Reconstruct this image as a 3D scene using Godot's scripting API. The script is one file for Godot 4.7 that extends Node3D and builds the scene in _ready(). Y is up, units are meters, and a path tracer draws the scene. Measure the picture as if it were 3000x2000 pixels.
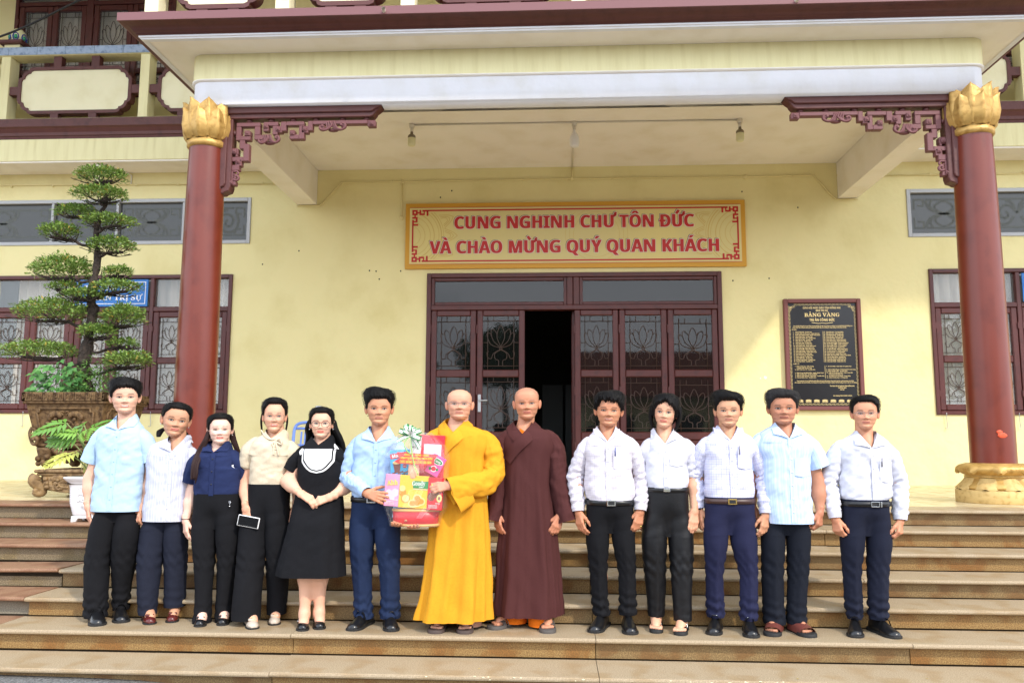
extends Node3D

const R := 0.1359      # riser
const T := 0.4013      # tread
const ZW := -6.34      # face of the facade wall
const XC := 0.257      # axis of the portal
const PY := 0.6795     # top of the platform

var used := {}
var M := {}
var rng := RandomNumberGenerator.new()
var noise := FastNoiseLite.new()

# ------------------------------------------------------------------ naming
func numbered(called: String) -> String:
	if not used.has(called):
		used[called] = 0
		return called
	used[called] += 1
	return "%s_%03d" % [called, used[called]]

func tag(o: Node, label := "", category := "", group := "", kind := "") -> Node:
	if label: o.set_meta("label", label)
	if category: o.set_meta("category", category)
	if group: o.set_meta("group", group)
	if kind: o.set_meta("kind", kind)
	return o

func thing(called: String, label: String, category: String, at := Vector3.ZERO, group := "") -> Node3D:
	var o := Node3D.new()
	o.name = numbered(called)
	o.position = at
	add_child(o)
	tag(o, label, category, group)
	return o

func put(st: SurfaceTool, called: String, m: Material, parent: Node = self) -> MeshInstance3D:
	st.generate_normals()
	return place(st.commit(), called, m, parent)

func place(mesh: Mesh, called: String, m: Material, parent: Node = self) -> MeshInstance3D:
	var o := MeshInstance3D.new()
	o.mesh = mesh
	o.material_override = m
	if parent == self:
		o.name = numbered(called)
		add_child(o)
	else:
		var n := called
		var k := 0
		while parent.has_node(n):
			k += 1
			n = "%s_%03d" % [called, k]
		o.name = n
		parent.add_child(o)
	return o

# ------------------------------------------------------------------ shapes
func mb(smooth := false) -> SurfaceTool:
	var st := SurfaceTool.new()
	st.begin(Mesh.PRIMITIVE_TRIANGLES)
	st.set_smooth_group(0 if smooth else 4294967295)
	return st

func v(st: SurfaceTool, p: Vector3, uv := Vector2.ZERO) -> void:
	st.set_uv(uv)
	st.add_vertex(p)

# a, b, c, d run counter-clockwise as seen from outside
func quad(st: SurfaceTool, a: Vector3, b: Vector3, c: Vector3, d: Vector3) -> void:
	for p in [a, c, b, a, d, c]:
		st.set_uv(Vector2(p.x + p.z, p.y))
		st.add_vertex(p)

func tri(st: SurfaceTool, a: Vector3, b: Vector3, c: Vector3) -> void:
	for p in [a, c, b]:
		st.set_uv(Vector2(p.x + p.z, p.y))
		st.add_vertex(p)

func box(st: SurfaceTool, lo: Vector3, hi: Vector3, bev := 0.0) -> void:
	if bev <= 0.0:
		var p := []
		for i in 8:
			p.append(Vector3(hi.x if i & 1 else lo.x, hi.y if i & 2 else lo.y, hi.z if i & 4 else lo.z))
		quad(st, p[4], p[5], p[7], p[6])
		quad(st, p[1], p[0], p[2], p[3])
		quad(st, p[5], p[1], p[3], p[7])
		quad(st, p[0], p[4], p[6], p[2])
		quad(st, p[6], p[7], p[3], p[2])
		quad(st, p[0], p[1], p[5], p[4])
		return
	var c := (lo + hi) * 0.5
	var h := (hi - lo) * 0.5
	bev = minf(bev, minf(h.x, minf(h.y, h.z)) * 0.9)
	for ax in 3:
		var u := (ax + 1) % 3
		var w := (ax + 2) % 3
		for s in [-1.0, 1.0]:
			var q := []
			for k in [[-1, -1], [1, -1], [1, 1], [-1, 1]]:
				var e := Vector3.ZERO
				e[ax] = h[ax] * s
				e[u] = (h[u] - bev) * k[0]
				e[w] = (h[w] - bev) * k[1]
				q.append(c + e)
			if s > 0: quad(st, q[0], q[1], q[2], q[3])
			else: quad(st, q[3], q[2], q[1], q[0])
		for su in [-1.0, 1.0]:          # edges along ax
			for sw in [-1.0, 1.0]:
				var a := Vector3.ZERO
				var b := Vector3.ZERO
				a[u] = h[u] * su; a[w] = (h[w] - bev) * sw
				b[u] = (h[u] - bev) * su; b[w] = h[w] * sw
				var e := Vector3.ZERO
				e[ax] = h[ax] - bev
				edgeq(st, c, a, b, e)
	for i in 8:
		var s := Vector3(1 if i & 1 else -1, 1 if i & 2 else -1, 1 if i & 4 else -1)
		var k := h - Vector3(bev, bev, bev)
		var a := c + s * Vector3(h.x, k.y, k.z)
		var b := c + s * Vector3(k.x, h.y, k.z)
		var d := c + s * Vector3(k.x, k.y, h.z)
		if s.x * s.y * s.z > 0: tri(st, a, b, d)
		else: tri(st, a, d, b)

func edgeq(st: SurfaceTool, c: Vector3, a: Vector3, b: Vector3, e: Vector3) -> void:
	var n := (b - a).cross(e)
	if n.dot(a + b) > 0.0: quad(st, c + a - e, c + b - e, c + b + e, c + a + e)
	else: quad(st, c + a + e, c + b + e, c + b - e, c + a - e)

# polygon in the xy plane (any winding), from z0 (back) to z1 (front), optional chamfer on the front edge
func prism(st: SurfaceTool, poly: PackedVector2Array, z0: float, z1: float, bev := 0.0, xf := Transform3D()) -> void:
	if Geometry2D.is_polygon_clockwise(poly):
		poly.reverse()
	var n := poly.size()
	var inner := poly
	if bev > 0.0:
		inner = PackedVector2Array()
		for i in n:
			var a := poly[(i + n - 1) % n]
			var b := poly[i]
			var c := poly[(i + 1) % n]
			var d1 := (b - a).normalized()
			var d2 := (c - b).normalized()
			var nn := (Vector2(-d1.y, d1.x) + Vector2(-d2.y, d2.x))
			var l := maxf(nn.length_squared() * 0.5, 0.35)
			inner.append(b + nn / l * bev * 1.0)
	var idx := Geometry2D.triangulate_polygon(inner)
	for i in range(0, idx.size(), 3):
		var a := inner[idx[i]]
		var b := inner[idx[i + 1]]
		var c := inner[idx[i + 2]]
		if (b - a).cross(c - a) < 0.0:
			var t := b; b = c; c = t
		tri(st, xf * Vector3(a.x, a.y, z1), xf * Vector3(b.x, b.y, z1), xf * Vector3(c.x, c.y, z1))
		tri(st, xf * Vector3(a.x, a.y, z0), xf * Vector3(c.x, c.y, z0), xf * Vector3(b.x, b.y, z0))
	for i in n:
		var a := poly[i]
		var b := poly[(i + 1) % n]
		var zf := z1 - bev
		quad(st, xf * Vector3(a.x, a.y, z0), xf * Vector3(b.x, b.y, z0), xf * Vector3(b.x, b.y, zf), xf * Vector3(a.x, a.y, zf))
		if bev > 0.0:
			var c := inner[(i + 1) % n]
			var d := inner[i]
			quad(st, xf * Vector3(a.x, a.y, zf), xf * Vector3(b.x, b.y, zf), xf * Vector3(c.x, c.y, z1), xf * Vector3(d.x, d.y, z1))

func rect(x0: float, y0: float, x1: float, y1: float) -> PackedVector2Array:
	return PackedVector2Array([Vector2(x0, y0), Vector2(x1, y0), Vector2(x1, y1), Vector2(x0, y1)])

# rows[i] = ring of points; rings run counter-clockwise seen from their last row
func loft(st: SurfaceTool, rows: Array, closed := true, cap0 := false, cap1 := false, uvs := Vector2(1, 1), colors := []) -> void:
	var nr := rows.size()
	var n: int = rows[0].size()
	var m := n if closed else n - 1
	for i in nr - 1:
		var a: PackedVector3Array = rows[i]
		var b: PackedVector3Array = rows[i + 1]
		for j in m:
			var k := (j + 1) % n
			var u0 := float(j) / m * uvs.x
			var u1 := float(j + 1) / m * uvs.x
			var w0 := float(i) / (nr - 1) * uvs.y
			var w1 := float(i + 1) / (nr - 1) * uvs.y
			if colors.size():
				var ca: PackedColorArray = colors[i]
				var cb: PackedColorArray = colors[i + 1]
				st.set_color(ca[j]); v(st, a[j], Vector2(u0, w0))
				st.set_color(cb[k]); v(st, b[k], Vector2(u1, w1))
				st.set_color(ca[k]); v(st, a[k], Vector2(u1, w0))
				st.set_color(ca[j]); v(st, a[j], Vector2(u0, w0))
				st.set_color(cb[j]); v(st, b[j], Vector2(u0, w1))
				st.set_color(cb[k]); v(st, b[k], Vector2(u1, w1))
			else:
				v(st, a[j], Vector2(u0, w0)); v(st, b[k], Vector2(u1, w1)); v(st, a[k], Vector2(u1, w0))
				v(st, a[j], Vector2(u0, w0)); v(st, b[j], Vector2(u0, w1)); v(st, b[k], Vector2(u1, w1))
	for e in 2:
		if (cap0 if e == 0 else cap1):
			var r: PackedVector3Array = rows[0 if e == 0 else nr - 1]
			if colors.size(): st.set_color(colors[0 if e == 0 else nr - 1][0])
			var c := Vector3.ZERO
			for p in r: c += p
			c /= n
			for j in n:
				var k := (j + 1) % n
				if e == 0:
					v(st, c); v(st, r[j]); v(st, r[k])
				else:
					v(st, c); v(st, r[k]); v(st, r[j])

func ring(c: Vector3, ax: Vector3, ay: Vector3, n: int) -> PackedVector3Array:
	var r := PackedVector3Array()
	for i in n:
		var a := TAU * i / n
		r.append(c + ax * cos(a) + ay * sin(a))
	return r

# profile of (radius, y) from bottom to top round the y axis at c
func lathe(st: SurfaceTool, prof: Array, c: Vector3, n := 32, cap0 := true, cap1 := true, squash := 1.0) -> void:
	var rows := []
	for p in prof:
		rows.append(ring(c + Vector3(0, p[1], 0), Vector3(p[0], 0, 0), Vector3(0, 0, -p[0] * squash), n))
	loft(st, rows, true, cap0, cap1)

func tube(st: SurfaceTool, pts: Array, rad, n := 8, caps := true) -> void:
	var rows := []
	var up := Vector3.UP
	var m := pts.size()
	for i in m:
		var a: Vector3 = pts[maxi(i - 1, 0)]
		var b: Vector3 = pts[mini(i + 1, m - 1)]
		var d := (b - a).normalized()
		if i == 0:
			up = Vector3.UP if absf(d.y) < 0.9 else Vector3.FORWARD
		var x := d.cross(up).normalized()
		up = x.cross(d).normalized()
		var r: float = rad if rad is float else rad[i]
		rows.append(ring(pts[i], x * r, up * r, n))
	loft(st, rows, true, caps, caps)

func smooth_path(pts: Array, per: int) -> Array:
	var out := []
	var n := pts.size()
	for i in n - 1:
		var p0 = pts[maxi(i - 1, 0)]
		var p1 = pts[i]
		var p2 = pts[i + 1]
		var p3 = pts[mini(i + 2, n - 1)]
		for k in per:
			out.append(p1.cubic_interpolate(p2, p0, p3, float(k) / per))
	out.append(pts[n - 1])
	return out

func ball(st: SurfaceTool, c: Vector3, r: Vector3, nu := 12, nv := 8) -> void:
	var rows := []
	for i in nv + 1:
		var t := -PI / 2 + PI * i / nv
		var k := maxf(cos(t), 0.001)
		rows.append(ring(c + Vector3(0, r.y * sin(t), 0), Vector3(r.x * k, 0, 0), Vector3(0, 0, -r.z * k), nu))
	loft(st, rows)

func pick(a: Array, t: float) -> float:      # piecewise-linear table [[t, value], ...] eased
	if t <= a[0][0]: return a[0][1]
	for i in a.size() - 1:
		if t <= a[i + 1][0]:
			var k: float = (t - a[i][0]) / (a[i + 1][0] - a[i][0])
			k = k * k * (3.0 - 2.0 * k)
			return lerpf(a[i][1], a[i + 1][1], k)
	return a[a.size() - 1][1]

# ------------------------------------------------------------------ lettering
var fonts := {}
func font(kind: String) -> Font:
	var key := kind
	if not fonts.has(key):
		var f := SystemFont.new()
		f.font_names = PackedStringArray(["Droid Serif" if kind.begins_with("serif") else "Droid Sans"])
		if kind.ends_with("bold"): f.font_weight = 700
		fonts[key] = f
	return fonts[key]

# letters that the fonts lack: base letter and marks (h horn, a acute, g grave, q hook, t tilde, d dot below)
const SPELL := "ƯUh ưuh ƠOh ơoh ỨUha ứuha ỪUhg ừuhg ỬUhq ửuhq ỮUht ữuht ỰUhd ựuhd ỚOha ớoha ỜOhg ờohg ỞOhq ởohq ỢOhd ợohd ẢAq ảaq ẠAd ạad ẤÂa ấâa ẦÂg ầâg ẨÂq ẩâq ẬÂd ậâd ẮĂa ắăa ẰĂg ằăg ẶĂd ặăd ẾÊa ếêa ỀÊg ềêg ỂÊq ểêq ỄÊt ễêt ỆÊd ệêd ẺEq ẻeq ẸEd ẹed ỈIq ỉiq ỊId ịid ỐÔa ốôa ỒÔg ồôg ỔÔq ổôq ỖÔt ỗôt ỘÔd ộôd ỎOq ỏoq ỌOd ọod ỦUq ủuq ỤUd ụud ỲYg ỳyg ỶYq ỷyq"
var spell := {}

func stroke(st: SurfaceTool, pts: Array, w: float, z: float) -> void:
	for i in pts.size() - 1:
		var a: Vector2 = pts[i]
		var b: Vector2 = pts[i + 1]
		var n := (b - a).orthogonal().normalized() * w * 0.5
		prism(st, PackedVector2Array([a + n, a - n, b - n, b + n]), 0.0, z)

# a line of raised lettering whose capitals are h tall, centred (or left-aligned) at p; stretched to width w if given
func words(text: String, p: Vector3, h: float, m: Material, parent: Node, called := "lettering", kind := "sans_bold", w := 0.0, left := false, turn := 0.0, thick := 0.002, slant := 0.0) -> MeshInstance3D:
	if spell.is_empty():
		for e in SPELL.split(" "): spell[e[0]] = [e[1], e.substr(2)]
	var plain := ""
	var marks := []
	for i in text.length():
		var c := text[i]
		if spell.has(c):
			marks.append([i, spell[c][1]])
			c = spell[c][0]
		plain += c
	var t := TextMesh.new()
	var f := font(kind)
	t.text = plain
	t.font = f
	t.font_size = 64
	t.pixel_size = h / 46.0
	t.depth = thick
	t.curve_step = 4.0 if h > 0.05 else 8.0
	t.horizontal_alignment = HORIZONTAL_ALIGNMENT_LEFT if left else HORIZONTAL_ALIGNMENT_CENTER
	t.vertical_alignment = VERTICAL_ALIGNMENT_CENTER
	var o := place(t, called, m, parent)
	var sx := 1.0
	if w > 0.0:
		sx = w / maxf(t.get_aabb().size.x, 0.001)
	var b := Basis(Vector3(sx, 0, 0), Vector3(slant, 1, 0), Vector3(0, 0, 1))
	o.transform = Transform3D(Basis(Vector3.FORWARD, -turn) * b, p)
	if marks.size():
		var st := mb()
		var size := func(q: String) -> float: return f.get_string_size(q, HORIZONTAL_ALIGNMENT_LEFT, -1, 64).x
		var base := -(f.get_ascent(64) - f.get_descent(64)) * 0.5
		var start: float = 0.0 if left else -size.call(plain) * 0.5
		for e in marks:
			var x0: float = start + size.call(plain.substr(0, e[0]))
			var adv: float = size.call(plain[e[0]])
			var up: bool = plain[e[0]].to_upper() == plain[e[0]]
			var top := base + (46.0 if up else 35.0)
			var cx := x0 + adv * 0.5
			if "ÂÊÔĂâêôă".contains(plain[e[0]]):
				top += 14.0
				cx += 7.0
			var k := t.pixel_size
			var z := thick * 0.5
			for c in e[1]:
				var pts := []
				match c:
					"h": pts = [Vector2(x0 + adv - 9, top - 5), Vector2(x0 + adv - 1, top - 2), Vector2(x0 + adv + 3, top + 5), Vector2(x0 + adv + 1, top + 10)]
					"a": pts = [Vector2(cx - 3, top + 3), Vector2(cx + 6, top + 15)]
					"g": pts = [Vector2(cx + 3, top + 3), Vector2(cx - 6, top + 15)]
					"q": pts = [Vector2(cx - 5, top + 13), Vector2(cx + 1, top + 16), Vector2(cx + 5, top + 12), Vector2(cx, top + 7), Vector2(cx, top + 3)]
					"t": pts = [Vector2(cx - 9, top + 5), Vector2(cx - 4, top + 10), Vector2(cx + 3, top + 6), Vector2(cx + 9, top + 11)]
					"d": pts = [Vector2(cx - 4, base - 10), Vector2(cx + 4, base - 10)]
				stroke(st, pts.map(func(q): return q * k), (8.0 if c != "t" and c != "q" else 5.5) * k, z)
		put(st, "accent", m, o)
	return o

# ------------------------------------------------------------------ materials (colours are sRGB base colours)
func mat(c: Color, rough := 0.7, metal := 0.0, spec := 0.5) -> StandardMaterial3D:
	var m := StandardMaterial3D.new()
	m.albedo_color = c
	m.roughness = rough
	m.metallic = metal
	m.metallic_specular = spec
	return m

func ntex(freq: float, size: int, ramp: Array, octaves := 4, kind := FastNoiseLite.TYPE_SIMPLEX_SMOOTH, sd := 1, warp := 0.0) -> NoiseTexture2D:
	var f := FastNoiseLite.new()
	f.noise_type = kind
	f.frequency = freq
	f.fractal_octaves = octaves
	f.seed = sd
	if warp > 0.0:
		f.domain_warp_enabled = true
		f.domain_warp_amplitude = warp
	var t := NoiseTexture2D.new()
	t.noise = f
	t.width = size
	t.height = size
	t.seamless = true
	var g := Gradient.new()
	g.offsets = PackedFloat32Array(ramp.map(func(x): return x[0]))
	g.colors = PackedColorArray(ramp.map(func(x): return x[1]))
	t.color_ramp = g
	return t

func nnorm(freq: float, size: int, strength: float, octaves := 3, sd := 5) -> NoiseTexture2D:
	var f := FastNoiseLite.new()
	f.frequency = freq
	f.fractal_octaves = octaves
	f.seed = sd
	var t := NoiseTexture2D.new()
	t.noise = f
	t.width = size
	t.height = size
	t.seamless = true
	t.as_normal_map = true
	t.bump_strength = strength
	return t

func tri_tex(m: StandardMaterial3D, t: Texture2D, per_metre: Vector3) -> StandardMaterial3D:
	m.albedo_texture = t
	m.uv1_triplanar = true
	m.uv1_world_triplanar = true
	m.uv1_scale = per_metre
	return m

func bump(m: StandardMaterial3D, t: Texture2D, k: float) -> StandardMaterial3D:
	m.normal_enabled = true
	m.normal_texture = t
	m.normal_scale = k
	return m

func grey(a: float) -> Color:
	return Color(a, a, a)

func cloth(c: Color, rough := 0.9, weave := 1.0) -> StandardMaterial3D:
	var m := mat(c, rough, 0.0, 0.25)
	m.uv1_triplanar = true
	m.uv1_scale = Vector3(6, 6, 6)
	m.albedo_texture = M.weave_tex
	bump(m, M.weave_norm, 0.35 * weave)
	return m

func make_materials() -> void:
	M.weave_tex = ntex(0.03, 256, [[0.0, grey(0.95)], [0.5, grey(0.985)], [1.0, grey(1.0)]], 5)
	M.weave_norm = nnorm(0.02, 256, 3.0, 5)
	var fine := nnorm(0.05, 512, 2.0, 5)
	# painted plaster
	var stain := ntex(0.004, 1024, [[0.0, Color(0.95, 0.94, 0.9)], [0.35, Color(0.985, 0.98, 0.97)], [0.6, grey(1.0)], [1.0, Color(1, 0.997, 0.99)]], 5, FastNoiseLite.TYPE_SIMPLEX_SMOOTH, 3, 20.0)
	M.wall = bump(tri_tex(mat(Color8(232, 221, 166), 0.8, 0.0, 0.3), stain, Vector3(0.23, 0.23, 0.23)), fine, 0.25)
	M.cream = bump(tri_tex(mat(Color8(233, 226, 178), 0.75, 0.0, 0.3), ntex(0.012, 512, [[0.0, Color(0.93, 0.92, 0.88)], [0.3, Color(0.98, 0.975, 0.96)], [0.55, grey(1.0)], [1.0, grey(1.0)]], 4, FastNoiseLite.TYPE_SIMPLEX_SMOOTH, 13), Vector3(1.1, 0.11, 1.1)), fine, 0.2)
	M.cream_panel = bump(tri_tex(mat(Color8(237, 232, 196), 0.7, 0.0, 0.3), stain, Vector3(0.4, 0.4, 0.4)), fine, 0.2)
	M.white = bump(tri_tex(mat(Color8(226, 227, 232), 0.7, 0.0, 0.3), stain, Vector3(0.4, 0.4, 0.4)), fine, 0.2)
	M.ceiling = bump(tri_tex(mat(Color8(238, 233, 224), 0.8, 0.0, 0.3), stain, Vector3(0.3, 0.3, 0.3)), fine, 0.15)
	var wear := ntex(0.006, 1024, [[0.0, Color(0.78, 0.76, 0.78)], [0.4, grey(0.95)], [1.0, grey(1.0)]], 6, FastNoiseLite.TYPE_SIMPLEX_SMOOTH, 11, 15.0)
	M.trim = bump(tri_tex(mat(Color8(94, 50, 46), 0.55, 0.0, 0.5), wear, Vector3(0.7, 0.7, 0.7)), fine, 0.3)
	M.fret = mat(Color8(112, 68, 70), 0.6)
	M.frame = bump(tri_tex(mat(Color8(84, 32, 27), 0.42, 0.0, 0.5), wear, Vector3(0.7, 0.7, 0.7)), fine, 0.15)
	M.shaft = tri_tex(mat(Color8(114, 44, 28), 0.32, 0.0, 0.5), ntex(0.008, 512, [[0.0, Color(0.82, 0.75, 0.72)], [0.5, grey(0.97)], [1.0, grey(1.0)]], 5, FastNoiseLite.TYPE_SIMPLEX_SMOOTH, 7, 25.0), Vector3(0.8, 0.5, 0.8))
	M.gold = bump(tri_tex(mat(Color8(204, 164, 92), 0.45, 0.35, 0.5), ntex(0.01, 512, [[0.0, Color(0.72, 0.66, 0.55)], [0.45, grey(0.95)], [1.0, grey(1.0)]], 5, FastNoiseLite.TYPE_SIMPLEX_SMOOTH, 9, 10.0), Vector3(2, 2, 2)), nnorm(0.02, 256, 4.0), 0.5)
	M.gold_pale = bump(tri_tex(mat(Color8(210, 178, 116), 0.6, 0.15, 0.4), ntex(0.012, 512, [[0.0, Color(0.75, 0.68, 0.55)], [0.45, grey(0.97)], [1.0, grey(1.0)]], 4, FastNoiseLite.TYPE_SIMPLEX_SMOOTH, 19), Vector3(2, 2, 2)), fine, 0.3)
	# stone of the steps
	M.tread = stone(Color8(180, 162, 134), Color8(128, 110, 86), 21, 0.42, Color8(166, 142, 108))
	M.riser = stone(Color8(170, 138, 88), Color8(104, 76, 42), 22, 0.5, Color8(150, 104, 54))
	M.riser_dark = stone(Color8(156, 130, 88), Color8(96, 74, 46), 25, 0.5, Color8(136, 100, 60))
	M.old_tread = stone(Color8(164, 128, 100), Color8(110, 80, 60), 23, 0.5, Color8(140, 100, 76))
	M.old_riser = stone(Color8(150, 132, 104), Color8(82, 72, 54), 24, 0.6, Color8(140, 120, 84))
	M.concrete = stone(Color8(150, 140, 122), Color8(112, 104, 90), 26, 0.9, Color8(126, 108, 88))
	M.floor_tile = stone(Color8(206, 192, 158), Color8(176, 160, 128), 27, 0.26, Color8(176, 152, 108))
	M.asphalt = bump(tri_tex(mat(Color8(132, 130, 127), 0.95), ntex(0.06, 512, [[0.0, grey(0.5)], [0.5, grey(0.9)], [1.0, grey(1.0)]], 3, FastNoiseLite.TYPE_CELLULAR, 4), Vector3(1.5, 1.5, 1.5)), nnorm(0.08, 512, 8.0), 1.2)
	M.grass = mat(Color8(70, 92, 40), 0.95)
	M.joint = mat(Color8(70, 58, 44), 0.95)
	# glass and what lies behind it
	var g := mat(Color(0.75, 0.8, 0.8, 0.1), 0.02, 0.0, 0.5)
	g.transparency = BaseMaterial3D.TRANSPARENCY_ALPHA
	M.glass = g
	var g2 := mat(Color(0.1, 0.11, 0.11, 0.4), 0.03, 0.0, 0.4)
	g2.transparency = BaseMaterial3D.TRANSPARENCY_ALPHA
	M.smoked = g2
	M.frosted = mat(Color8(66, 68, 66), 0.16, 0.0, 0.5)
	M.etch = mat(Color8(98, 101, 98), 0.55, 0.0, 0.3)
	M.alu = mat(Color8(170, 171, 172), 0.5, 0.2, 0.5)
	M.rod = mat(Color8(70, 52, 44), 0.5, 0.2)
	M.curtain = cloth(Color8(206, 194, 176), 0.95)
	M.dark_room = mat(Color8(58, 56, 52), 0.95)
	M.steel = mat(Color8(176, 178, 180), 0.32, 0.85)
	M.chrome = mat(Color8(205, 206, 208), 0.16, 0.95)
	M.brass = mat(Color8(196, 166, 96), 0.25, 0.9)
	M.pvc = mat(Color8(222, 208, 152), 0.5)
	M.pvc_white = mat(Color8(214, 208, 196), 0.5)
	M.bulb = mat(Color8(222, 218, 176), 0.35)
	M.bulb_white = mat(Color8(232, 230, 230), 0.3)
	M.bulb_neck = mat(Color8(120, 108, 86), 0.5)
	M.blue_tile = bump(tri_tex(mat(Color8(166, 184, 206), 0.35), ntex(0.012, 512, [[0.0, Color(0.62, 0.66, 0.72)], [0.42, Color(0.9, 0.92, 0.95)], [1.0, grey(1.0)]], 5, FastNoiseLite.TYPE_SIMPLEX_SMOOTH, 31, 20.0), Vector3(1.6, 1.6, 1.6)), fine, 0.1)
	M.black = mat(Color8(20, 20, 22), 0.6)
	M.rubber = mat(Color8(24, 23, 23), 0.7)

func stone(c: Color, dark: Color, sd: int, rough: float, stain: Color) -> StandardMaterial3D:
	var im := Image.create(1024, 1024, false, Image.FORMAT_RGB8)
	var f := FastNoiseLite.new()
	f.seed = sd; f.frequency = 0.16; f.fractal_octaves = 2
	var s := FastNoiseLite.new()
	s.seed = sd + 50; s.frequency = 0.006; s.fractal_octaves = 4
	s.domain_warp_enabled = true; s.domain_warp_amplitude = 25.0
	var small := Image.create(512, 512, false, Image.FORMAT_RGB8)
	for y in 512:
		for x in 512:
			var a := f.get_noise_2d(x, y) * 0.5 + 0.5
			var k := clampf((a - 0.3) * 2.2, 0.0, 1.0)
			# blend the edges so that the tile repeats without a seam
			var ex := minf(minf(x, 511 - x), minf(y, 511 - y)) / 60.0
			var b := clampf((s.get_noise_2d(x, y) + 0.08) * 2.4, 0.0, 1.0) * clampf(ex, 0.0, 1.0)
			small.set_pixel(x, y, dark.lerp(c.lerp(stain, b), 0.35 + 0.65 * k))
	im = small
	var m := mat(Color.WHITE, rough, 0.0, 0.4)
	tri_tex(m, ImageTexture.create_from_image(im), Vector3(1.13, 1.13, 1.13))
	bump(m, M.weave_norm, 0.12)
	return m

# ------------------------------------------------------------------ the setting and the building
func boxed(called: String, m: Material, lo: Vector3, hi: Vector3, parent: Node, bev := 0.0) -> MeshInstance3D:
	var st := mb()
	box(st, lo, hi, bev)
	return put(st, called, m, parent)

func rim(st: SurfaceTool, x0: float, y0: float, x1: float, y1: float, w: float, z0: float, z1: float, bev := 0.006) -> void:
	box(st, Vector3(x0, y0, z0), Vector3(x0 + w, y1, z1), bev)
	box(st, Vector3(x1 - w, y0, z0), Vector3(x1, y1, z1), bev)
	box(st, Vector3(x0 + w, y0, z0), Vector3(x1 - w, y0 + w, z1 - 0.002), bev)
	box(st, Vector3(x0 + w, y1 - w, z0), Vector3(x1 - w, y1, z1 - 0.002), bev)

func build_ground() -> void:
	var st := mb(true)
	var xs := [-60.0, -20.0, -6.0, -3.6, -3.0, -2.6, -2.2, -1.6, 0.0, 4.0, 20.0, 60.0]
	var ys := [-0.19, -0.19, -0.19, -0.193, -0.2, -0.211, -0.24, -0.268, -0.272, -0.272, -0.272, -0.272]
	for i in xs.size() - 1:
		for zz in [[-40.0, 0.33], [0.33, 0.6], [0.6, 60.0]]:
			var k: float = 1.0 if zz[1] < 1.0 else 0.0
			var a := Vector3(xs[i], ys[i] if zz[0] < 0.6 else -0.272, zz[0])
			var b := Vector3(xs[i + 1], ys[i + 1] if zz[0] < 0.6 else -0.272, zz[0])
			var c := Vector3(xs[i + 1], ys[i + 1] if zz[1] < 0.61 else -0.272, zz[1])
			var d := Vector3(xs[i], ys[i] if zz[1] < 0.61 else -0.272, zz[1])
			quad(st, d, c, b, a)
	tag(put(st, "courtyard_ground", M.asphalt), "", "", "", "structure")

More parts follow.
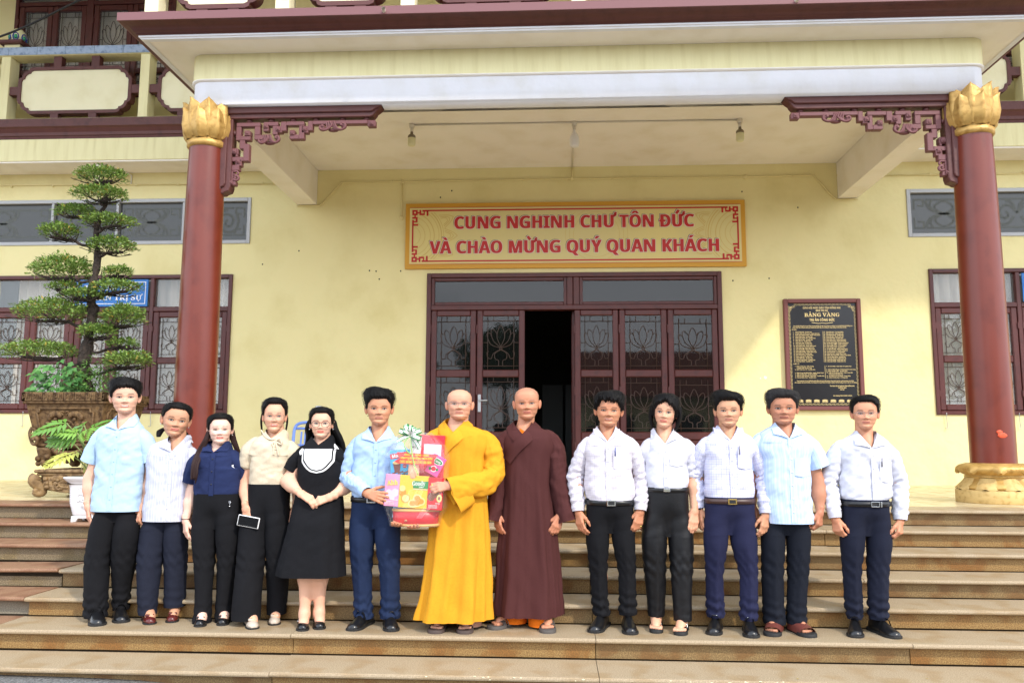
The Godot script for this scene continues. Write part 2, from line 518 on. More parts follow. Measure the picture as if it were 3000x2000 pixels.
func build_steps() -> void:
	var s := Node3D.new()
	s.name = "entrance_steps"
	add_child(s)
	tag(s, "", "", "", "structure")
	var joints := [-12.0, -9.79, -7.78, -5.77, -3.86, -1.757, 0.256, 2.266, 4.28, 6.29, 8.3, 10.31, 14.0]
	rng.seed = 5
	for k in range(-1, 6):
		var y := R * k
		var z := -T * k
		for i in joints.size() - 1:
			var x0: float = joints[i] + 0.002
			var x1: float = joints[i + 1] - 0.002
			var left: bool = x1 < -3.8
			# tread slab with a rounded nose
			var st := mb()
			var w := rng.randf_range(-0.0025, 0.0025)
			var lift := 0.0
			var zo := rng.randf_range(-0.004, 0.004)
			if left and k == 2: lift = 0.028
			var back := z - T - 0.02
			if k == 5: back = z - 0.42
			var prof := PackedVector2Array([Vector2(back, -0.03), Vector2(z - 0.012, -0.03), Vector2(z - 0.002, -0.024), Vector2(z, -0.015), Vector2(z - 0.003, -0.005), Vector2(z - 0.012, 0.0), Vector2(back, 0.0)])
			for j in prof.size():
				var a := prof[j]
				var b := prof[(j + 1) % prof.size()]
				quad(st, Vector3(x0, y + a.y + w, a.x + zo), Vector3(x0, y + b.y + w, b.x + zo), Vector3(x1, y + b.y + w, b.x + zo), Vector3(x1, y + a.y + w, a.x + zo))
			for e in 2:
				var x: float = x0 if e == 0 else x1
				var f := Vector3(x, y - 0.015 + w, (z + back) * 0.5)
				for j in prof.size():
					var a := Vector3(x, y + prof[j].y + w, prof[j].x + zo)
					var b := Vector3(x, y + prof[(j + 1) % prof.size()].y + w, prof[(j + 1) % prof.size()].x + zo)
					if e == 0: tri(st, f, a, b)
					else: tri(st, f, b, a)
			var o := put(st, "tread_slab", M.old_tread if left else M.tread, s)
			if lift > 0.0:
				o.position = Vector3(-0.06 * 0, 0, 0)
				o.transform = Transform3D(Basis(Vector3(0, 0, 1), 0.012 if x1 > -4.0 else 0.0) * Basis(Vector3(1, 0, 0), -0.02), Vector3(0, lift + (0.046 if x1 > -4.0 else 0.0), 0.02))
			# riser slab below the tread
			var zr := z - 0.058
			var m = M.riser if (k + i) % 3 else M.riser_dark
			if left:
				m = M.concrete if k == 1 else M.old_riser
				zr += rng.randf_range(-0.01, 0.012)
				if k == 1: zr -= 0.02
			boxed("riser_slab", m, Vector3(x0, y - R + 0.0005, zr - 0.03), Vector3(x1, y - 0.031 - (0.03 if left and k == 2 else 0.0), zr + rng.randf_range(-0.0015, 0.0015)), s, 0.002)
	# rough core under the slabs
	var st := mb()
	for k in range(-1, 6):
		box(st, Vector3(-12.4, -1.0, -7.6), Vector3(14.4, R * k - 0.034, -T * k - 0.095))
	put(st, "masonry_core", M.joint, s)
	# the platform in front of the hall: big floor tiles
	var p := Node3D.new()
	p.name = "porch_floor"
	add_child(p)
	tag(p, "", "", "", "structure")
	var tex = M.floor_tile
	var z1 := -T * 5 - 0.425
	while z1 > ZW:
		var z0 := maxf(z1 - 0.8, ZW - 0.1)
		for i in joints.size() - 1:
			for h in 2:
				var a: float = lerpf(joints[i], joints[i + 1], h * 0.5) + 0.0015
				var b: float = lerpf(joints[i], joints[i + 1], h * 0.5 + 0.5) - 0.0015
				boxed("floor_tile", tex, Vector3(a, PY - 0.03, z0 + 0.003), Vector3(b, PY + rng.randf_range(-0.0012, 0.0004), z1), p, 0.0015)
		z1 -= 0.8

func build_walls() -> void:
	# facade wall, built round its openings
	var w := thing("facade_wall", "pale yellow plastered front wall of the hall with windows and the middle door", "wall")
	var st := mb()
	var zb := ZW - 0.24
	var holes := [[-9.4, -4.607, 4.22, 4.932], [-8.62, -4.84, 1.66, 3.748], [-1.9, 2.415, 0.5, 3.736], [5.105, 9.9, 4.22, 4.932], [5.355, 9.13, 1.66, 3.748], [-8.56, -5.95, 6.56, 8.32], [6.46, 9.07, 6.56, 8.32]]
	var xs := [-14.0, 14.5]
	var ys := [0.3, 8.9]
	for h in holes:
		for q in 2:
			if not xs.has(h[q]): xs.append(h[q])
			if not ys.has(h[q + 2]): ys.append(h[q + 2])
	xs.sort(); ys.sort()
	# merge cells of a column into runs so that the wall keeps few faces
	for i in xs.size() - 1:
		var run := -1
		for j in ys.size():
			var solid := false
			if j < ys.size() - 1:
				solid = true
				var c := Vector2((xs[i] + xs[i + 1]) * 0.5, (ys[j] + ys[j + 1]) * 0.5)
				for h in holes:
					if c.x > h[0] and c.x < h[1] and c.y > h[2] and c.y < h[3]: solid = false
			if solid and run < 0: run = j
			if not solid and run >= 0:
				var a := Vector3(xs[i], ys[run], zb)
				var b := Vector3(xs[i + 1], ys[j], ZW)
				quad(st, Vector3(a.x, a.y, b.z), Vector3(b.x, a.y, b.z), b, Vector3(a.x, b.y, b.z))
				quad(st, Vector3(b.x, a.y, a.z), a, Vector3(a.x, b.y, a.z), Vector3(b.x, b.y, a.z))
				run = -1
	for h in holes:                                     # reveals
		quad(st, Vector3(h[0], h[2], ZW), Vector3(h[0], h[2], zb), Vector3(h[0], h[3], zb), Vector3(h[0], h[3], ZW))
		quad(st, Vector3(h[1], h[2], zb), Vector3(h[1], h[2], ZW), Vector3(h[1], h[3], ZW), Vector3(h[1], h[3], zb))
		quad(st, Vector3(h[0], h[2], zb), Vector3(h[0], h[2], ZW), Vector3(h[1], h[2], ZW), Vector3(h[1], h[2], zb))
		quad(st, Vector3(h[0], h[3], ZW), Vector3(h[0], h[3], zb), Vector3(h[1], h[3], zb), Vector3(h[1], h[3], ZW))
	put(st, "wall_face", M.wall, w)
	# chips where the plaster has come off, drill holes
	rng.seed = 77
	for c in [[5.93, 1.13, 0.1, 0.03], [6.04, 1.1, 0.09, 0.028], [3.0, 2.19, 0.022, 0.03], [2.93, 2.18, 0.008, 0.014]]:
		var poly := PackedVector2Array()
		for i in 11:
			var a := TAU * i / 11
			poly.append(Vector2(c[0] + cos(a) * c[2] * rng.randf_range(0.6, 1.1), c[1] + sin(a) * c[3] * rng.randf_range(0.5, 1.1)))
		var cs := mb()
		prism(cs, poly, ZW - 0.002, ZW + 0.003)
		put(cs, "plaster_chip", M.white, w)
	var hs := mb()
	for c in [[-2.67, 3.78], [-2.77, 3.79], [-2.62, 3.66], [-1.55, 5.0], [-1.72, 4.9], [3.1, 3.63], [2.58, 3.6], [3.55, 4.68], [-3.85, 4.1], [-2.3, 3.78], [2.75, 4.93], [-4.4, 3.9]]:
		ball(hs, Vector3(c[0], c[1], ZW), Vector3(0.011, 0.013, 0.008), 7, 4)
	tag(put(hs, "nail_hole", M.rubber, w), "", "", "", "stuff")
	# the rooms behind: closed boxes of plaster
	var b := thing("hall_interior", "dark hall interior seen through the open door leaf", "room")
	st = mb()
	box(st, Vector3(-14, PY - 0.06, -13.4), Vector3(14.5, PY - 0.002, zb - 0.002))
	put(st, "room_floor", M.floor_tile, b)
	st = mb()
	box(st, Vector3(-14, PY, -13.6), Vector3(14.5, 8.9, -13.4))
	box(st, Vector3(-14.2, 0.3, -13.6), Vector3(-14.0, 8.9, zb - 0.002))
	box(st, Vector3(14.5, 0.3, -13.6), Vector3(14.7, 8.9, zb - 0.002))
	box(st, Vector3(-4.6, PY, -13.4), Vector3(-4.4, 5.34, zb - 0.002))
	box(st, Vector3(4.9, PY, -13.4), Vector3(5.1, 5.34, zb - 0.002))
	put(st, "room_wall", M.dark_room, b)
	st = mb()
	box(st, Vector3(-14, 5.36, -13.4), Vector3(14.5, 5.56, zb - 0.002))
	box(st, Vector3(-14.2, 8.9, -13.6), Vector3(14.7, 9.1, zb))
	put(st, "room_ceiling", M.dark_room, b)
	st = mb()
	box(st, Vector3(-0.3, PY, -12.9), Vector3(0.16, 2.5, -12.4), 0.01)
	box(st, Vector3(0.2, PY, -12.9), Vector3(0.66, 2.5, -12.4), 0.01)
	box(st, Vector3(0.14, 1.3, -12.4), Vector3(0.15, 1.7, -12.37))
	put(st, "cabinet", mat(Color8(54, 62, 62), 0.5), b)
	# main roof eave over the upper storey (above the picture), it shades the balconies
	var r := thing("main_roof_eave", "deep tiled eave of the main roof above the balconies", "roof")
	st = mb()
	box(st, Vector3(-14.2, 8.42, -6.1), Vector3(14.7, 8.6, -1.78), 0.02)
	put(st, "soffit", M.ceiling, r)
	st = mb()
	for i in 44:
		var x := -14.2 + i * 0.66
		var rows := []
		for e in 2:
			var row := PackedVector3Array()
			for j in 7:
				var a := PI * j / 6
				row.append(Vector3(x + 0.33 + 0.31 * cos(a), (8.62 if e == 0 else 10.6) + 0.12 * sin(a), -1.6 if e == 0 else -7.0))
			rows.append(row)
		loft(st, rows, false)
	tag(put(st, "roof_tile", mat(Color8(150, 70, 50), 0.7), r), "", "", "", "stuff")

# lotus lattice of thin rods in a pane, built once in a unit pane (0..1, 0..1)
var lattice := {}
func lattice_mesh(asp: float) -> Mesh:
	var key := str(snappedf(asp, 0.1))
	if lattice.has(key): return lattice[key]
	var st := mb(true)
	var add := func(pts: Array, r: float):
		var q := []
		for p in pts: q.append(Vector3(p[0], p[1] * asp, 0))
		tube(st, smooth_path(q, 4) if q.size() > 2 else q, r, 5)
	var rr := 0.0105
	for x in [0.14, 0.86]: add.call([[x, 0], [x, 1]], rr)
	for y in [0.9, 0.07]: add.call([[0, y], [1, y]], rr)
	for x in [0.3, 0.7]: add.call([[x, 0.9], [x, 1.0]], rr)
	for x in [0.0, 0.86]: add.call([[x, 0.5], [x + 0.14, 0.5]], rr)
	add.call([[0.5, 0.43], [0.4, 0.58], [0.41, 0.7], [0.5, 0.82], [0.59, 0.7], [0.6, 0.58], [0.5, 0.43]], rr)
	for s in [-1.0, 1.0]:
		add.call([[0.5, 0.41], [0.5 + s * 0.2, 0.53], [0.5 + s * 0.27, 0.68], [0.5 + s * 0.23, 0.75], [0.5 + s * 0.14, 0.7], [0.5 + s * 0.1, 0.65]], rr)
		add.call([[0.5, 0.4], [0.5 + s * 0.26, 0.46], [0.5 + s * 0.36, 0.58], [0.5 + s * 0.38, 0.66], [0.5 + s * 0.32, 0.68], [0.5 + s * 0.26, 0.64]], rr)
		add.call([[0.5, 0.38], [0.5 + s * 0.2, 0.3], [0.5 + s * 0.26, 0.21], [0.5 + s * 0.35, 0.22], [0.5 + s * 0.38, 0.31], [0.5 + s * 0.33, 0.34]], rr)
		add.call([[0.5, 0.37], [0.5 + s * 0.16, 0.3], [0.5 + s * 0.15, 0.2], [0.5 + s * 0.06, 0.17], [0.5 + s * 0.06, 0.07]], rr)
	var c := []
	for i in 11: c.append([0.5 + 0.04 * cos(TAU * i / 10), 0.4 + 0.04 / asp * sin(TAU * i / 10)])
	add.call(c, rr)
	st.generate_normals()
	lattice[key] = st.commit()
	return lattice[key]

func pane(x0: float, y0: float, x1: float, y1: float, z: float, glass: Material, parent: Node, grille := true) -> void:
	boxed("pane", glass, Vector3(x0, y0, z - 0.003), Vector3(x1, y1, z + 0.003), parent)
	if grille:
		var o := place(lattice_mesh((y1 - y0) / (x1 - x0)), "lotus_grille", M.rod, parent)
		o.transform = Transform3D(Basis().scaled(Vector3.ONE * (x1 - x0)), Vector3(x0, y0, z + 0.014))

func curtain(x0: float, x1: float, y0: float, y1: float, z: float, parent: Node, sd: int, folds := 9.0) -> void:
	rng.seed = sd
	var st := mb(true)
	var rows := []
	var n := int((x1 - x0) * 44)
	var ph := rng.randf() * 6.0
	for r in 5:
		var row := PackedVector3Array()
		var y := lerpf(y0, y1, r / 4.0)
		for i in n + 1:
			var x: float = lerpf(x0, x1, float(i) / n)
			var a := sin(x * folds * 4.2 + ph + 0.9 * sin(x * 5.1 + r * 0.2))
			row.append(Vector3(x, y, z + 0.035 * a + 0.012 * sin(x * 71.0)))
		rows.append(row)
	rows.reverse()
	loft(st, rows, false)
	put(st, "curtain", M.curtain, parent)

func window_group(called: String, label: String, bays: Array, y0: float, ymid: float, y1: float, glass: Material, low_rail: float, group := "") -> Node3D:
	var o := thing(called, label, "window", Vector3.ZERO, group)
	var x0: float = bays[0][0] - 0.055
	var x1: float = bays[bays.size() - 1][1] + 0.055
	var st := mb()
	rim(st, x0, y0, x1, y1, 0.055, ZW - 0.1, ZW + 0.03)
	for i in bays.size() - 1:
		box(st, Vector3(bays[i][1], y0 + 0.055, ZW - 0.1), Vector3(bays[i + 1][0], y1 - 0.055, ZW + 0.022), 0.006)
	for b in bays:
		box(st, Vector3(b[0], ymid - 0.035, ZW - 0.1), Vector3(b[1], ymid + 0.035, ZW + 0.018), 0.006)
	put(st, "frame", M.frame, o)
	for b in bays:
		pane(b[0], ymid + 0.035, b[1], y1 - 0.055, ZW - 0.045, glass, o, false)
		var c: float = (b[0] + b[1]) * 0.5
		for q in [[b[0] + 0.003, c - 0.002], [c + 0.002, b[1] - 0.003]]:
			var sash := mb()
			rim(sash, q[0], y0 + 0.058, q[1], ymid - 0.038, 0.088, ZW - 0.07, ZW + 0.01, 0.012)
			box(sash, Vector3(q[0] + 0.088, low_rail - 0.05, ZW - 0.07), Vector3(q[1] - 0.088, low_rail + 0.05, ZW + 0.006), 0.012)
			var sh := put(sash, "casement", M.frame, o)
			pane(q[0] + 0.088, y0 + 0.146, q[1] - 0.088, low_rail - 0.05, ZW - 0.03, glass, sh)
			pane(q[0] + 0.088, low_rail + 0.05, q[1] - 0.088, ymid - 0.126, ZW - 0.03, glass, sh)
		var hg := mb()
		for q in [b[0] + 0.004, b[1] - 0.004]:
			for y in [y0 + 0.3, ymid - 0.3]:
				box(hg, Vector3(q - 0.012, y - 0.045, ZW + 0.008), Vector3(q + 0.012, y + 0.045, ZW + 0.028), 0.004)
		put(hg, "hinge", M.frame, o)
	return o

func build_windows() -> void:
	var o := window_group("window", "wide brown framed window with lotus grilles behind the potted bonsai", [[-8.565, -7.32], [-7.25, -6.1], [-6.04, -4.895]], 1.662, 3.225, 3.748, M.glass, 2.45, "brown framed ground floor windows")
	curtain(-8.35, -7.35, 1.6, 3.75, ZW - 0.3, o, 3)
	curtain(-7.3, -4.85, 1.6, 3.75, ZW - 0.32, o, 4)
	o = window_group("window", "brown framed window with lotus grilles behind the right column", [[5.41, 6.554], [6.614, 7.764], [7.834, 9.075]], 1.662, 3.225, 3.748, M.glass, 2.45, "brown framed ground floor windows")
	curtain(5.38, 6.1, 1.6, 3.75, ZW - 0.3, o, 6)
	curtain(6.3, 9.1, 1.6, 3.75, ZW - 0.34, o, 7)
	o = window_group("upper_window", "upstairs brown framed window above the left balcony", [[-8.505, -7.39], [-7.28, -6.005]], 6.56, 8.14, 8.32, M.glass, 7.0, "upstairs windows")
	curtain(-8.5, -6.0, 6.5, 8.3, ZW - 0.25, o, 9)
	o = window_group("upper_window", "upstairs brown framed window above the right balcony", [[6.515, 7.74], [7.85, 9.015]], 6.56, 8.14, 8.32, M.glass, 7.0, "upstairs windows")
	curtain(6.5, 9.0, 6.5, 8.3, ZW - 0.25, o, 10)
	# stay hooks hanging under the window sills
	for q in [[-7.93, "at the far left, beside the planter"], [-5.98, "left of the striped-blouse woman"], [5.48, "just left of the right column"], [6.47, "just right of the right column"]]:
		var x: float = q[0]
		var st := mb(true)
		tube(st, smooth_path([Vector3(x, 1.69, ZW + 0.035), Vector3(x, 1.6, ZW + 0.03), Vector3(x + 0.008, 1.5, ZW + 0.028), Vector3(x - 0.005, 1.47, ZW + 0.03), Vector3(x - 0.025, 1.475, ZW + 0.035)], 4), 0.005, 5)
		tag(put(st, "window_hook", M.steel), "thin metal stay hook under a brown window " + q[1], "hook", "window stay hooks")
	for sgn in [-1, 1]:
		var x0 := -9.4 if sgn < 0 else 5.105
		var x1 := -4.607 if sgn < 0 else 9.9
		var c := thing("clerestory_window", "long high aluminium window with etched lotus panes " + ("above the bonsai" if sgn < 0 else "behind the right column"), "window", Vector3.ZERO, "etched clerestory windows")
		var st := mb()
		rim(st, x0, 4.22, x1, 4.932, 0.055, ZW - 0.08, ZW + 0.02, 0.004)
		var posts := [-7.714, -6.69, -5.65] if sgn < 0 else [6.16, 7.2, 8.23]
		for p in posts: box(st, Vector3(p - 0.022, 4.275, ZW - 0.08), Vector3(p + 0.022, 4.877, ZW + 0.012), 0.004)
		put(st, "frame", M.alu, c)
		var edges := [x0 + 0.055]
		for p in posts:
			edges.append(p - 0.022)
			edges.append(p + 0.022)
		edges.append(x1 - 0.055)
		for i in range(0, edges.size(), 2):
			var a: float = edges[i]
			var b: float = edges[i + 1]
			boxed("pane", M.frosted, Vector3(a, 4.275, ZW - 0.05), Vector3(b, 4.877, ZW - 0.044), c)
			var e := mb()
			etch(e, a + 0.05, b - 0.05, 4.35, 4.8, ZW - 0.0435, i % 4 == 0)
			put(e, "etched_pattern", M.etch, c)

func ribbon(st: SurfaceTool, pts: Array, w: float, z: float) -> void:
	var q := smooth_path(pts, 4)
	for i in q.size() - 1:
		var a: Vector2 = q[i]
		var b: Vector2 = q[i + 1]
		var n := (b - a).orthogonal().normalized() * w * 0.5
		quad(st, Vector3(a.x + n.x, a.y + n.y, z), Vector3(a.x - n.x, a.y - n.y, z), Vector3(b.x - n.x, b.y - n.y, z), Vector3(b.x + n.x, b.y + n.y, z))

func etch(st: SurfaceTool, x0: float, x1: float, y0: float, y1: float, z: float, lotus: bool) -> void:
	var bars := func(x: float, sx: float, y: float, sy: float):
		for q in [[0.0, 0.0, 0.16, 0.028], [0.132, 0.028, 0.16, 0.12], [0.06, 0.092, 0.132, 0.12], [0.0, 0.028, 0.028, 0.17]]:
			var a := Vector2(x + sx * q[0], y + sy * q[1])
			var b := Vector2(x + sx * q[2], y + sy * q[3])
			var lo := Vector2(minf(a.x, b.x), minf(a.y, b.y))
			var hi := Vector2(maxf(a.x, b.x), maxf(a.y, b.y))
			quad(st, Vector3(lo.x, lo.y, z), Vector3(hi.x, lo.y, z), Vector3(hi.x, hi.y, z), Vector3(lo.x, hi.y, z))
	bars.call(x0, 1.0, y0, 1.0); bars.call(x1, -1.0, y0, 1.0); bars.call(x0, 1.0, y1, -1.0); bars.call(x1, -1.0, y1, -1.0)
	for y in [y0, y1 - 0.03]:
		quad(st, Vector3(x0 + 0.18, y, z), Vector3(x1 - 0.18, y, z), Vector3(x1 - 0.18, y + 0.03, z), Vector3(x0 + 0.18, y + 0.03, z))
	var c := (x0 + x1) * 0.5
	var m := (y0 + y1) * 0.5
	if lotus:
		for s in [-1.0, 1.0]:
			for q in [1.0, -1.0]:
				ribbon(st, [Vector2(c, m), Vector2(c + s * 0.1, m + q * 0.05), Vector2(c + s * 0.13, m + q * 0.12), Vector2(c, m + q * 0.2)], 0.035, z + 0.0006)
				ribbon(st, [Vector2(c + s * 0.03, m), Vector2(c + s * 0.2, m + q * 0.07), Vector2(c + s * 0.26, m + q * 0.2)], 0.04, z + 0.0012)
				ribbon(st, [Vector2(c + s * 0.13, m + q * 0.02), Vector2(c + s * 0.2, m + q * 0.13), Vector2(c + s * 0.16, m + q * 0.2)], 0.03, z + 0.0018)
	else:
		for s in [-1.0, 1.0]:
			ribbon(st, [Vector2(c, m), Vector2(c + s * 0.12, m + 0.12), Vector2(c + s * 0.25, m + 0.05), Vector2(c + s * 0.2, m - 0.08), Vector2(c + s * 0.12, m - 0.04), Vector2(c + s * 0.16, m + 0.03)], 0.04, z + 0.0006)
			ribbon(st, [Vector2(c + s * 0.05, m - 0.05), Vector2(c + s * 0.14, m - 0.16), Vector2(c + s * 0.28, m - 0.14), Vector2(c + s * 0.33, m + 0.02), Vector2(c + s * 0.28, m + 0.16)], 0.04, z + 0.0012)
			ribbon(st, [Vector2(c + s * 0.02, m + 0.02), Vector2(c + s * 0.06, m + 0.15), Vector2(c + s * 0.16, m + 0.19)], 0.04, z + 0.0018)

func build_door() -> void:
	var d := thing("hall_door", "wide dark red folding door with lotus grilles, one leaf standing open", "door")
	var st := mb()
	var zf := ZW + 0.03
	rim(st, -1.9, 0.6, 2.415, 3.736, 0.065, ZW - 0.12, zf)
	box(st, Vector3(-1.835, 3.185, ZW - 0.12), Vector3(2.35, 3.256, zf - 0.006), 0.006)
	box(st, Vector3(0.17, 3.256, ZW - 0.12), Vector3(0.255, 3.671, zf - 0.008), 0.008)
	box(st, Vector3(0.262, 3.256, ZW - 0.12), Vector3(0.35, 3.671, zf - 0.008), 0.008)
	put(st, "frame", M.frame, d)
	for q in [[-1.835, 0.17], [0.35, 2.35]]:
		var lt := mb()
		rim(lt, q[0], 3.256, q[1], 3.671, 0.05, ZW - 0.08, ZW + 0.004, 0.008)
		var s := put(lt, "transom_light", M.frame, d)
		pane(q[0] + 0.05, 3.306, q[1] - 0.05, 3.621, ZW - 0.035, M.smoked, s, false)
	var leaves := [[-1.835, -1.16], [-1.154, -0.447], [0.275, 0.918], [0.923, 1.618], [1.623, 2.348]]
	for i in leaves.size():
		var l = leaves[i]
		var lf := mb()
		var a: float = l[0] + 0.003
		var b: float = l[1] - 0.003
		rim(lf, a, PY + 0.01, b, 3.182, 0.085, ZW - 0.06, ZW + 0.012, 0.012)
		for y in [[2.197, 2.305], [1.3, 1.41]]:
			box(lf, Vector3(a + 0.085, y[0], ZW - 0.06), Vector3(b - 0.085, y[1], ZW + 0.008), 0.012)
		box(lf, Vector3(a + 0.085, PY + 0.095, ZW - 0.04), Vector3(b - 0.085, 1.3, ZW - 0.012), 0.01)
		box(lf, Vector3(a + 0.14, PY + 0.15, ZW - 0.02), Vector3(b - 0.14, 1.24, ZW - 0.002), 0.012)
		var leaf := put(lf, "door_leaf", M.frame, d)
		pane(a + 0.085, 1.41, b - 0.085, 2.197, ZW - 0.022, M.smoked, leaf)
		pane(a + 0.085, 2.305, b - 0.085, 3.097, ZW - 0.022, M.smoked, leaf)
		var hg := mb()
		for y in [1.2, 2.0, 2.9]:
			tube(hg, [Vector3(a, y - 0.06, ZW + 0.014), Vector3(a, y + 0.06, ZW + 0.014)], 0.012, 8)
		put(hg, "hinge", M.frame, leaf)
		if i == 1:
			var hp := mb()
			box(hp, Vector3(a + 0.022, 1.69, ZW + 0.012), Vector3(a + 0.066, 1.945, ZW + 0.024), 0.004)
			box(hp, Vector3(a + 0.034, 1.845, ZW + 0.024), Vector3(a + 0.054, 1.87, ZW + 0.06), 0.004)
			box(hp, Vector3(a + 0.034, 1.845, ZW + 0.06), Vector3(a + 0.165, 1.868, ZW + 0.078), 0.006)
			put(hp, "handle", M.steel, leaf)
	# the leaf that stands open, folded into the hall
	var op := mb()
	var xo := 0.262
	for z in [ZW - 0.13, ZW - 0.75]:
		box(op, Vector3(xo - 0.02, PY + 0.01, z - 0.08), Vector3(xo + 0.02, 3.182, z), 0.006)
	for y in [[PY + 0.01, PY + 0.1], [1.3, 1.41], [2.2, 2.3], [3.1, 3.182]]:
		box(op, Vector3(xo - 0.018, y[0], ZW - 0.75), Vector3(xo + 0.018, y[1], ZW - 0.21), 0.006)
	box(op, Vector3(xo - 0.01, PY + 0.1, ZW - 0.75), Vector3(xo + 0.01, 1.3, ZW - 0.21))
	var ol := put(op, "open_leaf", M.frame, d)
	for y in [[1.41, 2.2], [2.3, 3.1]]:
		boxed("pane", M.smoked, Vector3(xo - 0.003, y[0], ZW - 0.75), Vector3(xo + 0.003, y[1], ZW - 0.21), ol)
	boxed("threshold", M.old_riser, Vector3(-1.9, PY - 0.01, ZW - 0.24), Vector3(2.415, PY + 0.02, ZW + 0.04), d, 0.004)

# sweep a profile (out, y) along a path in plan, mitred at corners; out is to the right of travel when seen from above
func sweep(st: SurfaceTool, path: Array, prof: Array) -> void:
	var rows := []
	var n := path.size()
	for i in n:
		var p: Vector2 = path[i]
		var d0: Vector2 = (p - path[maxi(i - 1, 0)]).normalized() if i > 0 else (path[1] - p).normalized()
		var d1: Vector2 = (path[mini(i + 1, n - 1)] - p).normalized() if i < n - 1 else d0
		var n0 := Vector2(-d0.y, d0.x)
		var n1 := Vector2(-d1.y, d1.x)
		var m := (n0 + n1) / maxf(0.2, 1.0 + n0.dot(n1))
		var row := PackedVector3Array()
		for q in prof:
			row.append(Vector3(p.x + m.x * q[0], q[1], p.y + m.y * q[0]))
		rows.append(row)
	for i in n - 1:
		for j in prof.size() - 1:
			quad(st, rows[i][j], rows[i + 1][j], rows[i + 1][j + 1], rows[i][j + 1])

func cartouche(x0: float, y0: float, x1: float, y1: float, r: float) -> PackedVector2Array:
	# a panel whose corners are rounded with a small step on either side
	var p := PackedVector2Array()
	var cs := [[x1, y1, -1.0, -1.0, false], [x0, y1, 1.0, -1.0, true], [x0, y0, 1.0, 1.0, false], [x1, y0, -1.0, 1.0, true]]
	for c in cs:
		var q := []
		var k: float = r * 0.34
		q.append(Vector2(c[0], c[1] + c[3] * (r + k)))
		q.append(Vector2(c[0] + c[2] * k * 0.35, c[1] + c[3] * r * 1.05))
		q.append(Vector2(c[0] + c[2] * k, c[1] + c[3] * r))
		for i in range(1, 5):
			var a := PI / 2 * i / 5.0
			var e := Vector2(1.0 - cos(a), 1.0 - sin(a)) * (r - k)
			q.append(Vector2(c[0] + c[2] * (k + (r - k) - (r - k) * cos(a)), c[1] + c[3] * (k + (r - k) - (r - k) * sin(a))))
		q.append(Vector2(c[0] + c[2] * r, c[1] + c[3] * k))
		q.append(Vector2(c[0] + c[2] * r * 1.05, c[1] + c[3] * k * 0.35))
		q.append(Vector2(c[0] + c[2] * (r + k), c[1]))
		if c[4]: q.reverse()
		for e in q: p.append(e)
	return p

func rail_panel(parent: Node, x0: float, x1: float, y0: float, y1: float, z: float, floor_y: float, rail_y: float, post0: float, post1: float) -> void:
	var st := mb()
	prism(st, cartouche(x0 + 0.05, y0 + 0.05, x1 - 0.05, y1 - 0.05, 0.13), z - 0.05, z + 0.03)
	put(st, "panel", M.cream_panel, parent)
	# frame: outline ring with the same stepped corners
	st = mb()
	var a := cartouche(x0, y0, x1, y1, 0.16)
	var b := cartouche(x0 + 0.05, y0 + 0.05, x1 - 0.05, y1 - 0.05, 0.13)
	var n := a.size()
	for i in n:
		var j := (i + 1) % n
		for e in [[a[i], a[j], 0], [b[j], b[i], 1]]:
			quad(st, Vector3(e[0].x, e[0].y, z - 0.08), Vector3(e[1].x, e[1].y, z - 0.08), Vector3(e[1].x, e[1].y, z + 0.05), Vector3(e[0].x, e[0].y, z + 0.05)) if e[2] == 1 else quad(st, Vector3(e[1].x, e[1].y, z - 0.08), Vector3(e[0].x, e[0].y, z - 0.08), Vector3(e[0].x, e[0].y, z + 0.05), Vector3(e[1].x, e[1].y, z + 0.05))
		quad(st, Vector3(a[i].x, a[i].y, z + 0.05), Vector3(b[i].x, b[i].y, z + 0.05), Vector3(b[j].x, b[j].y, z + 0.05), Vector3(a[j].x, a[j].y, z + 0.05))
		quad(st, Vector3(a[j].x, a[j].y, z - 0.08), Vector3(b[j].x, b[j].y, z - 0.08), Vector3(b[i].x, b[i].y, z - 0.08), Vector3(a[i].x, a[i].y, z - 0.08))
	put(st, "panel_frame", M.trim, parent)
	var w := x1 - x0
	for k in [0.335, 0.67]:
		var x: float = x0 + w * k
		boxed("panel_lug", M.trim, Vector3(x - 0.062, y1 - 0.01, z - 0.06), Vector3(x + 0.062, rail_y, z + 0.045), parent, 0.004)
		boxed("panel_lug", M.trim, Vector3(x - 0.062, floor_y, z - 0.06), Vector3(x + 0.062, y0 + 0.01, z + 0.045), parent, 0.004)
	var ym := (y0 + y1) * 0.5
	boxed("panel_lug", M.trim, Vector3(post0, ym - 0.065, z - 0.06), Vector3(x0 + 0.01, ym + 0.065, z + 0.045), parent, 0.004)
	boxed("panel_lug", M.trim, Vector3(x1 - 0.01, ym - 0.065, z - 0.06), Vector3(post1, ym + 0.065, z + 0.045), parent, 0.004)

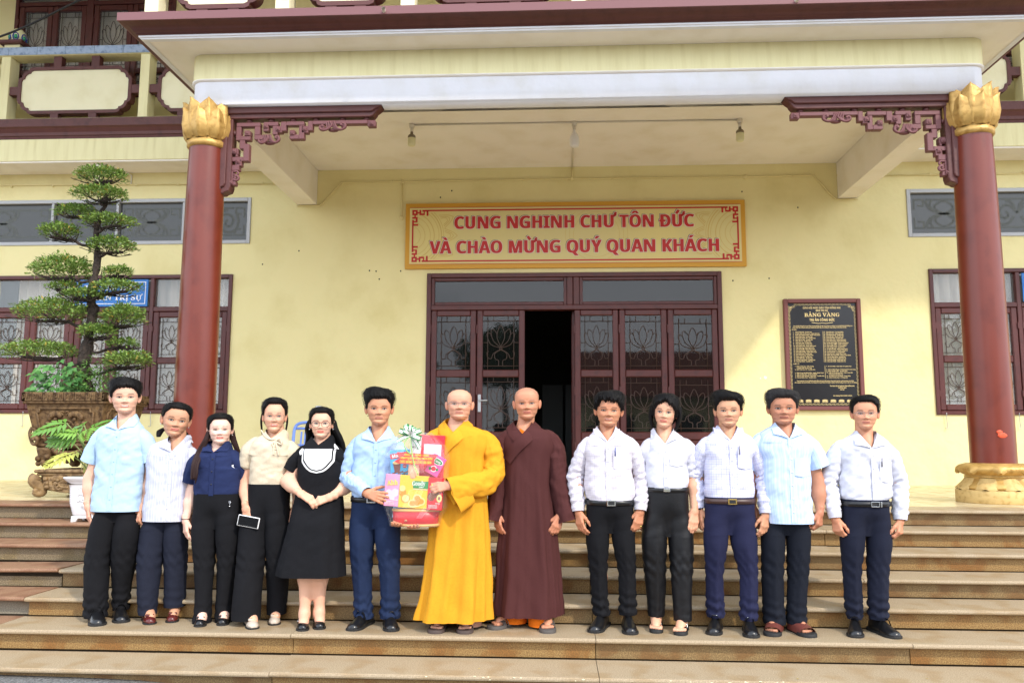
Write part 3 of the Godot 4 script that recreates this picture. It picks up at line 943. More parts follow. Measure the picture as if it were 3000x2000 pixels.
func balcony(label: String, x0: float, x1: float, posts: Array) -> void:
	var o := thing("balcony", label, "balcony", Vector3.ZERO, "upper floor balconies")
	var st := mb()
	box(st, Vector3(x0, 5.37, ZW + 0.002), Vector3(x1, 5.7, -5.8))
	put(st, "edge_beam", M.cream, o)
	st = mb()
	box(st, Vector3(x0, 5.345, ZW + 0.002), Vector3(x1, 5.369, -5.815))
	put(st, "soffit", M.ceiling, o)
	st = mb()
	sweep(st, [Vector2(x0, -5.8), Vector2(x1, -5.8)], [[-0.05, 5.702], [0.0, 5.702], [0.01, 5.74], [0.03, 5.745], [0.035, 5.79], [0.07, 5.84], [0.1, 5.86], [0.1, 5.98], [-0.4, 5.985]])
	put(st, "cornice", M.trim, o)
	st = mb()
	box(st, Vector3(x0, 5.9, ZW + 0.01), Vector3(x1, 5.99, -5.72))
	put(st, "deck", M.cream, o)
	for p in posts:
		boxed("post", M.cream, Vector3(p - 0.07, 5.985, -5.93), Vector3(p + 0.07, 6.965, -5.72), o, 0.004)
	boxed("rail", M.cream, Vector3(x0, 6.965, -5.96), Vector3(x1, 7.085, -5.702), o, 0.004)
	for i in posts.size() - 1:
		rail_panel(o, posts[i] + 0.2, posts[i + 1] - 0.2, 6.07, 6.8, -5.79, 5.985, 6.965, posts[i] + 0.07, posts[i + 1] - 0.07)
	var x := x0
	while x < x1 - 0.02:
		var e := minf(x + 0.438, x1)
		boxed("rail_tile", M.blue_tile, Vector3(x + 0.002, 6.972, -5.702), Vector3(e, 7.09, -5.69), o, 0.002)
		boxed("rail_tile", M.blue_tile, Vector3(x + 0.002, 7.086, -5.965), Vector3(e, 7.094, -5.69), o, 0.002)
		x += 0.44

func build_balconies() -> void:
	balcony("cream balcony with framed cartouche panels left of the portal, upstairs", -13.0, -4.47, [-12.6, -10.43, -8.21, -6.066, -4.55])
	balcony("cream balcony with framed cartouche panels right of the portal, upstairs", 4.98, 13.4, [5.06, 6.58, 8.72, 10.94, 13.1])
	# post cap with a glazed lotus bud
	var o := thing("bud_finial", "glazed ceramic lotus bud on a capped post of the left balcony rail", "finial", Vector3(-8.13, 7.09, -5.83))
	boxed("pedestal", M.cream, Vector3(-0.12, 0.0, -0.12), Vector3(0.12, 0.06, 0.12), o, 0.004)
	boxed("cap", M.trim, Vector3(-0.19, 0.06, -0.19), Vector3(0.19, 0.11, 0.19), o, 0.01)
	var st := mb(true)
	lathe(st, [[0.05, 0.11], [0.085, 0.14], [0.11, 0.19], [0.118, 0.24], [0.1, 0.3], [0.06, 0.345], [0.02, 0.37]], Vector3.ZERO, 20)
	put(st, "bud", mat(Color8(222, 222, 176), 0.2), o)
	for k in 6:
		st = mb(true)
		var a := TAU * k / 6.0 + 0.2
		var pts := []
		for i in 9:
			var t := i / 8.0
			var b := a + sin(t * PI * 2.0) * 0.34
			var y := 0.2 + 0.06 * cos(t * PI * 2.0)
			pts.append(Vector3(cos(b) * 0.116, y, sin(b) * 0.116))
		tube(st, pts, 0.009, 6, false)
		put(st, "glaze_band", mat(Color8(48, 66, 150), 0.2), o)
		st = mb(true)
		ball(st, Vector3(cos(a) * 0.108, 0.2, sin(a) * 0.108), Vector3(0.026, 0.036, 0.026), 10, 6)
		put(st, "glaze_spot", mat(Color8(60, 160, 120), 0.2), o)

func arc_path(x0: float, x1: float, zf: float, r: float, zb: float) -> Array:
	var p := [Vector2(x0, zb)]
	for i in 9:
		var a := PI / 2 * i / 8.0
		p.append(Vector2(x0 + r - r * cos(a), zf - r + r * sin(a)))
	for i in 9:
		var a := PI / 2 * i / 8.0
		p.append(Vector2(x1 - r + r * sin(a), zf - r + r * cos(a)))
	p.append(Vector2(x1, zb))
	return p

func build_portal() -> void:
	var o := thing("portal_canopy", "projecting porch roof with white and yellow beams and brown moulded edge", "canopy")
	var xl := -4.07
	var xr := 4.585
	# beams (drawn as bands with rounded corners)
	var st := mb(true)
	var p := arc_path(xl + 0.015, xr - 0.015, -2.965, 0.16, ZW + 0.002)
	sweep(st, p, [[-0.3, 4.958], [0.0, 4.958], [0.0, 5.228]])
	put(st, "white_beam", M.white, o)
	st = mb(true)
	p = arc_path(xl, xr, -2.95, 0.17, ZW + 0.002)
	sweep(st, p, [[-0.2, 5.222], [-0.012, 5.222], [0.012, 5.232], [0.012, 5.246], [0.0, 5.252]])
	put(st, "bead", M.ceiling, o)
	st = mb(true)
	sweep(st, p, [[0.0, 5.252], [0.0, 5.536]])
	put(st, "yellow_beam", M.cream, o)
	st = mb()
	box(st, Vector3(xl + 0.3, 4.958, -3.265), Vector3(xr - 0.3, 5.35, -3.2))     # back face of the front beam
	put(st, "beam_back", M.ceiling, o)
	# soffit of the overhang
	st = mb()
	box(st, Vector3(-4.43, 5.537, ZW + 0.002), Vector3(4.957, 5.56, -2.57))
	put(st, "overhang_soffit", M.ceiling, o)
	st = mb()
	box(st, Vector3(xl + 0.02, 5.344, ZW + 0.002), Vector3(xr - 0.02, 5.37, -3.1))
	put(st, "ceiling", M.ceiling, o)
	st = mb()
	box(st, Vector3(-4.4, 5.561, ZW + 0.002), Vector3(4.92, 5.735, -2.58))
	put(st, "roof_slab", M.cream, o)
	for q in [[-3.9, -3.598], [4.128, 4.415]]:
		boxed("side_beam", M.ceiling, Vector3(q[0], 4.81, ZW + 0.002), Vector3(q[1], 5.343, -3.3), o, 0.006)
	st = mb()
	var u := [Vector2(-4.43, ZW), Vector2(-4.43, -2.57), Vector2(4.957, -2.57), Vector2(4.957, ZW)]
	sweep(st, u, [[-0.06, 5.532], [0.0, 5.53], [0.006, 5.545], [0.018, 5.548], [0.02, 5.566]])
	put(st, "white_lip", M.white, o)
	st = mb(true)
	sweep(st, u, [[0.02, 5.566], [0.036, 5.568], [0.038, 5.585], [0.058, 5.59], [0.066, 5.61], [0.09, 5.632], [0.128, 5.65], [0.166, 5.655]])
	put(st, "cove_moulding", M.trim, o)
	st = mb()
	sweep(st, u, [[0.166, 5.655], [0.178, 5.657], [0.178, 5.745], [0.1, 5.752], [-0.5, 5.754]])
	put(st, "edge_band", mat(Color8(124, 82, 84), 0.6), o)
	# drain spouts
	for x in [-1.77, 2.43]:
		st = mb(true)
		tube(st, [Vector3(x, 5.69, -2.45), Vector3(x + 0.012, 5.683, -2.33)], 0.02, 10, false)
		tube(st, [Vector3(x, 5.69, -2.45), Vector3(x + 0.012, 5.683, -2.33)], 0.015, 10, false)
		put(st, "drain_spout", M.pvc_white, o)
	# railing on top of the porch roof
	var r := thing("porch_railing", "railing of cream posts and framed panels on top of the porch roof", "railing")
	var posts := [-4.3, -2.88, -1.54, 0.25, 2.04, 3.38, 4.82]
	for x in posts:
		boxed("post", M.cream_panel, Vector3(x - 0.075, 5.754, -2.72), Vector3(x + 0.075, 6.74, -2.5), r, 0.004)
	boxed("rail", M.cream_panel, Vector3(-4.4, 6.74, -2.75), Vector3(4.92, 6.86, -2.48), r, 0.004)
	for i in posts.size() - 1:
		rail_panel(r, posts[i] + 0.2, posts[i + 1] - 0.2, 5.835, 6.56, -2.57, 5.754, 6.74, posts[i] + 0.075, posts[i + 1] - 0.075)

func petal(st: SurfaceTool, a0: float, half: float, prof: Array, c: Vector3, nu := 9, ridge := 0.012, pointy := 1.0) -> void:
	# a petal on a surface of revolution; prof = [[t, radius, y, width factor], ...]; double-sided
	for side in 2:
		var rows := []
		for q in prof:
			var row := PackedVector3Array()
			for i in nu:
				var s := -1.0 + 2.0 * i / (nu - 1)
				var a: float = a0 + s * half * q[3]
				var rr: float = q[1] + (1.0 - s * s) * 0.018 + ridge * maxf(0.0, 1.0 - absf(s) * 3.0) - (0.016 if side == 1 else 0.0)
				var y: float = q[2] - s * s * 0.02 * pointy * q[0]
				row.append(c + Vector3(sin(a) * rr, y, cos(a) * rr))
			rows.append(row)
		if side == 1: rows.reverse()
		loft(st, rows, false)

func column(label: String, x: float) -> void:
	var o := thing("portal_column", label, "column", Vector3(x, PY, -3.1), "red columns of the portal")
	var st := mb(true)
	lathe(st, [[0.212, 0.38], [0.213, 1.2], [0.208, 2.2], [0.2, 3.2], [0.19, 3.85]], Vector3.ZERO, 48, false, false)
	put(st, "shaft", M.shaft, o)
	st = mb(true)
	lathe(st, [[0.36, 0.0], [0.362, 0.006], [0.362, 0.118], [0.356, 0.126], [0.3, 0.13]], Vector3.ZERO, 48)
	put(st, "plinth", M.gold_pale, o)
	st = mb(true)
	lathe(st, [[0.3, 0.126], [0.34, 0.14], [0.33, 0.165], [0.29, 0.2], [0.262, 0.238], [0.258, 0.246], [0.275, 0.25], [0.276, 0.262], [0.262, 0.268], [0.29, 0.28], [0.328, 0.305], [0.342, 0.33], [0.325, 0.36], [0.27, 0.385], [0.21, 0.392]], Vector3.ZERO, 48)
	put(st, "base_moulding", M.gold, o)
	for k in 8:
		var a := TAU * (k + 0.1) / 8.0
		st = mb(true)
		petal(st, a, 0.4, [[0, 0.256, 0.244, 0.72], [0.3, 0.278, 0.21, 0.92], [0.6, 0.314, 0.176, 1.0], [0.85, 0.342, 0.15, 0.72], [1.0, 0.352, 0.138, 0.3]], Vector3.ZERO, 9, 0.0)
		put(st, "lower_petal", M.gold_pale, o)
		st = mb(true)
		petal(st, a + 0.39, 0.34, [[0, 0.24, 0.388, 0.85], [0.3, 0.3, 0.372, 1.0], [0.6, 0.33, 0.345, 0.8], [1.0, 0.338, 0.3, 0.15]], Vector3.ZERO, 9, 0.0)
		put(st, "upper_petal", M.gold, o)
	# lotus capital
	st = mb(true)
	lathe(st, [[0.19, 3.8], [0.215, 3.815], [0.217, 3.87], [0.2, 3.88], [0.21, 3.92], [0.22, 4.0], [0.226, 4.1], [0.22, 4.26], [0.16, 4.275]], Vector3.ZERO, 40)
	put(st, "capital_core", M.gold, o)
	for k in 8:
		var a := TAU * k / 8.0
		st = mb(true)
		petal(st, a + 0.39, 0.47, [[0, 0.19, 3.9, 0.75], [0.25, 0.225, 3.98, 0.98], [0.5, 0.238, 4.1, 1.1], [0.75, 0.232, 4.21, 1.08], [0.88, 0.232, 4.27, 0.86], [0.96, 0.236, 4.305, 0.5], [1.0, 0.242, 4.325, 0.1]], Vector3.ZERO, 11, 0.022)
		put(st, "inner_petal", M.gold, o)
		st = mb(true)
		petal(st, a, 0.45, [[0, 0.195, 3.885, 0.75], [0.25, 0.236, 3.94, 0.98], [0.5, 0.256, 4.03, 1.08], [0.75, 0.25, 4.12, 1.0], [0.88, 0.248, 4.17, 0.76], [0.96, 0.252, 4.2, 0.42], [1.0, 0.258, 4.222, 0.08]], Vector3.ZERO, 11, 0.022)
		put(st, "outer_petal", M.gold, o)

func scroll(st: SurfaceTool, pts: Array, r0: float, r1: float, z: float) -> void:
	var q := []
	for e in pts: q.append(Vector3(e[0], e[1], z))
	var path := smooth_path(q, 5)
	var rad := []
	for i in path.size(): rad.append(lerpf(r0, r1, float(i) / (path.size() - 1)))
	tube(st, path, rad, 8)

func bracket(label: String, side: float) -> void:
	# local u runs from the column towards the middle, w runs down from the beam (both in the units of the measured drawing)
	var x0 := -3.675 if side < 0 else 4.235
	var o := thing("portal_bracket", label, "bracket", Vector3(x0, 4.955, -3.12), "fretwork brackets of the portal")
	var k := 0.000832
	var pt := func(zx: float, zy: float) -> Vector2: return Vector2((zx - 120.0) * k * -side, -(zy - 150.0) * k)
	var poly := func(a: Array) -> PackedVector2Array:
		var q := PackedVector2Array()
		for e in a: q.append(pt.call(e[0], e[1]))
		return q
	var zb := -0.07
	for lay in 2:
		var z1 := 0.085 if lay == 0 else 0.06
		var b := 0.0 if lay == 0 else 62.0
		# top board with an ogee end
		var st := mb()
		var yb := 240.0 + b
		prism(st, poly.call([[25, 148], [2240, 148], [2235, 165], [2195, 190 + b * 0.2], [2160, 196 + b * 0.5], [2150, 208 + b * 0.7], [2120, 232 + b * 0.9], [2080, yb], [25, yb]]), zb, z1, 0.008)
		put(st, "top_board", M.trim, o)
		st = mb()
		var xb := 165.0 + b
		prism(st, poly.call([[25, yb + 2.5], [xb, yb + 2.5], [xb, 1200 + b * 0.6], [xb - 18, 1235 + b * 0.9], [110 + b * 0.7, 1248 + b], [100 + b * 0.5, 1290 + b * 0.6], [70, 1310 + b * 0.4], [25, 1315]]), zb, z1, 0.008)
		put(st, "side_board", M.trim, o)
	var bars := [[265, 345, 590, 400], [265, 400, 332, 590], [332, 530, 462, 590], [378, 460, 462, 530], [515, 400, 590, 520], [515, 520, 650, 585],
		[632, 340, 832, 395], [632, 395, 705, 470], [760, 395, 830, 520], [800, 400, 890, 490], [870, 340, 945, 470], [945, 340, 1187, 395], [1120, 395, 1190, 585], [995, 520, 1120, 585], [995, 460, 1065, 520],
		[1155, 405, 1245, 500], [1240, 335, 1302, 470], [1302, 335, 2045, 387], [2045, 340, 2152, 425],
		[318, 590, 390, 710], [375, 640, 452, 880], [205, 818, 375, 880], [212, 700, 305, 785], [270, 785, 300, 818], [272, 855, 355, 945], [200, 930, 325, 1005], [200, 1005, 252, 1200], [195, 1140, 287, 1207]]
	var st := mb()
	var i := 0
	for q in bars:
		var a: Vector2 = pt.call(q[0], q[1])
		var c: Vector2 = pt.call(q[2], q[3])
		box(st, Vector3(minf(a.x, c.x), minf(a.y, c.y), -0.04), Vector3(maxf(a.x, c.x), maxf(a.y, c.y), 0.035 + 0.0011 * (i % 3)), 0.005)
		i += 1
	put(st, "fretwork", M.fret, o)
	st = mb()
	for q in [[420, 495, 0.03], [668, 400, 0.026], [838, 445, 0.024], [1030, 500, 0.026], [1198, 450, 0.024], [2098, 380, 0.026], [255, 742, 0.026], [312, 888, 0.02], [225, 1170, 0.022]]:
		var a: Vector2 = pt.call(q[0], q[1])
		box(st, Vector3(a.x - q[2], a.y - q[2], 0.03), Vector3(a.x + q[2], a.y + q[2], 0.05), 0.006)
		box(st, Vector3(a.x - q[2] * 0.5, a.y - q[2] * 0.5, 0.04), Vector3(a.x + q[2] * 0.5, a.y + q[2] * 0.5, 0.058), 0.005)
	put(st, "boss", M.fret, o)
	for q in [[430, 322], [730, 320], [1030, 318], [1340, 315], [1700, 314], [2025, 315], [236, 480]]:
		st = mb(true)
		var a: Vector2 = pt.call(q[0], q[1])
		ball(st, Vector3(a.x, a.y, 0.0), Vector3(0.036, 0.025, 0.036) if q[0] > 300 else Vector3(0.024, 0.032, 0.034), 12, 8)
		put(st, "bead", M.trim, o)
	for q in [[610, 1.0], [1440, 1.25]]:
		st = mb(true)
		var sx: float = q[1]
		var ox: float = q[0]
		var oy := 560.0 if ox < 1000 else 395.0
		var f := func(a: Array) -> Array:
			var e := []
			for w in a:
				var g: Vector2 = pt.call(ox + w[0] * sx, oy + w[1])
				e.append([g.x, g.y])
			return e
		for s in 3:
			scroll(st, f.call([[30 + s * 26, -38], [45 + s * 26, 10], [40 + s * 16, 50], [10 + s * 10, 74], [-18, 62], [-26, 30], [-4, 14], [14, 30]]), 0.012, 0.016, 0.03 + 0.006 * s)
			scroll(st, f.call([[80 + s * 22, -38], [112 + s * 18, 30], [150 + s * 14, 66], [205 + s * 6, 66], [246, 34], [236, -8], [206, -10], [204, 18]]), 0.011, 0.017, 0.03 + 0.006 * s)
		var c: Vector2 = pt.call(ox, oy + 40)
		ball(st, Vector3(c.x, c.y, 0.02), Vector3(0.03, 0.03, 0.03), 10, 8)
		c = pt.call(ox + 222 * sx, oy + 12)
		ball(st, Vector3(c.x, c.y, 0.02), Vector3(0.03, 0.03, 0.03), 10, 8)
		c = pt.call(ox + 110 * sx, oy + 62)
		ball(st, Vector3(c.x, c.y, 0.0), Vector3(0.06, 0.022, 0.03), 10, 8)
		put(st, "leaf_scroll", M.fret, o)
	st = mb(true)
	var f2 := func(a: Array) -> Array:
		var e := []
		for w in a:
			var g: Vector2 = pt.call(w[0], w[1])
			e.append([g.x, g.y])
		return e
	scroll(st, f2.call([[255, 1020], [300, 1020], [318, 1050], [290, 1072], [262, 1060]]), 0.014, 0.012, 0.03)
	scroll(st, f2.call([[255, 1130], [300, 1140], [326, 1112], [300, 1080], [270, 1100], [290, 1118]]), 0.016, 0.014, 0.03)
	put(st, "leaf_scroll", M.fret, o)

func build_fittings() -> void:
	# conduit on the wall and the porch ceiling
	var o := thing("wall_conduit", "thin painted electrical conduit with round boxes along the wall top", "conduit")
	var st := mb(true)
	var z := ZW + 0.014
	tube(st, [Vector3(-12, 5.18, z), Vector3(-8.6, 5.174, z), Vector3(-3.93, 5.14, z)], 0.012, 6)
	tube(st, smooth_path([Vector3(-3.91, 4.795, z), Vector3(-3.62, 4.795, z), Vector3(-3.52, 4.82, z), Vector3(-3.25, 5.115, z), Vector3(-3.16, 5.148, z), Vector3(-2.3, 5.147, z), Vector3(0.255, 5.155, z), Vector3(2.8, 5.15, z), Vector3(3.72, 5.158, z), Vector3(3.82, 5.12, z), Vector3(4.06, 4.83, z), Vector3(4.15, 4.79, z), Vector3(4.41, 4.79, z)], 5), 0.012, 6)
	tube(st, [Vector3(4.45, 5.14, z), Vector3(9, 5.15, z)], 0.012, 6)
	tube(st, [Vector3(-2.3, 5.147, z), Vector3(-2.302, 4.6, z)], 0.012, 6)
	tube(st, [Vector3(0.255, 5.155, z), Vector3(0.257, 5.34, z)], 0.012, 6)
	put(st, "pipe", M.pvc, o)
	st = mb(true)
	tube(st, [Vector3(0.257, 5.33, -6.33), Vector3(0.252, 5.33, -4.6)], 0.011, 6)
	tube(st, [Vector3(-1.85, 5.33, -4.58), Vector3(2.35, 5.33, -4.6)], 0.011, 6)
	put(st, "ceiling_pipe", M.pvc_white, o)
	st = mb(true)
	tube(st, [Vector3(-6.78, 5.335, -5.9), Vector3(-6.55, 5.335, -6.28), Vector3(-6.5, 5.3, ZW + 0.012), Vector3(-6.5, 5.16, ZW + 0.012)], 0.011, 6)
	put(st, "ceiling_pipe", M.pvc_white, o)
	for q in [Vector2(-2.3, 5.147), Vector2(-2.302, 4.59), Vector2(0.255, 5.155), Vector2(2.8, 5.15)]:
		st = mb(true)
		for e in [[0.0, 0.033], [0.018, 0.033], [0.024, 0.028]]: pass
		var rows := []
		for e in [[0.0, 0.034], [0.018, 0.034], [0.025, 0.028]]:
			rows.append(ring(Vector3(q.x, q.y, ZW + e[0]), Vector3(e[1], 0, 0), Vector3(0, e[1], 0), 16))
		loft(st, rows, true, false, true)
		put(st, "junction_box", M.pvc, o)
	st = mb()
	for i in 26:
		var x := -8.4 + i * 0.66
		if x > -3.9 and x < -3.1: continue
		box(st, Vector3(x - 0.014, 5.136, ZW), Vector3(x + 0.014, 5.172, ZW + 0.028), 0.004)
	tag(put(st, "pipe_clip", M.pvc, o), "", "", "", "stuff")
	# lamps
	for q in [[-1.85, -4.58, 0, "left"], [0.251, -4.6, 1, "middle"], [2.346, -4.6, 0, "right"], [-6.78, -5.9, 0, "far"]]:
		var lab: String = {"left": "leftmost bare lamp bulb under the porch ceiling, unlit", "middle": "white middle lamp bulb under the porch ceiling, unlit", "right": "rightmost bare lamp bulb under the porch ceiling, unlit", "far": "bare lamp bulb under the left balcony above the bonsai, unlit"}[q[3]]
		var l := thing("ceiling_lamp", lab, "lamp", Vector3(q[0], 5.343, q[1]), "bare lamp bulbs")
		st = mb(true)
		lathe(st, [[0.034, -0.05], [0.036, -0.045], [0.036, 0.0]], Vector3.ZERO, 16)
		lathe(st, [[0.02, -0.105], [0.022, -0.1], [0.022, -0.05]], Vector3.ZERO, 12)
		put(st, "socket", M.pvc_white, l)
		st = mb(true)
		if q[2] == 0:
			lathe(st, [[0.05, -0.19], [0.05, -0.165], [0.042, -0.15], [0.02, -0.135], [0.017, -0.1]], Vector3.ZERO, 20)
			put(st, "bulb_neck", M.bulb_neck, l)
			st = mb(true)
			lathe(st, [[0.03, -0.295], [0.044, -0.288], [0.05, -0.27], [0.05, -0.19]], Vector3.ZERO, 20)
			put(st, "bulb", M.bulb, l)
		else:
			lathe(st, [[0.035, -0.335], [0.054, -0.325], [0.062, -0.3], [0.064, -0.24], [0.055, -0.19], [0.035, -0.155], [0.018, -0.13], [0.016, -0.1]], Vector3.ZERO, 24)
			put(st, "bulb", M.bulb_white, l)
	# cable crossing the upper left corner
	st = mb(true)
	tube(st, smooth_path([Vector3(-10, 6.0, -4.6), Vector3(-7.62, 6.645, -4.6), Vector3(-6.3, 7.24, -4.6), Vector3(-4.0, 8.3, -4.6)], 6), 0.014, 8)
	tag(put(st, "overhead_cable", M.black), "black cable slanting across in front of the upstairs window", "cable")

func strip(st: SurfaceTool, x0: float, y0: float, x1: float, y1: float, z: float) -> void:
	box(st, Vector3(minf(x0, x1), minf(y0, y1), z - 0.001), Vector3(maxf(x0, x1), maxf(y0, y1), z))

func fret_corner(st: SurfaceTool, c: Vector2, sx: float, sy: float, s: float, z: float) -> void:
	# key pattern in a corner, s = stroke
	for q in [[0, 0, 3, 1], [0, 1, 1, 3], [2, 1, 3, 3], [1, 2, 2, 3], [3, 1.2, 4, 2.0], [1.2, 3, 2.0, 4], [4, 0, 5, 3], [5, 2, 7, 3], [5.6, 0, 9, 1], [8, 1, 9, 3.4], [6.3, 1, 7, 2], [0, 4, 3, 5], [2, 5, 3, 7], [0, 5.6, 1, 9], [1, 8, 3.4, 9], [1, 6.3, 2, 7]]:
		strip(st, c.x + sx * q[0] * s, c.y + sy * q[1] * s, c.x + sx * q[2] * s, c.y + sy * q[3] * s, z)

func arc_band(st: SurfaceTool, c: Vector2, r: float, w: float, a0: float, a1: float, z: float, clip: Rect2, n := 40) -> void:
	for i in n:
		var a := lerpf(a0, a1, float(i) / n)
		var b := lerpf(a0, a1, float(i + 1) / n)
		var p := [c + Vector2(cos(a), sin(a)) * (r - w), c + Vector2(cos(a), sin(a)) * r, c + Vector2(cos(b), sin(b)) * r, c + Vector2(cos(b), sin(b)) * (r - w)]
		var ok := true
		for e in p:
			if not clip.has_point(e): ok = false
		if ok: quad(st, Vector3(p[0].x, p[0].y, z), Vector3(p[1].x, p[1].y, z), Vector3(p[2].x, p[2].y, z), Vector3(p[3].x, p[3].y, z))

func build_signs() -> void:
	# welcome banner over the door
	var o := thing("welcome_banner", "long gold framed banner with red Vietnamese lettering over the hall door", "banner")
	var x0 := -2.232
	var x1 := 2.776
	var y0 := 3.802
	var y1 := 4.795
	var z := ZW + 0.045
	boxed("board", mat(Color8(206, 152, 44), 0.5), Vector3(x0, y0, ZW + 0.01), Vector3(x1, y1, z), o, 0.004)
	boxed("panel", tri_tex(mat(Color8(224, 212, 152), 0.6), ntex(0.003, 256, [[0, Color(0.93, 0.93, 0.96)], [1, Color(1, 0.98, 0.9)]], 2), Vector3(0.3, 0.3, 0.3)), Vector3(x0 + 0.065, y0 + 0.065, z), Vector3(x1 - 0.065, y1 - 0.065, z + 0.003), o)
	var red := mat(Color8(186, 22, 22), 0.45)
	var st := mb()
	var zz := z + 0.0065
	var a := x0 + 0.1
	var b := x1 - 0.1
	var c := y0 + 0.1
	var d := y1 - 0.1
	for e in [[a + 0.23, d, b - 0.23, d - 0.022], [a + 0.23, c, b - 0.23, c + 0.022], [a, c + 0.23, a + 0.022, d - 0.23], [b, c + 0.23, b - 0.022, d - 0.23]]:
		strip(st, e[0], e[1], e[2], e[3], zz)
	for e in [[x0 + 0.065, d + 0.03, x1 - 0.065, d + 0.036], [x0 + 0.065, c - 0.036, x1 - 0.065, c - 0.03]]:
		strip(st, e[0], e[1], e[2], e[3], zz)
	fret_corner(st, Vector2(a, d), 1, -1, 0.027, zz); fret_corner(st, Vector2(b, d), -1, -1, 0.027, zz)
	fret_corner(st, Vector2(a, c), 1, 1, 0.027, zz); fret_corner(st, Vector2(b, c), -1, 1, 0.027, zz)
	put(st, "red_border", red, o)
	var pale := mat(Color8(206, 176, 100), 0.6)
	st = mb()
	var clip := Rect2(a + 0.04, c + 0.03, b - a - 0.08, d - c - 0.06)
	for s in [[x0 + 0.08, -1.5, 1.5], [x1 - 0.08, PI - 1.5, PI + 1.5], [XC + 0.35, 0.0, TAU]]:
		var m := Vector2(s[0], (y0 + y1) * 0.5)
		var main: bool = s[0] != XC + 0.35
		for r in ([[0.3, 0.006], [0.36, 0.01], [0.43, 0.006], [0.47, 0.012], [0.5, 0.006], [0.22, 0.006], [0.15, 0.005]] if main else [[0.34, 0.004], [0.4, 0.004], [0.46, 0.004]]):
			arc_band(st, m, r[0], r[1], s[1], s[2], zz - 0.002, clip, 60)
		if not main: continue
		for k in 7:
			var an: float = lerpf(s[1], s[2], (k + 0.5) / 7.0)
			for w in [1.0, 0.72, 0.5]:
				var tip: Vector2 = m + Vector2(cos(an), sin(an)) * (0.5 + 0.2 * w)
				for e in [-1.0, 1.0]:
					var q: Vector2 = m + Vector2(cos(an + e * 0.21 * w), sin(an + e * 0.21 * w)) * 0.52
					var mid: Vector2 = (q + tip) * 0.5 + Vector2(cos(an), sin(an)) * 0.03
					if clip.has_point(tip) and clip.has_point(q): ribbon(st, [q, mid, tip] if e < 0 else [tip, mid, q], 0.008, zz - 0.0015)
	put(st, "mandala_print", pale, o)
	var white := mat(Color8(226, 216, 206), 0.5)
	var blackm := mat(Color8(46, 26, 26), 0.5)
	for l in [["CUNG NGHINH CHƯ TÔN ĐỨC", 0.265, 4.487, 3.52, 0.187], ["VÀ CHÀO MỪNG QUÝ QUAN KHÁCH", 0.27, 4.115, 4.24, 0.187]]:
		# three-layer print: dark drop edge, pale outline, red face; each thickened by a shifted twin
		for e in [[-0.019, 0.012], [-0.011, 0.014], [-0.019, 0.004]]:
			words(l[0], Vector3(l[1] + e[0], l[2] + e[1], z + 0.0038 - e[1] * 0.02), l[4], blackm, o, "letter_shadow", "sans_bold", l[3])
		for e in [[-0.013, 0.007], [-0.012, -0.006], [0.012, 0.006], [0.012, -0.006], [-0.005, 0.008]]:
			words(l[0], Vector3(l[1] + e[0], l[2] + e[1], z + 0.0062 + e[0] * 0.012 + e[1] * 0.003), l[4], white, o, "letter_outline", "sans_bold", l[3])
		for e in [-0.006, 0.006, 0.0]:
			words(l[0], Vector3(l[1] + e, l[2], z + 0.0085 + e * 0.03), l[4], red, o, "lettering", "sans_bold", l[3])
	# dedication plaque
	o = thing("dedication_plaque", "black stone plaque with gold lettering in a brown frame, right of the door", "plaque")
	st = mb()
	rim(st, 3.277, 1.72, 4.362, 3.316, 0.058, ZW, ZW + 0.07, 0.008)
	put(st, "frame", mat(Color8(112, 62, 60), 0.6), o)
	boxed("slab", mat(Color8(22, 23, 26), 0.25), Vector3(3.335, 1.778, ZW), Vector3(4.304, 3.258, ZW + 0.03), o)
	var gold := mat(Color8(224, 200, 140), 0.5, 0.2)
	var px := 3.82
	var pz := ZW + 0.0315
	words("GIÁO HỘI PHẬT GIÁO TỈNH ĐỒNG NAI", Vector3(px, 3.187, pz), 0.026, gold, o, "lettering", "sans_bold", 0.53)
	words("BAN TRỊ SỰ", Vector3(px, 3.148, pz), 0.026, gold, o, "lettering", "sans_bold", 0.165)
	words("BẢNG VÀNG", Vector3(px, 3.085, pz), 0.052, gold, o, "lettering", "serif_bold", 0.495)
	words("TRI ÂN CÔNG ĐỨC", Vector3(px, 3.012, pz), 0.034, gold, o, "lettering", "sans_bold", 0.355)
	words("Các tự viện Tăng Ni và các Phật tử cúng dường tài vật xây dựng trụ sở Ban Trị Sự GHPGVN tỉnh Đồng Nai -", Vector3(px + 0.01, 2.925, pz), 0.014, gold, o, "lettering", "sans_bold", 0.84)
	words("chùa Tỉnh Hội, vì danh sách quá nhiều xin được nêu tên những vị cúng dường từ 20 triệu trở lên.", Vector3(px - 0.04, 2.902, pz), 0.014, gold, o, "lettering", "sans_bold", 0.76)
	words("TỰ VIỆN :", Vector3(3.385, 2.872, pz), 0.014, gold, o, "lettering", "sans_bold", 0.075, true)
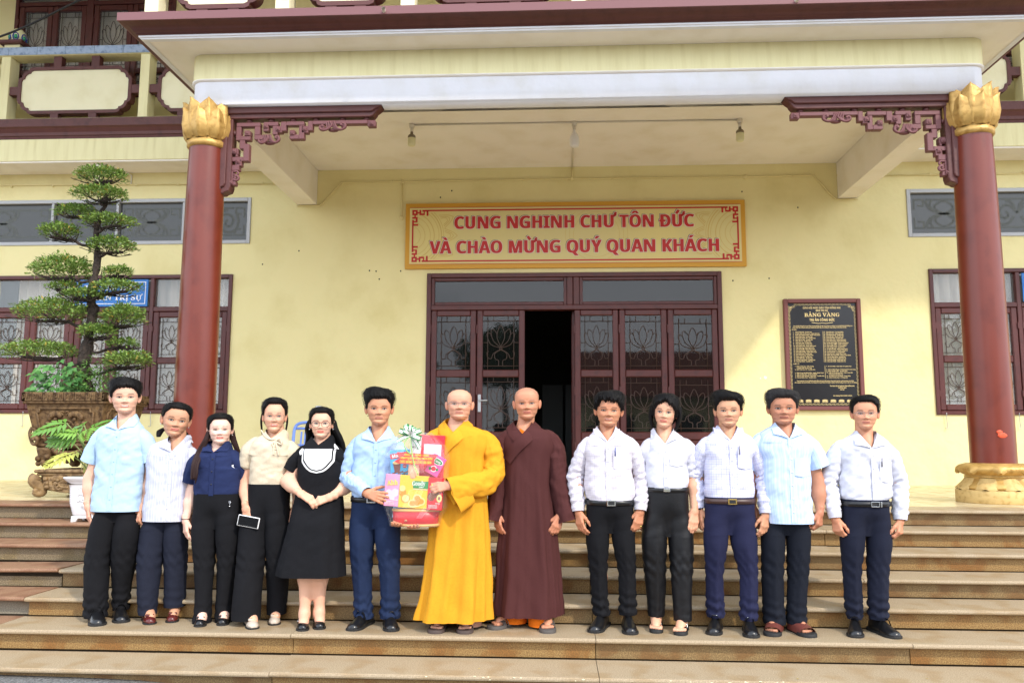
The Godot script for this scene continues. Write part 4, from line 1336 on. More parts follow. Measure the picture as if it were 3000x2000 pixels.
	var la := ["Chùa Phước Hội - Tp.Biên Hòa", "Tổ Đình Quốc Ân Kim Cang - Huyện Vĩnh Cửu", "Thiền viện Thường Chiếu - Huyện Long Thành", "Chùa Phước Viên - Tp.Biên Hòa", "Thiền viện Phước Sơn - Tp.Biên Hòa", "Quan Âm Tu Viện - Tp.Biên Hòa", "Chùa Phi Lai - Tp.Biên Hòa", "Chùa Phúc Lâm - Tp.Biên Hòa", "Chùa Phước Huệ - Tp.Biên Hòa", "Chùa Phước Hưng - Huyện Nhơn Trạch", "Chùa Pháp Hoa - Huyện Định Quán", "Chùa Quang Mỹ - Huyện Nhơn Trạch", "Chùa Long Hương - Huyện Nhơn Trạch", "Chùa Pháp Thường - Huyện Nhơn Trạch", "Chùa Bửu Long - Tp.Biên Hòa", "Chùa Thanh Long - Tp.Biên Hòa", "Chùa Long Vân - Tp.Biên Hòa", "Chùa Viên Giác - Tp.Biên Hòa", "Tổ Đình Long Thiền - Tp.Biên Hòa", "Chùa Đại Phước - Tp.Biên Hòa"]
	var lb := ["Chùa Bửu Sơn - T.x.Long Khánh", "NPĐ Giác Huệ - Huyện Xuân Lộc", "Chùa Định Quang - Tp.Biên Hòa", "Chùa Bửu Đức - Huyện Vĩnh Cửu", "Chùa Giác Minh - Tp.Biên Hòa", "Chùa Thiện Chơn - Huyện Định Quán", "Chùa Pháp Quang - Huyện Định Quán", "Tu viện Hạnh Chiếu - Huyện Long Thành", "Tịnh xá Ngọc Nhẫn - Huyện Trảng Bom", "Chùa Huyền Trang - T.x.Long Khánh", "Tịnh xá Ngọc Hòa - Tp.Biên Hòa", "Tu viện Liễu Đức - Huyện Long Thành", "Tu viện Toàn Giác - Huyện Trảng Bom", "Chùa Xuân Hòa - T.x.Long Khánh", "Chùa Đại Giác - Huyện Nhơn Trạch", "Thiền viện Linh Chiếu - Huyện Long Thành", "Tịnh xá Ngọc Đăng - Tp.Biên Hòa", "Chùa Giác Quang - Huyện Xuân Lộc", "Chùa Vĩnh Hưng - Huyện Vĩnh Cửu", "Chùa Bửu Phước - Huyện Vĩnh Cửu"]
	for i in 20:
		var y := 2.838 - i * 0.0223
		words("%d ." % (i + 1), Vector3(3.4, y, pz), 0.013, gold, o, "lettering", "sans_bold", 0.0, true)
		words(la[i], Vector3(3.433, y, pz), 0.013, gold, o, "lettering", "sans_bold", la[i].length() * 0.0083, true)
		words("%d ." % (i + 21), Vector3(3.835, y, pz), 0.013, gold, o, "lettering", "sans_bold", 0.0, true)
		words(lb[i], Vector3(3.868, y, pz), 0.013, gold, o, "lettering", "sans_bold", lb[i].length() * 0.0083, true)
	words("PHẬT TỬ :", Vector3(3.393, 2.38, pz), 0.014, gold, o, "lettering", "sans_bold", 0.085, true)
	for e in [[3.41, 2.345, "1 . Phật tử Tâm Lộc + Diệu Hương"], [3.43, 2.322, "- Tổ Đình Quốc Ân Kim Cang"], [3.41, 2.298, "2 . GĐPT Vân Kim Chi - Tp.Biên Hòa"], [3.41, 2.252, "3 . Phật tử Lưu Thị Minh Hiền - Huyện Nhơn Trạch"], [3.41, 2.23, "4 . Phật tử Diệu Thu - Tp.Hồ Chí Minh"], [3.41, 2.208, "5 . Phật tử Diệu Phương - Diệu Phúc - Tp.Biên Hòa"], [3.41, 2.184, "6 . Phật tử Diệu Phúc - Tp.Biên Hòa"],
			[3.85, 2.345, "7 . GĐ Chú Minh - Tiệm Điện 47 Tp.Biên Hòa"], [3.85, 2.3, "8 . Phật tử Diệu Nhung - Tổ Đình Quốc Ân Kim Cang"], [3.85, 2.277, "9 . Phật tử Diệu Liễu - Tp.Biên Hòa"], [3.85, 2.254, "10 . Phật tử Tâm Quang Hạnh + Diệu Chơn Viên"], [3.88, 2.23, "Tổ Đình Quốc Ân Kim Cang"], [3.85, 2.208, "11 . GĐ Phật tử Lê Thị Đông - P.Tam Hiệp"], [3.85, 2.184, "12 . Phật tử Diệu Ban - P.Trảng Dài"]]:
		words(e[2], Vector3(e[0], e[1], pz), 0.013, gold, o, "lettering", "sans_bold", e[2].length() * 0.0083, true)
	words("Thay mặt Ban Trị Sự GHPGVN tỉnh Đồng Nai xin hồi hướng Công Đức này lên mười phương chư Phật,", Vector3(3.83, 2.137, pz), 0.014, gold, o, "lettering", "sans_bold", 0.8)
	words("cầu nguyện cho các Tự Viện, chư Tăng Ni và quý Phật tử trong và ngoài tỉnh vô lượng an lạc, vạn sự cát tường.", Vector3(3.835, 2.114, pz), 0.014, gold, o, "lettering", "sans_bold", 0.87)
	words("TM. BAN TRỊ SỰ GHPGVN TỈNH ĐỒNG NAI", Vector3(4.06, 2.065, pz), 0.016, gold, o, "lettering", "sans_bold", 0.34)
	words("TRƯỞNG BAN", Vector3(4.06, 2.04, pz), 0.016, gold, o, "lettering", "sans_bold", 0.115)
	words("(Đã ký)", Vector3(4.06, 2.014, pz), 0.015, gold, o, "lettering", "sans_bold", 0.06)
	words("Hòa thượng THÍCH MINH CHÁNH", Vector3(4.06, 1.928, pz), 0.015, gold, o, "lettering", "sans_bold", 0.26)
	st = mb()
	for e in [[3.822, 2.85, 3.826, 2.405], [3.83, 2.355, 3.834, 2.172]]:
		strip(st, e[0], e[1], e[2], e[3], pz + 0.001)
	for s in [-1.0, 1.0]:
		ribbon(st, [Vector2(px, 2.968), Vector2(px + s * 0.05, 2.962), Vector2(px + s * 0.1, 2.968), Vector2(px + s * 0.15, 2.975)] if s > 0 else [Vector2(px - 0.15, 2.975), Vector2(px - 0.1, 2.968), Vector2(px - 0.05, 2.962), Vector2(px, 2.968)], 0.006, pz + 0.001)
	put(st, "rule", gold, o)
	# meander border
	st = mb()
	for i in 15:
		var x := 3.365 + 0.065 + i * 0.054
		for y in [3.234, 1.806]:
			for q in [[0, 0.008, 0.042, 0.012], [0, -0.008, 0.004, 0.012], [0, -0.008, 0.02, -0.004], [0.016, -0.008, 0.02, 0.003], [0.024, -0.012, 0.028, 0.004], [0.024, -0.012, 0.046, -0.008], [0.042, -0.012, 0.046, 0.004]]:
				strip(st, x + q[0], y + q[1], x + q[2], y + q[3], pz + 0.001)
	for i in 25:
		var y := 1.84 + 0.02 + i * 0.0545
		for x in [3.357, 4.28]:
			for q in [[0.008, 0, 0.012, 0.042], [-0.008, 0, 0.012, 0.004], [-0.008, 0, -0.004, 0.02], [-0.008, 0.016, 0.003, 0.02], [-0.012, 0.024, 0.004, 0.028], [-0.012, 0.024, -0.008, 0.046], [-0.012, 0.042, 0.004, 0.046]]:
				strip(st, x + q[0], y + q[1], x + q[2], y + q[3], pz + 0.001)
	put(st, "meander_border", gold, o)
	st = mb()
	for cx in [[3.365, 3.225, 1, -1], [4.272, 3.225, -1, -1], [3.375, 1.815, 1, 1], [4.262, 1.815, -1, 1]]:
		for k in 3:
			arc_band(st, Vector2(cx[0] + cx[2] * (0.02 + 0.024 * k), cx[1] + cx[3] * (0.03 - 0.006 * k)), 0.014, 0.005, 0, 5.4, pz + 0.001, Rect2(3, 1, 2, 3), 12)
			arc_band(st, Vector2(cx[0] + cx[2] * (0.024 - 0.006 * k), cx[1] + cx[3] * (0.03 + 0.022 * k)), 0.013, 0.005, 0, 5.4, pz + 0.0014, Rect2(3, 1, 2, 3), 12)
	put(st, "corner_flourish", gold, o)
	for i in 7:
		st = mb()
		var m := Vector2(3.47 + i * 0.1145, 1.852)
		for k in 7:
			var an := PI * (k + 0.5) / 7.0
			var t := m + Vector2(cos(an) * 0.042, sin(an) * 0.022)
			ribbon(st, [m, (m + t) * 0.5 + Vector2(0, 0.002), t], 0.009, pz + 0.001 + k * 0.0001)
		for s in [-1.0, 1.0]: ribbon(st, [m + Vector2(-s * 0.04, -0.012), m + Vector2(0, -0.016), m + Vector2(s * 0.04, -0.012)] if s < 0 else [m + Vector2(-0.03, -0.006), m, m + Vector2(0.03, -0.006)], 0.007, pz + 0.0012)
		put(st, "lotus_motif", gold, o)
	# blue door signs
	for e in [[-7.25, -6.12, "blue enamel sign with white lettering on the left window, partly hidden by the bonsai"], [6.63, 7.76, "blue enamel sign with a white border at the right picture edge"]]:
		o = thing("blue_sign", e[2], "sign", Vector3.ZERO, "blue window signs")
		boxed("plate", mat(Color8(18, 106, 182), 0.35), Vector3(e[0], 3.262, ZW + 0.034), Vector3(e[1], 3.672, ZW + 0.046), o, 0.002)
		st = mb()
		var wz := ZW + 0.048
		for q in [[e[0] + 0.035, 3.298, e[1] - 0.035, 3.308], [e[0] + 0.035, 3.626, e[1] - 0.035, 3.636], [e[0] + 0.035, 3.308, e[0] + 0.045, 3.626], [e[1] - 0.045, 3.308, e[1] - 0.035, 3.626]]:
			strip(st, q[0], q[1], q[2], q[3], wz)
		put(st, "border", M.bulb_white, o)
		var m: float = (e[0] + e[1]) * 0.5
		words("VĂN PHÒNG" if e[0] > 0 else "THƯỜNG TRỰC", Vector3(m, 3.548, wz - 0.001), 0.075, M.bulb_white, o, "lettering", "serif_bold", 0.85)
		words("BAN TRỊ SỰ", Vector3(m + 0.1 * (1 if e[0] < 0 else 0), 3.395, wz - 0.001), 0.075, M.bulb_white, o, "lettering", "serif_bold", 0.74)

# the far side of the courtyard, behind the camera: seen only in the panes
func build_opposite() -> void:
	var o := thing("opposite_building", "low building with a tiled roof across the courtyard, mirrored in the door panes", "building")
	boxed("wall", M.cream, Vector3(0.5, -0.27, 24), Vector3(16, 3.6, 30), o)
	var st := mb()
	prism(st, PackedVector2Array([Vector2(22.8, 3.5), Vector2(31, 3.5), Vector2(27, 6.2)]), 0.0, 16.5, 0.0, Transform3D(Basis(Vector3(0, 0, 1), Vector3(0, 1, 0), Vector3(1, 0, 0)), Vector3(0, 0, 0)))
	put(st, "roof", mat(Color8(130, 66, 50), 0.8), o)
	for i in 4:
		boxed("window", mat(Color8(40, 50, 58), 0.1), Vector3(2 + i * 3.5, 0.9, 23.96), Vector3(4 + i * 3.5, 2.6, 24.02), o)
	rng.seed = 91
	for k in 4:
		var t = [[-9.0, 26.0, 5.2, 3.4], [-3.0, 30.0, 6.4, 3.6], [-16.0, 28.0, 7.0, 4.6], [20.0, 27.0, 6.0, 4.0]][k]
		var tr := thing("courtyard_tree", ["smallest dark tree across the courtyard, mirrored left of the open leaf", "round tree across the courtyard, mirrored in the middle door panes", "tall dark tree far left across the courtyard", "tree at the far right beyond the tiled building"][k], "tree", Vector3(t[0], -0.27, t[1]), "trees across the courtyard")
		st = mb(true)
		tube(st, [Vector3(0, 0, 0), Vector3(0.1, t[2] * 0.4, 0), Vector3(-0.1, t[2] * 0.8, 0.1)], [0.28, 0.2, 0.1], 10)
		put(st, "trunk", mat(Color8(74, 60, 48), 0.9), tr)
		st = mb()
		for i in 3200:
			var d := Vector3(rng.randfn(), rng.randfn(), rng.randfn()).normalized()
			var p: Vector3 = Vector3(0, t[2], 0) + d * t[3] * pow(rng.randf(), 0.4) * (0.75 + 0.25 * noise.get_noise_3d(d.x * 90, d.y * 90, d.z * 90)) * Vector3(1, 0.72, 1)
			var u := Vector3(rng.randfn(), rng.randfn() * 0.6, rng.randfn()).normalized() * 0.2
			var w := u.cross(Vector3(rng.randfn(), rng.randfn(), rng.randfn())).normalized() * 0.11
			quad(st, p - u, p - w, p + u, p + w)
		tag(put(st, "crown", mat(Color8(58, 84, 40), 0.8), tr), "", "", "", "stuff")

# ------------------------------------------------------------------ bodies: tapered capsules joined by a smooth minimum, meshed as surface nets
func nets(st: SurfaceTool, bones: Array, cell: float, k: float, tint: Color) -> void:
	var lo := Vector3(1e9, 1e9, 1e9)
	var hi := -lo
	for b in bones:
		var r: float = maxf(b[2], b[3]) + cell * 3.0
		for e in 2:
			lo = lo.min(b[e] - Vector3(r, r, r))
			hi = hi.max(b[e] + Vector3(r, r, r))
	var nx := int((hi.x - lo.x) / cell) + 2
	var ny := int((hi.y - lo.y) / cell) + 2
	var nz := int((hi.z - lo.z) / cell) + 2
	var sy := nx
	var sz := nx * ny
	var f := PackedFloat32Array()
	f.resize(nx * ny * nz)
	f.fill(1.0)
	for b in bones:
		var a: Vector3 = b[0]
		var ab: Vector3 = b[1] - a
		var ra: float = b[2]
		var rb: float = b[3]
		var flat: float = b[4] if b.size() > 4 else 1.0      # depth factor
		var l2 := maxf(ab.length_squared(), 1e-9)
		var m := maxf(ra, rb) + cell * 2.5
		var p0 := ((a.min(b[1]) - Vector3(m, m, m) - lo) / cell).floor()
		var p1 := ((a.max(b[1]) + Vector3(m, m, m) - lo) / cell).ceil()
		for z in range(maxi(0, int(p0.z)), mini(nz, int(p1.z) + 1)):
			for y in range(maxi(0, int(p0.y)), mini(ny, int(p1.y) + 1)):
				var i := z * sz + y * sy + maxi(0, int(p0.x))
				for x in range(maxi(0, int(p0.x)), mini(nx, int(p1.x) + 1)):
					var p := lo + Vector3(x, y, z) * cell - a
					var t := clampf(p.dot(ab) / l2, 0.0, 1.0)
					var q := p - ab * t
					if flat != 1.0: q.z /= flat
					var d := q.length() - (ra + (rb - ra) * t)
					var g := f[i]
					var h := k - absf(g - d)
					f[i] = minf(g, d) - (h * h / k * 0.25 if h > 0.0 else 0.0)
					i += 1
	var vid := PackedInt32Array()
	vid.resize(f.size())
	vid.fill(-1)
	var verts := PackedVector3Array()
	var offs := [0, 1, sy, sy + 1, sz, sz + 1, sz + sy, sz + sy + 1]
	var lim := cell * 2.2
	var cells := PackedInt32Array()
	for i in f.size() - sz - sy - 1:
		if absf(f[i]) < lim: cells.append(i)
	var edges := [[0, 1], [2, 3], [4, 5], [6, 7], [0, 2], [1, 3], [4, 6], [5, 7], [0, 4], [1, 5], [2, 6], [3, 7]]
	var corner := [Vector3(0, 0, 0), Vector3(1, 0, 0), Vector3(0, 1, 0), Vector3(1, 1, 0), Vector3(0, 0, 1), Vector3(1, 0, 1), Vector3(0, 1, 1), Vector3(1, 1, 1)]
	for i in cells:
		var inside := 0
		for o in offs:
			if f[i + o] < 0.0: inside += 1
		if inside == 0 or inside == 8: continue
		var s := Vector3.ZERO
		var c := 0
		for e in edges:
			var g0 := f[i + offs[e[0]]]
			var g1 := f[i + offs[e[1]]]
			if (g0 < 0.0) != (g1 < 0.0):
				s += corner[e[0]].lerp(corner[e[1]], g0 / (g0 - g1))
				c += 1
		vid[i] = verts.size()
		verts.append(lo + (Vector3(i % nx, (i / nx) % ny, i / sz) + s / c) * cell)
	st.set_color(tint)
	st.set_uv(Vector2.ZERO)
	var dirs := [[1, sy, sz], [sy, sz, 1], [sz, 1, sy]]
	for i in cells:
		var g := f[i]
		for d in dirs:
			var g1 := f[i + d[0]]
			if (g < 0.0) == (g1 < 0.0): continue
			var a := vid[i]
			var b := vid[i - d[1]]
			var c := vid[i - d[1] - d[2]]
			var e := vid[i - d[2]]
			if a < 0 or b < 0 or c < 0 or e < 0: continue
			var q := [a, b, c, a, c, e] if g >= 0.0 else [a, c, b, a, e, c]
			for n in q: st.add_vertex(verts[n])

# ------------------------------------------------------------------ heads
const HW := [[0.0, 0.009], [0.03, 0.025], [0.07, 0.037], [0.14, 0.049], [0.25, 0.061], [0.4, 0.070], [0.5, 0.0738], [0.62, 0.0755], [0.75, 0.0755], [0.85, 0.068], [0.93, 0.051], [0.98, 0.028], [1.0, 0.004]]
const HF := [[0.0, 0.045], [0.03, 0.064], [0.07, 0.075], [0.12, 0.08], [0.18, 0.078], [0.27, 0.082], [0.36, 0.084], [0.5, 0.083], [0.57, 0.088], [0.66, 0.0895], [0.76, 0.086], [0.86, 0.073], [0.93, 0.053], [0.98, 0.026], [1.0, 0.002]]
const HB := [[0.0, 0.02], [0.12, 0.04], [0.25, 0.066], [0.4, 0.088], [0.55, 0.102], [0.7, 0.105], [0.85, 0.085], [0.93, 0.061], [0.98, 0.031], [1.0, 0.004]]

func g2(x: float, y: float, x0: float, y0: float, sx: float, sy: float) -> float:
	var a := (x - x0) / sx
	var b := (y - y0) / sy
	return exp(-a * a - b * b)

# relief of the face (unit head 0.225 m tall): x from the midline, t from chin (0) to crown (1)
func relief(x: float, t: float, h: Dictionary) -> float:
	var y := t * 0.225
	var ax := absf(x)
	var d := 0.0
	var nose := pick([[0.31, 0.0], [0.335, 0.004], [0.352, 0.0155], [0.375, 0.0195], [0.42, 0.0135], [0.5, 0.0055], [0.56, 0.0015], [0.6, 0.0]], t)
	if nose > 0.0:
		var sg := pick([[0.33, 0.0135], [0.38, 0.0125], [0.46, 0.0085], [0.56, 0.009]], t)
		d += nose * exp(-(x / sg) * (x / sg)) * h.nose
	d += 0.0075 * h.nose * g2(ax, t, 0.0135, 0.362, 0.0062, 0.022)
	d -= 0.0042 * g2(ax, t, 0.031, 0.505, 0.019, 0.055)
	d += 0.0012 * h.brow * g2(ax, t, 0.028, 0.58, 0.024, 0.035)
	d += 0.0045 * h.cheek * g2(ax, t, 0.046, 0.405, 0.02, 0.075)
	d += 0.003 * h.cheek * g2(ax, t, 0.034, 0.34, 0.018, 0.06)
	var mt: float = 0.243 + h.smile * 0.022 * (x / 0.025) * (x / 0.025)
	var lipx := exp(-pow(ax / (0.024 * h.mouth), 4.0))
	d += lipx * (0.0036 * exp(-pow((t - mt - 0.016) / 0.016, 2.0)) + 0.0042 * exp(-pow((t - mt + 0.019) / 0.018, 2.0)) - 0.0022 * exp(-pow((t - mt) / 0.006, 2.0)))
	d -= 0.0016 * g2(x, t, 0.0, 0.18, 0.022, 0.022)
	d += 0.0035 * g2(x, t, 0.0, 0.1, 0.02, 0.055)
	# folds from the nose wings to the corners of the mouth, bags under the eyes
	var fx := lerpf(0.029, 0.017, clampf((t - 0.24) / 0.12, 0.0, 1.0))
	if t > 0.2 and t < 0.38: d -= 0.0016 * h.fold * exp(-pow((ax - fx) / 0.0045, 2.0)) * smoothstep(0.2, 0.25, t) * smoothstep(0.38, 0.34, t)
	d -= 0.0016 * h.fold * exp(-pow((t - 0.452 + 3.0 * (ax - 0.031) * (ax - 0.031) * 10.0) / 0.008, 2.0)) * exp(-pow((ax - 0.031) / 0.014, 2.0))
	d -= 0.0012 * h.fold * exp(-pow((ax - 0.005) / 0.0022, 2.0)) * g2(0.0, t, 0.0, 0.59, 1.0, 0.03)
	return d

func head_point(th: float, t: float, h: Dictionary, out := 0.0) -> Vector3:
	var w: float = pick(HW, t) * lerpf(1.0, h.jaw, smoothstep(0.4, 0.1, t))
	var s := sin(th)
	var c := cos(th)
	var dz: float = pick(HF, t) if c > 0.0 else pick(HB, t)
	var n := 2.3 if c > 0.0 else 2.1
	var rr := pow(pow(absf(s), n) + pow(absf(c), n), -1.0 / n)
	var p := Vector3(s * rr * (w + out), (t - 0.5) * 0.225, c * rr * (dz + out))
	if t > 0.5: p.y += out * smoothstep(0.5, 1.0, t)
	return p

func head_scale(h: Dictionary) -> Vector3:
	return Vector3(h.w / 0.171, h.h / 0.225, h.get("d", 1.06))

func face_point(x: float, t: float, h: Dictionary, out := 0.0) -> Vector3:
	var w: float = pick(HW, t) * lerpf(1.0, h.jaw, smoothstep(0.4, 0.1, t))
	var z: float = pick(HF, t) * pow(maxf(0.0, 1.0 - pow(absf(x) / w, 2.3)), 1.0 / 2.3)
	return Vector3(x, (t - 0.5) * 0.225, z + relief(x, t, h) + out)

func make_head(st: SurfaceTool, h: Dictionary, xf: Transform3D) -> void:
	var cols := []
	for i in 92:
		var u := -1.0 + 2.0 * i / 92.0
		cols.append(PI * (0.45 * u + 0.55 * u * u * u * absf(u) if false else (u * 0.5 + 0.5 * u * absf(u) * absf(u))))
	var ts := []
	for i in 13: ts.append(0.0 + 0.16 * pow(i / 13.0, 1.4))
	for i in 52: ts.append(0.16 + 0.44 * i / 52.0)
	for i in 21: ts.append(0.6 + 0.4 * sin(PI / 2 * i / 20.0))
	var rows := []
	var colors := []
	var skin: Color = h.skin
	var lip: Color = h.lip
	var sc := head_scale(h)
	for t in ts:
		var row := PackedVector3Array()
		var crow := PackedColorArray()
		for th in cols:
			var p := head_point(th, t, h)
			var c := skin
			if cos(th) > 0.1:
				p.z += relief(p.x, t, h) * smoothstep(0.1, 0.45, cos(th))
				var ax := absf(p.x)
				var mt: float = 0.243 + h.smile * 0.022 * (p.x / 0.025) * (p.x / 0.025)
				var mw: float = 0.0245 * h.mouth
				var edge := smoothstep(mw, mw - 0.004, ax)
				var up := smoothstep(0.036, 0.026, t - mt) * smoothstep(-0.004, 0.002, t - mt)
				var dn := smoothstep(0.046, 0.034, mt - t) * smoothstep(-0.004, 0.002, mt - t)
				c = c.lerp(lip, maxf(up, dn) * edge * h.lips)
				if h.teeth > 0.0 and ax < mw * 0.8:
					c = c.lerp(Color(0.72, 0.68, 0.62), smoothstep(0.014 * h.teeth, 0.008 * h.teeth, absf(t - mt - 0.002)) * smoothstep(mw * 0.8, mw * 0.6, ax))
				else:
					c = c.lerp(lip.darkened(0.5), smoothstep(0.0065, 0.002, absf(t - mt)) * smoothstep(mw + 0.001, mw - 0.004, ax))
				# eyebrows
				var by: float = 0.578 + h.get("browlift", 0.0) + 0.012 * (1.0 - pow((ax - 0.034) / 0.02, 2.0)) + 0.006 - 0.3 * maxf(0.0, ax - 0.04)
				var bm := smoothstep(0.017, 0.006, absf(t - by)) * smoothstep(0.012, 0.018, ax) * smoothstep(0.054, 0.046, ax)
				c = c.lerp(h.hair.lerp(skin, 0.16), bm * h.browc)
				# warmer cheeks, lips of the lids
				c = c.lerp(Color(skin.r, skin.g * 0.82, skin.b * 0.8), 0.28 * g2(ax, t, 0.045, 0.38, 0.022, 0.09))
				c = c.lerp(Color(skin.r * 0.75, skin.g * 0.62, skin.b * 0.6), 0.7 * smoothstep(0.006, 0.002, absf(t - 0.337)) * smoothstep(0.004, 0.006, ax) * smoothstep(0.013, 0.01, ax))
			if h.stubble > 0.0:
				var hl := hairline(th, h)
				c = c.lerp(h.hair.lerp(skin, 0.35), h.stubble * smoothstep(hl - 0.02, hl + 0.03, t))
			row.append(xf * (p * sc))
			crow.append(c)
		rows.append(row)
		colors.append(crow)
	loft(st, rows, true, true, true, Vector2.ONE, colors)
	# ears
	st.set_color(skin)
	for s in [-1.0, 1.0]:
		var er := []
		var ec := []
		for i in 9:
			var a := -PI / 2 + PI * i / 8.0
			var row := PackedVector3Array()
			var cr := PackedColorArray()
			for j in 14:
				var b = TAU * j / 14.0 * s
				var e := Vector3(cos(b) * 0.0085 * cos(a), sin(a) * 0.031, sin(b) * 0.0165 * cos(a))
				if cos(b) * s > 0.0: e.x += 0.0
				e = Basis(Vector3(0, 1, 0), -s * 0.5) * e
				var k := sin(b * s) * cos(a)
				e.x += s * (0.007 + 0.004 * sin(a) - 0.004 * g2(k, sin(a), 0.1, 0.1, 0.5, 0.5))
				e.z += 0.005 * sin(a) * -1.0
				row.append(xf * ((Vector3(s * 0.074, -0.004, -0.008) + e) * sc))
				cr.append(Color(skin.r, skin.g * 0.9, skin.b * 0.88))
			er.append(row)
			ec.append(cr)
		loft(st, er, true, false, false, Vector2.ONE, ec)

func make_eyes(h: Dictionary, xf: Transform3D, parent: Node) -> void:
	var sc := head_scale(h)
	for s in [-1.0, 1.0]:
		var st := mb(true)
		var rows := []
		var cr := []
		var ex := 0.0315
		var hu: float = 0.0052 * h.eye
		var hd: float = 0.0038 * h.eye
		for j in 9:
			var row := PackedVector3Array()
			var cc := PackedColorArray()
			for i in 15:
				var u := -1.0 + 2.0 * i / 14.0
				var k := pow(maxf(0.0, 1.0 - u * u), 0.62)
				var dy = lerpf(hu, -hd, j / 8.0) * k + 0.0012 * u * s
				var x = ex * s + u * 0.0138
				var p := face_point(x, 0.503, h, 0.0)
				p.y += dy
				p.z = face_point(x, 0.503, h).z + 0.0022 + 0.0024 * k - absf(dy) * 0.12
				row.append(xf * (p * sc))
				var r := Vector2(u * 0.0138 - h.get("gaze", 0.0), dy - 0.0006).length()
				cc.append(Color(0.016, 0.009, 0.007) if r < 0.0056 else Color(0.52, 0.48, 0.45))
			rows.append(row)
			cr.append(cc)
		rows.reverse()
		cr.reverse()
		loft(st, rows, false, false, false, Vector2.ONE, cr)
		var lid := []
		var low := []
		for i in 11:
			var u := -1.0 + 2.0 * i / 10.0
			var k := pow(maxf(0.0, 1.0 - u * u), 0.62)
			var x = ex * s + u * 0.0148
			var z := face_point(x, 0.503, h).z + 0.0035 + 0.002 * k
			lid.append(xf * (Vector3(x, 0.003 * 0.225 + (hu + 0.0006) * k + 0.0012 * u * s, z) * sc))
			low.append(xf * (Vector3(x, 0.003 * 0.225 - (hd + 0.0006) * k + 0.0012 * u * s, z - 0.001) * sc))
		st.set_color(Color(0.012, 0.009, 0.008))
		tube(st, lid, 0.0013 + 0.0004 * h.lash, 5)
		st.set_color(h.skin.darkened(0.55))
		tube(st, low, 0.0007, 5)
		put(st, "eye", M.eye, parent)

# lower edge of the hair as t, by azimuth (0 = forehead)
func hairline(th: float, h: Dictionary) -> float:
	var a := absf(th)
	var base := pick([[0.0, h.front], [0.55, h.front + h.get("dip", 0.0)], [0.95, h.temple], [1.2, h.side], [1.42, h.side - 0.02], [1.75, 0.52], [2.1, h.nape + 0.06], [PI, h.nape]], a)
	return base + h.get("part", 0.0) * 0.05 * clampf(sin(th * 1.5), -1, 1)

func make_hair(h: Dictionary, xf: Transform3D, parent: Node) -> MeshInstance3D:
	var sc := head_scale(h)
	var st := mb(true)
	var rows := []
	var nc := 120
	var nt := 56
	var f := FastNoiseLite.new()
	f.seed = h.seed
	f.frequency = 1.0
	for i in nt + 1:
		var row := PackedVector3Array()
		for j in nc:
			var th := -PI + TAU * j / nc
			var hl := hairline(th, h)
			var jag: float = h.jag * (f.get_noise_2d(th * 9.0, 3.0) + 0.6 * f.get_noise_2d(th * 24.0, 7.0)) * smoothstep(1.3, 0.9, absf(th))
			var u := float(i) / nt
			var t := lerpf(hl + jag - 0.025, 1.0, 1.0 - pow(1.0 - u, 1.25)) if u > 0.0 else hl + jag - 0.03
			t = clampf(t, 0.02, 1.0)
			var into := smoothstep(0.0, 0.1, u)
			var vol := pick([[0.3, h.th_side], [0.62, h.th_side], [0.8, lerpf(h.th_side, h.th_top, 0.7)], [1.0, h.th_top]], t)
			# lift over the forehead, side-swept
			vol += h.lift * smoothstep(0.75, 0.9, t) * maxf(0.0, cos(th + h.sweep)) * 0.8
			if absf(th) < 1.3: vol += h.get("fringe", 0.0) * smoothstep(0.35, 0.0, u)
			var strand := f.get_noise_3d(th * 14.0 + t * 5.0 * h.sweep, t * 3.0, 1.0) * 0.0028 + f.get_noise_3d(th * 34.0 + t * 9.0 * h.sweep, t * 4.0, 5.0) * 0.0016
			var o = -0.004 + into * (vol + 0.004 + strand * h.messy)
			var p := head_point(th, t, h, o)
			if cos(th) > 0.1: p.z += relief(p.x, t, h) * 0.5
			row.append(xf * (p * sc))
		rows.append(row)
	loft(st, rows, true, false, true)
	# loose strands that break the outline
	var g := RandomNumberGenerator.new()
	g.seed = h.seed * 77
	for k in 520:
		var th := g.randf_range(-PI, PI)
		var hl := hairline(th, h)
		var t0 := lerpf(maxf(hl, 0.3), 1.0, pow(g.randf(), 0.6))
		var vol = pick([[0.3, h.th_side], [0.62, h.th_side], [0.8, lerpf(h.th_side, h.th_top, 0.7)], [1.0, h.th_top]], t0) + h.lift * smoothstep(0.75, 0.9, t0) * maxf(0.0, cos(th + h.sweep)) * 0.8
		var t1 := maxf(hl - 0.03, t0 - g.randf_range(0.1, 0.2))
		var th1 = th + h.sweep * 0.18 + g.randfn() * 0.07
		var a := head_point(th, t0, h, vol)
		var b := head_point(lerpf(th, th1, 0.5), (t0 + t1) * 0.5, h, vol + 0.004 + 0.003 * h.messy * g.randf())
		var c := head_point(th1, t1, h, (vol * 0.5 if t1 < hl + 0.05 else vol) + 0.004 * g.randf())
		var s := (b - a).cross(b).normalized() * 0.0013
		tri(st, xf * ((a - s) * sc), xf * ((a + s) * sc), xf * ((b + s) * sc))
		tri(st, xf * ((a - s) * sc), xf * ((b + s) * sc), xf * ((b - s) * sc))
		tri(st, xf * ((b - s) * sc), xf * ((b + s) * sc), xf * (c * sc))
	return put(st, "hair", h.hairm, parent)

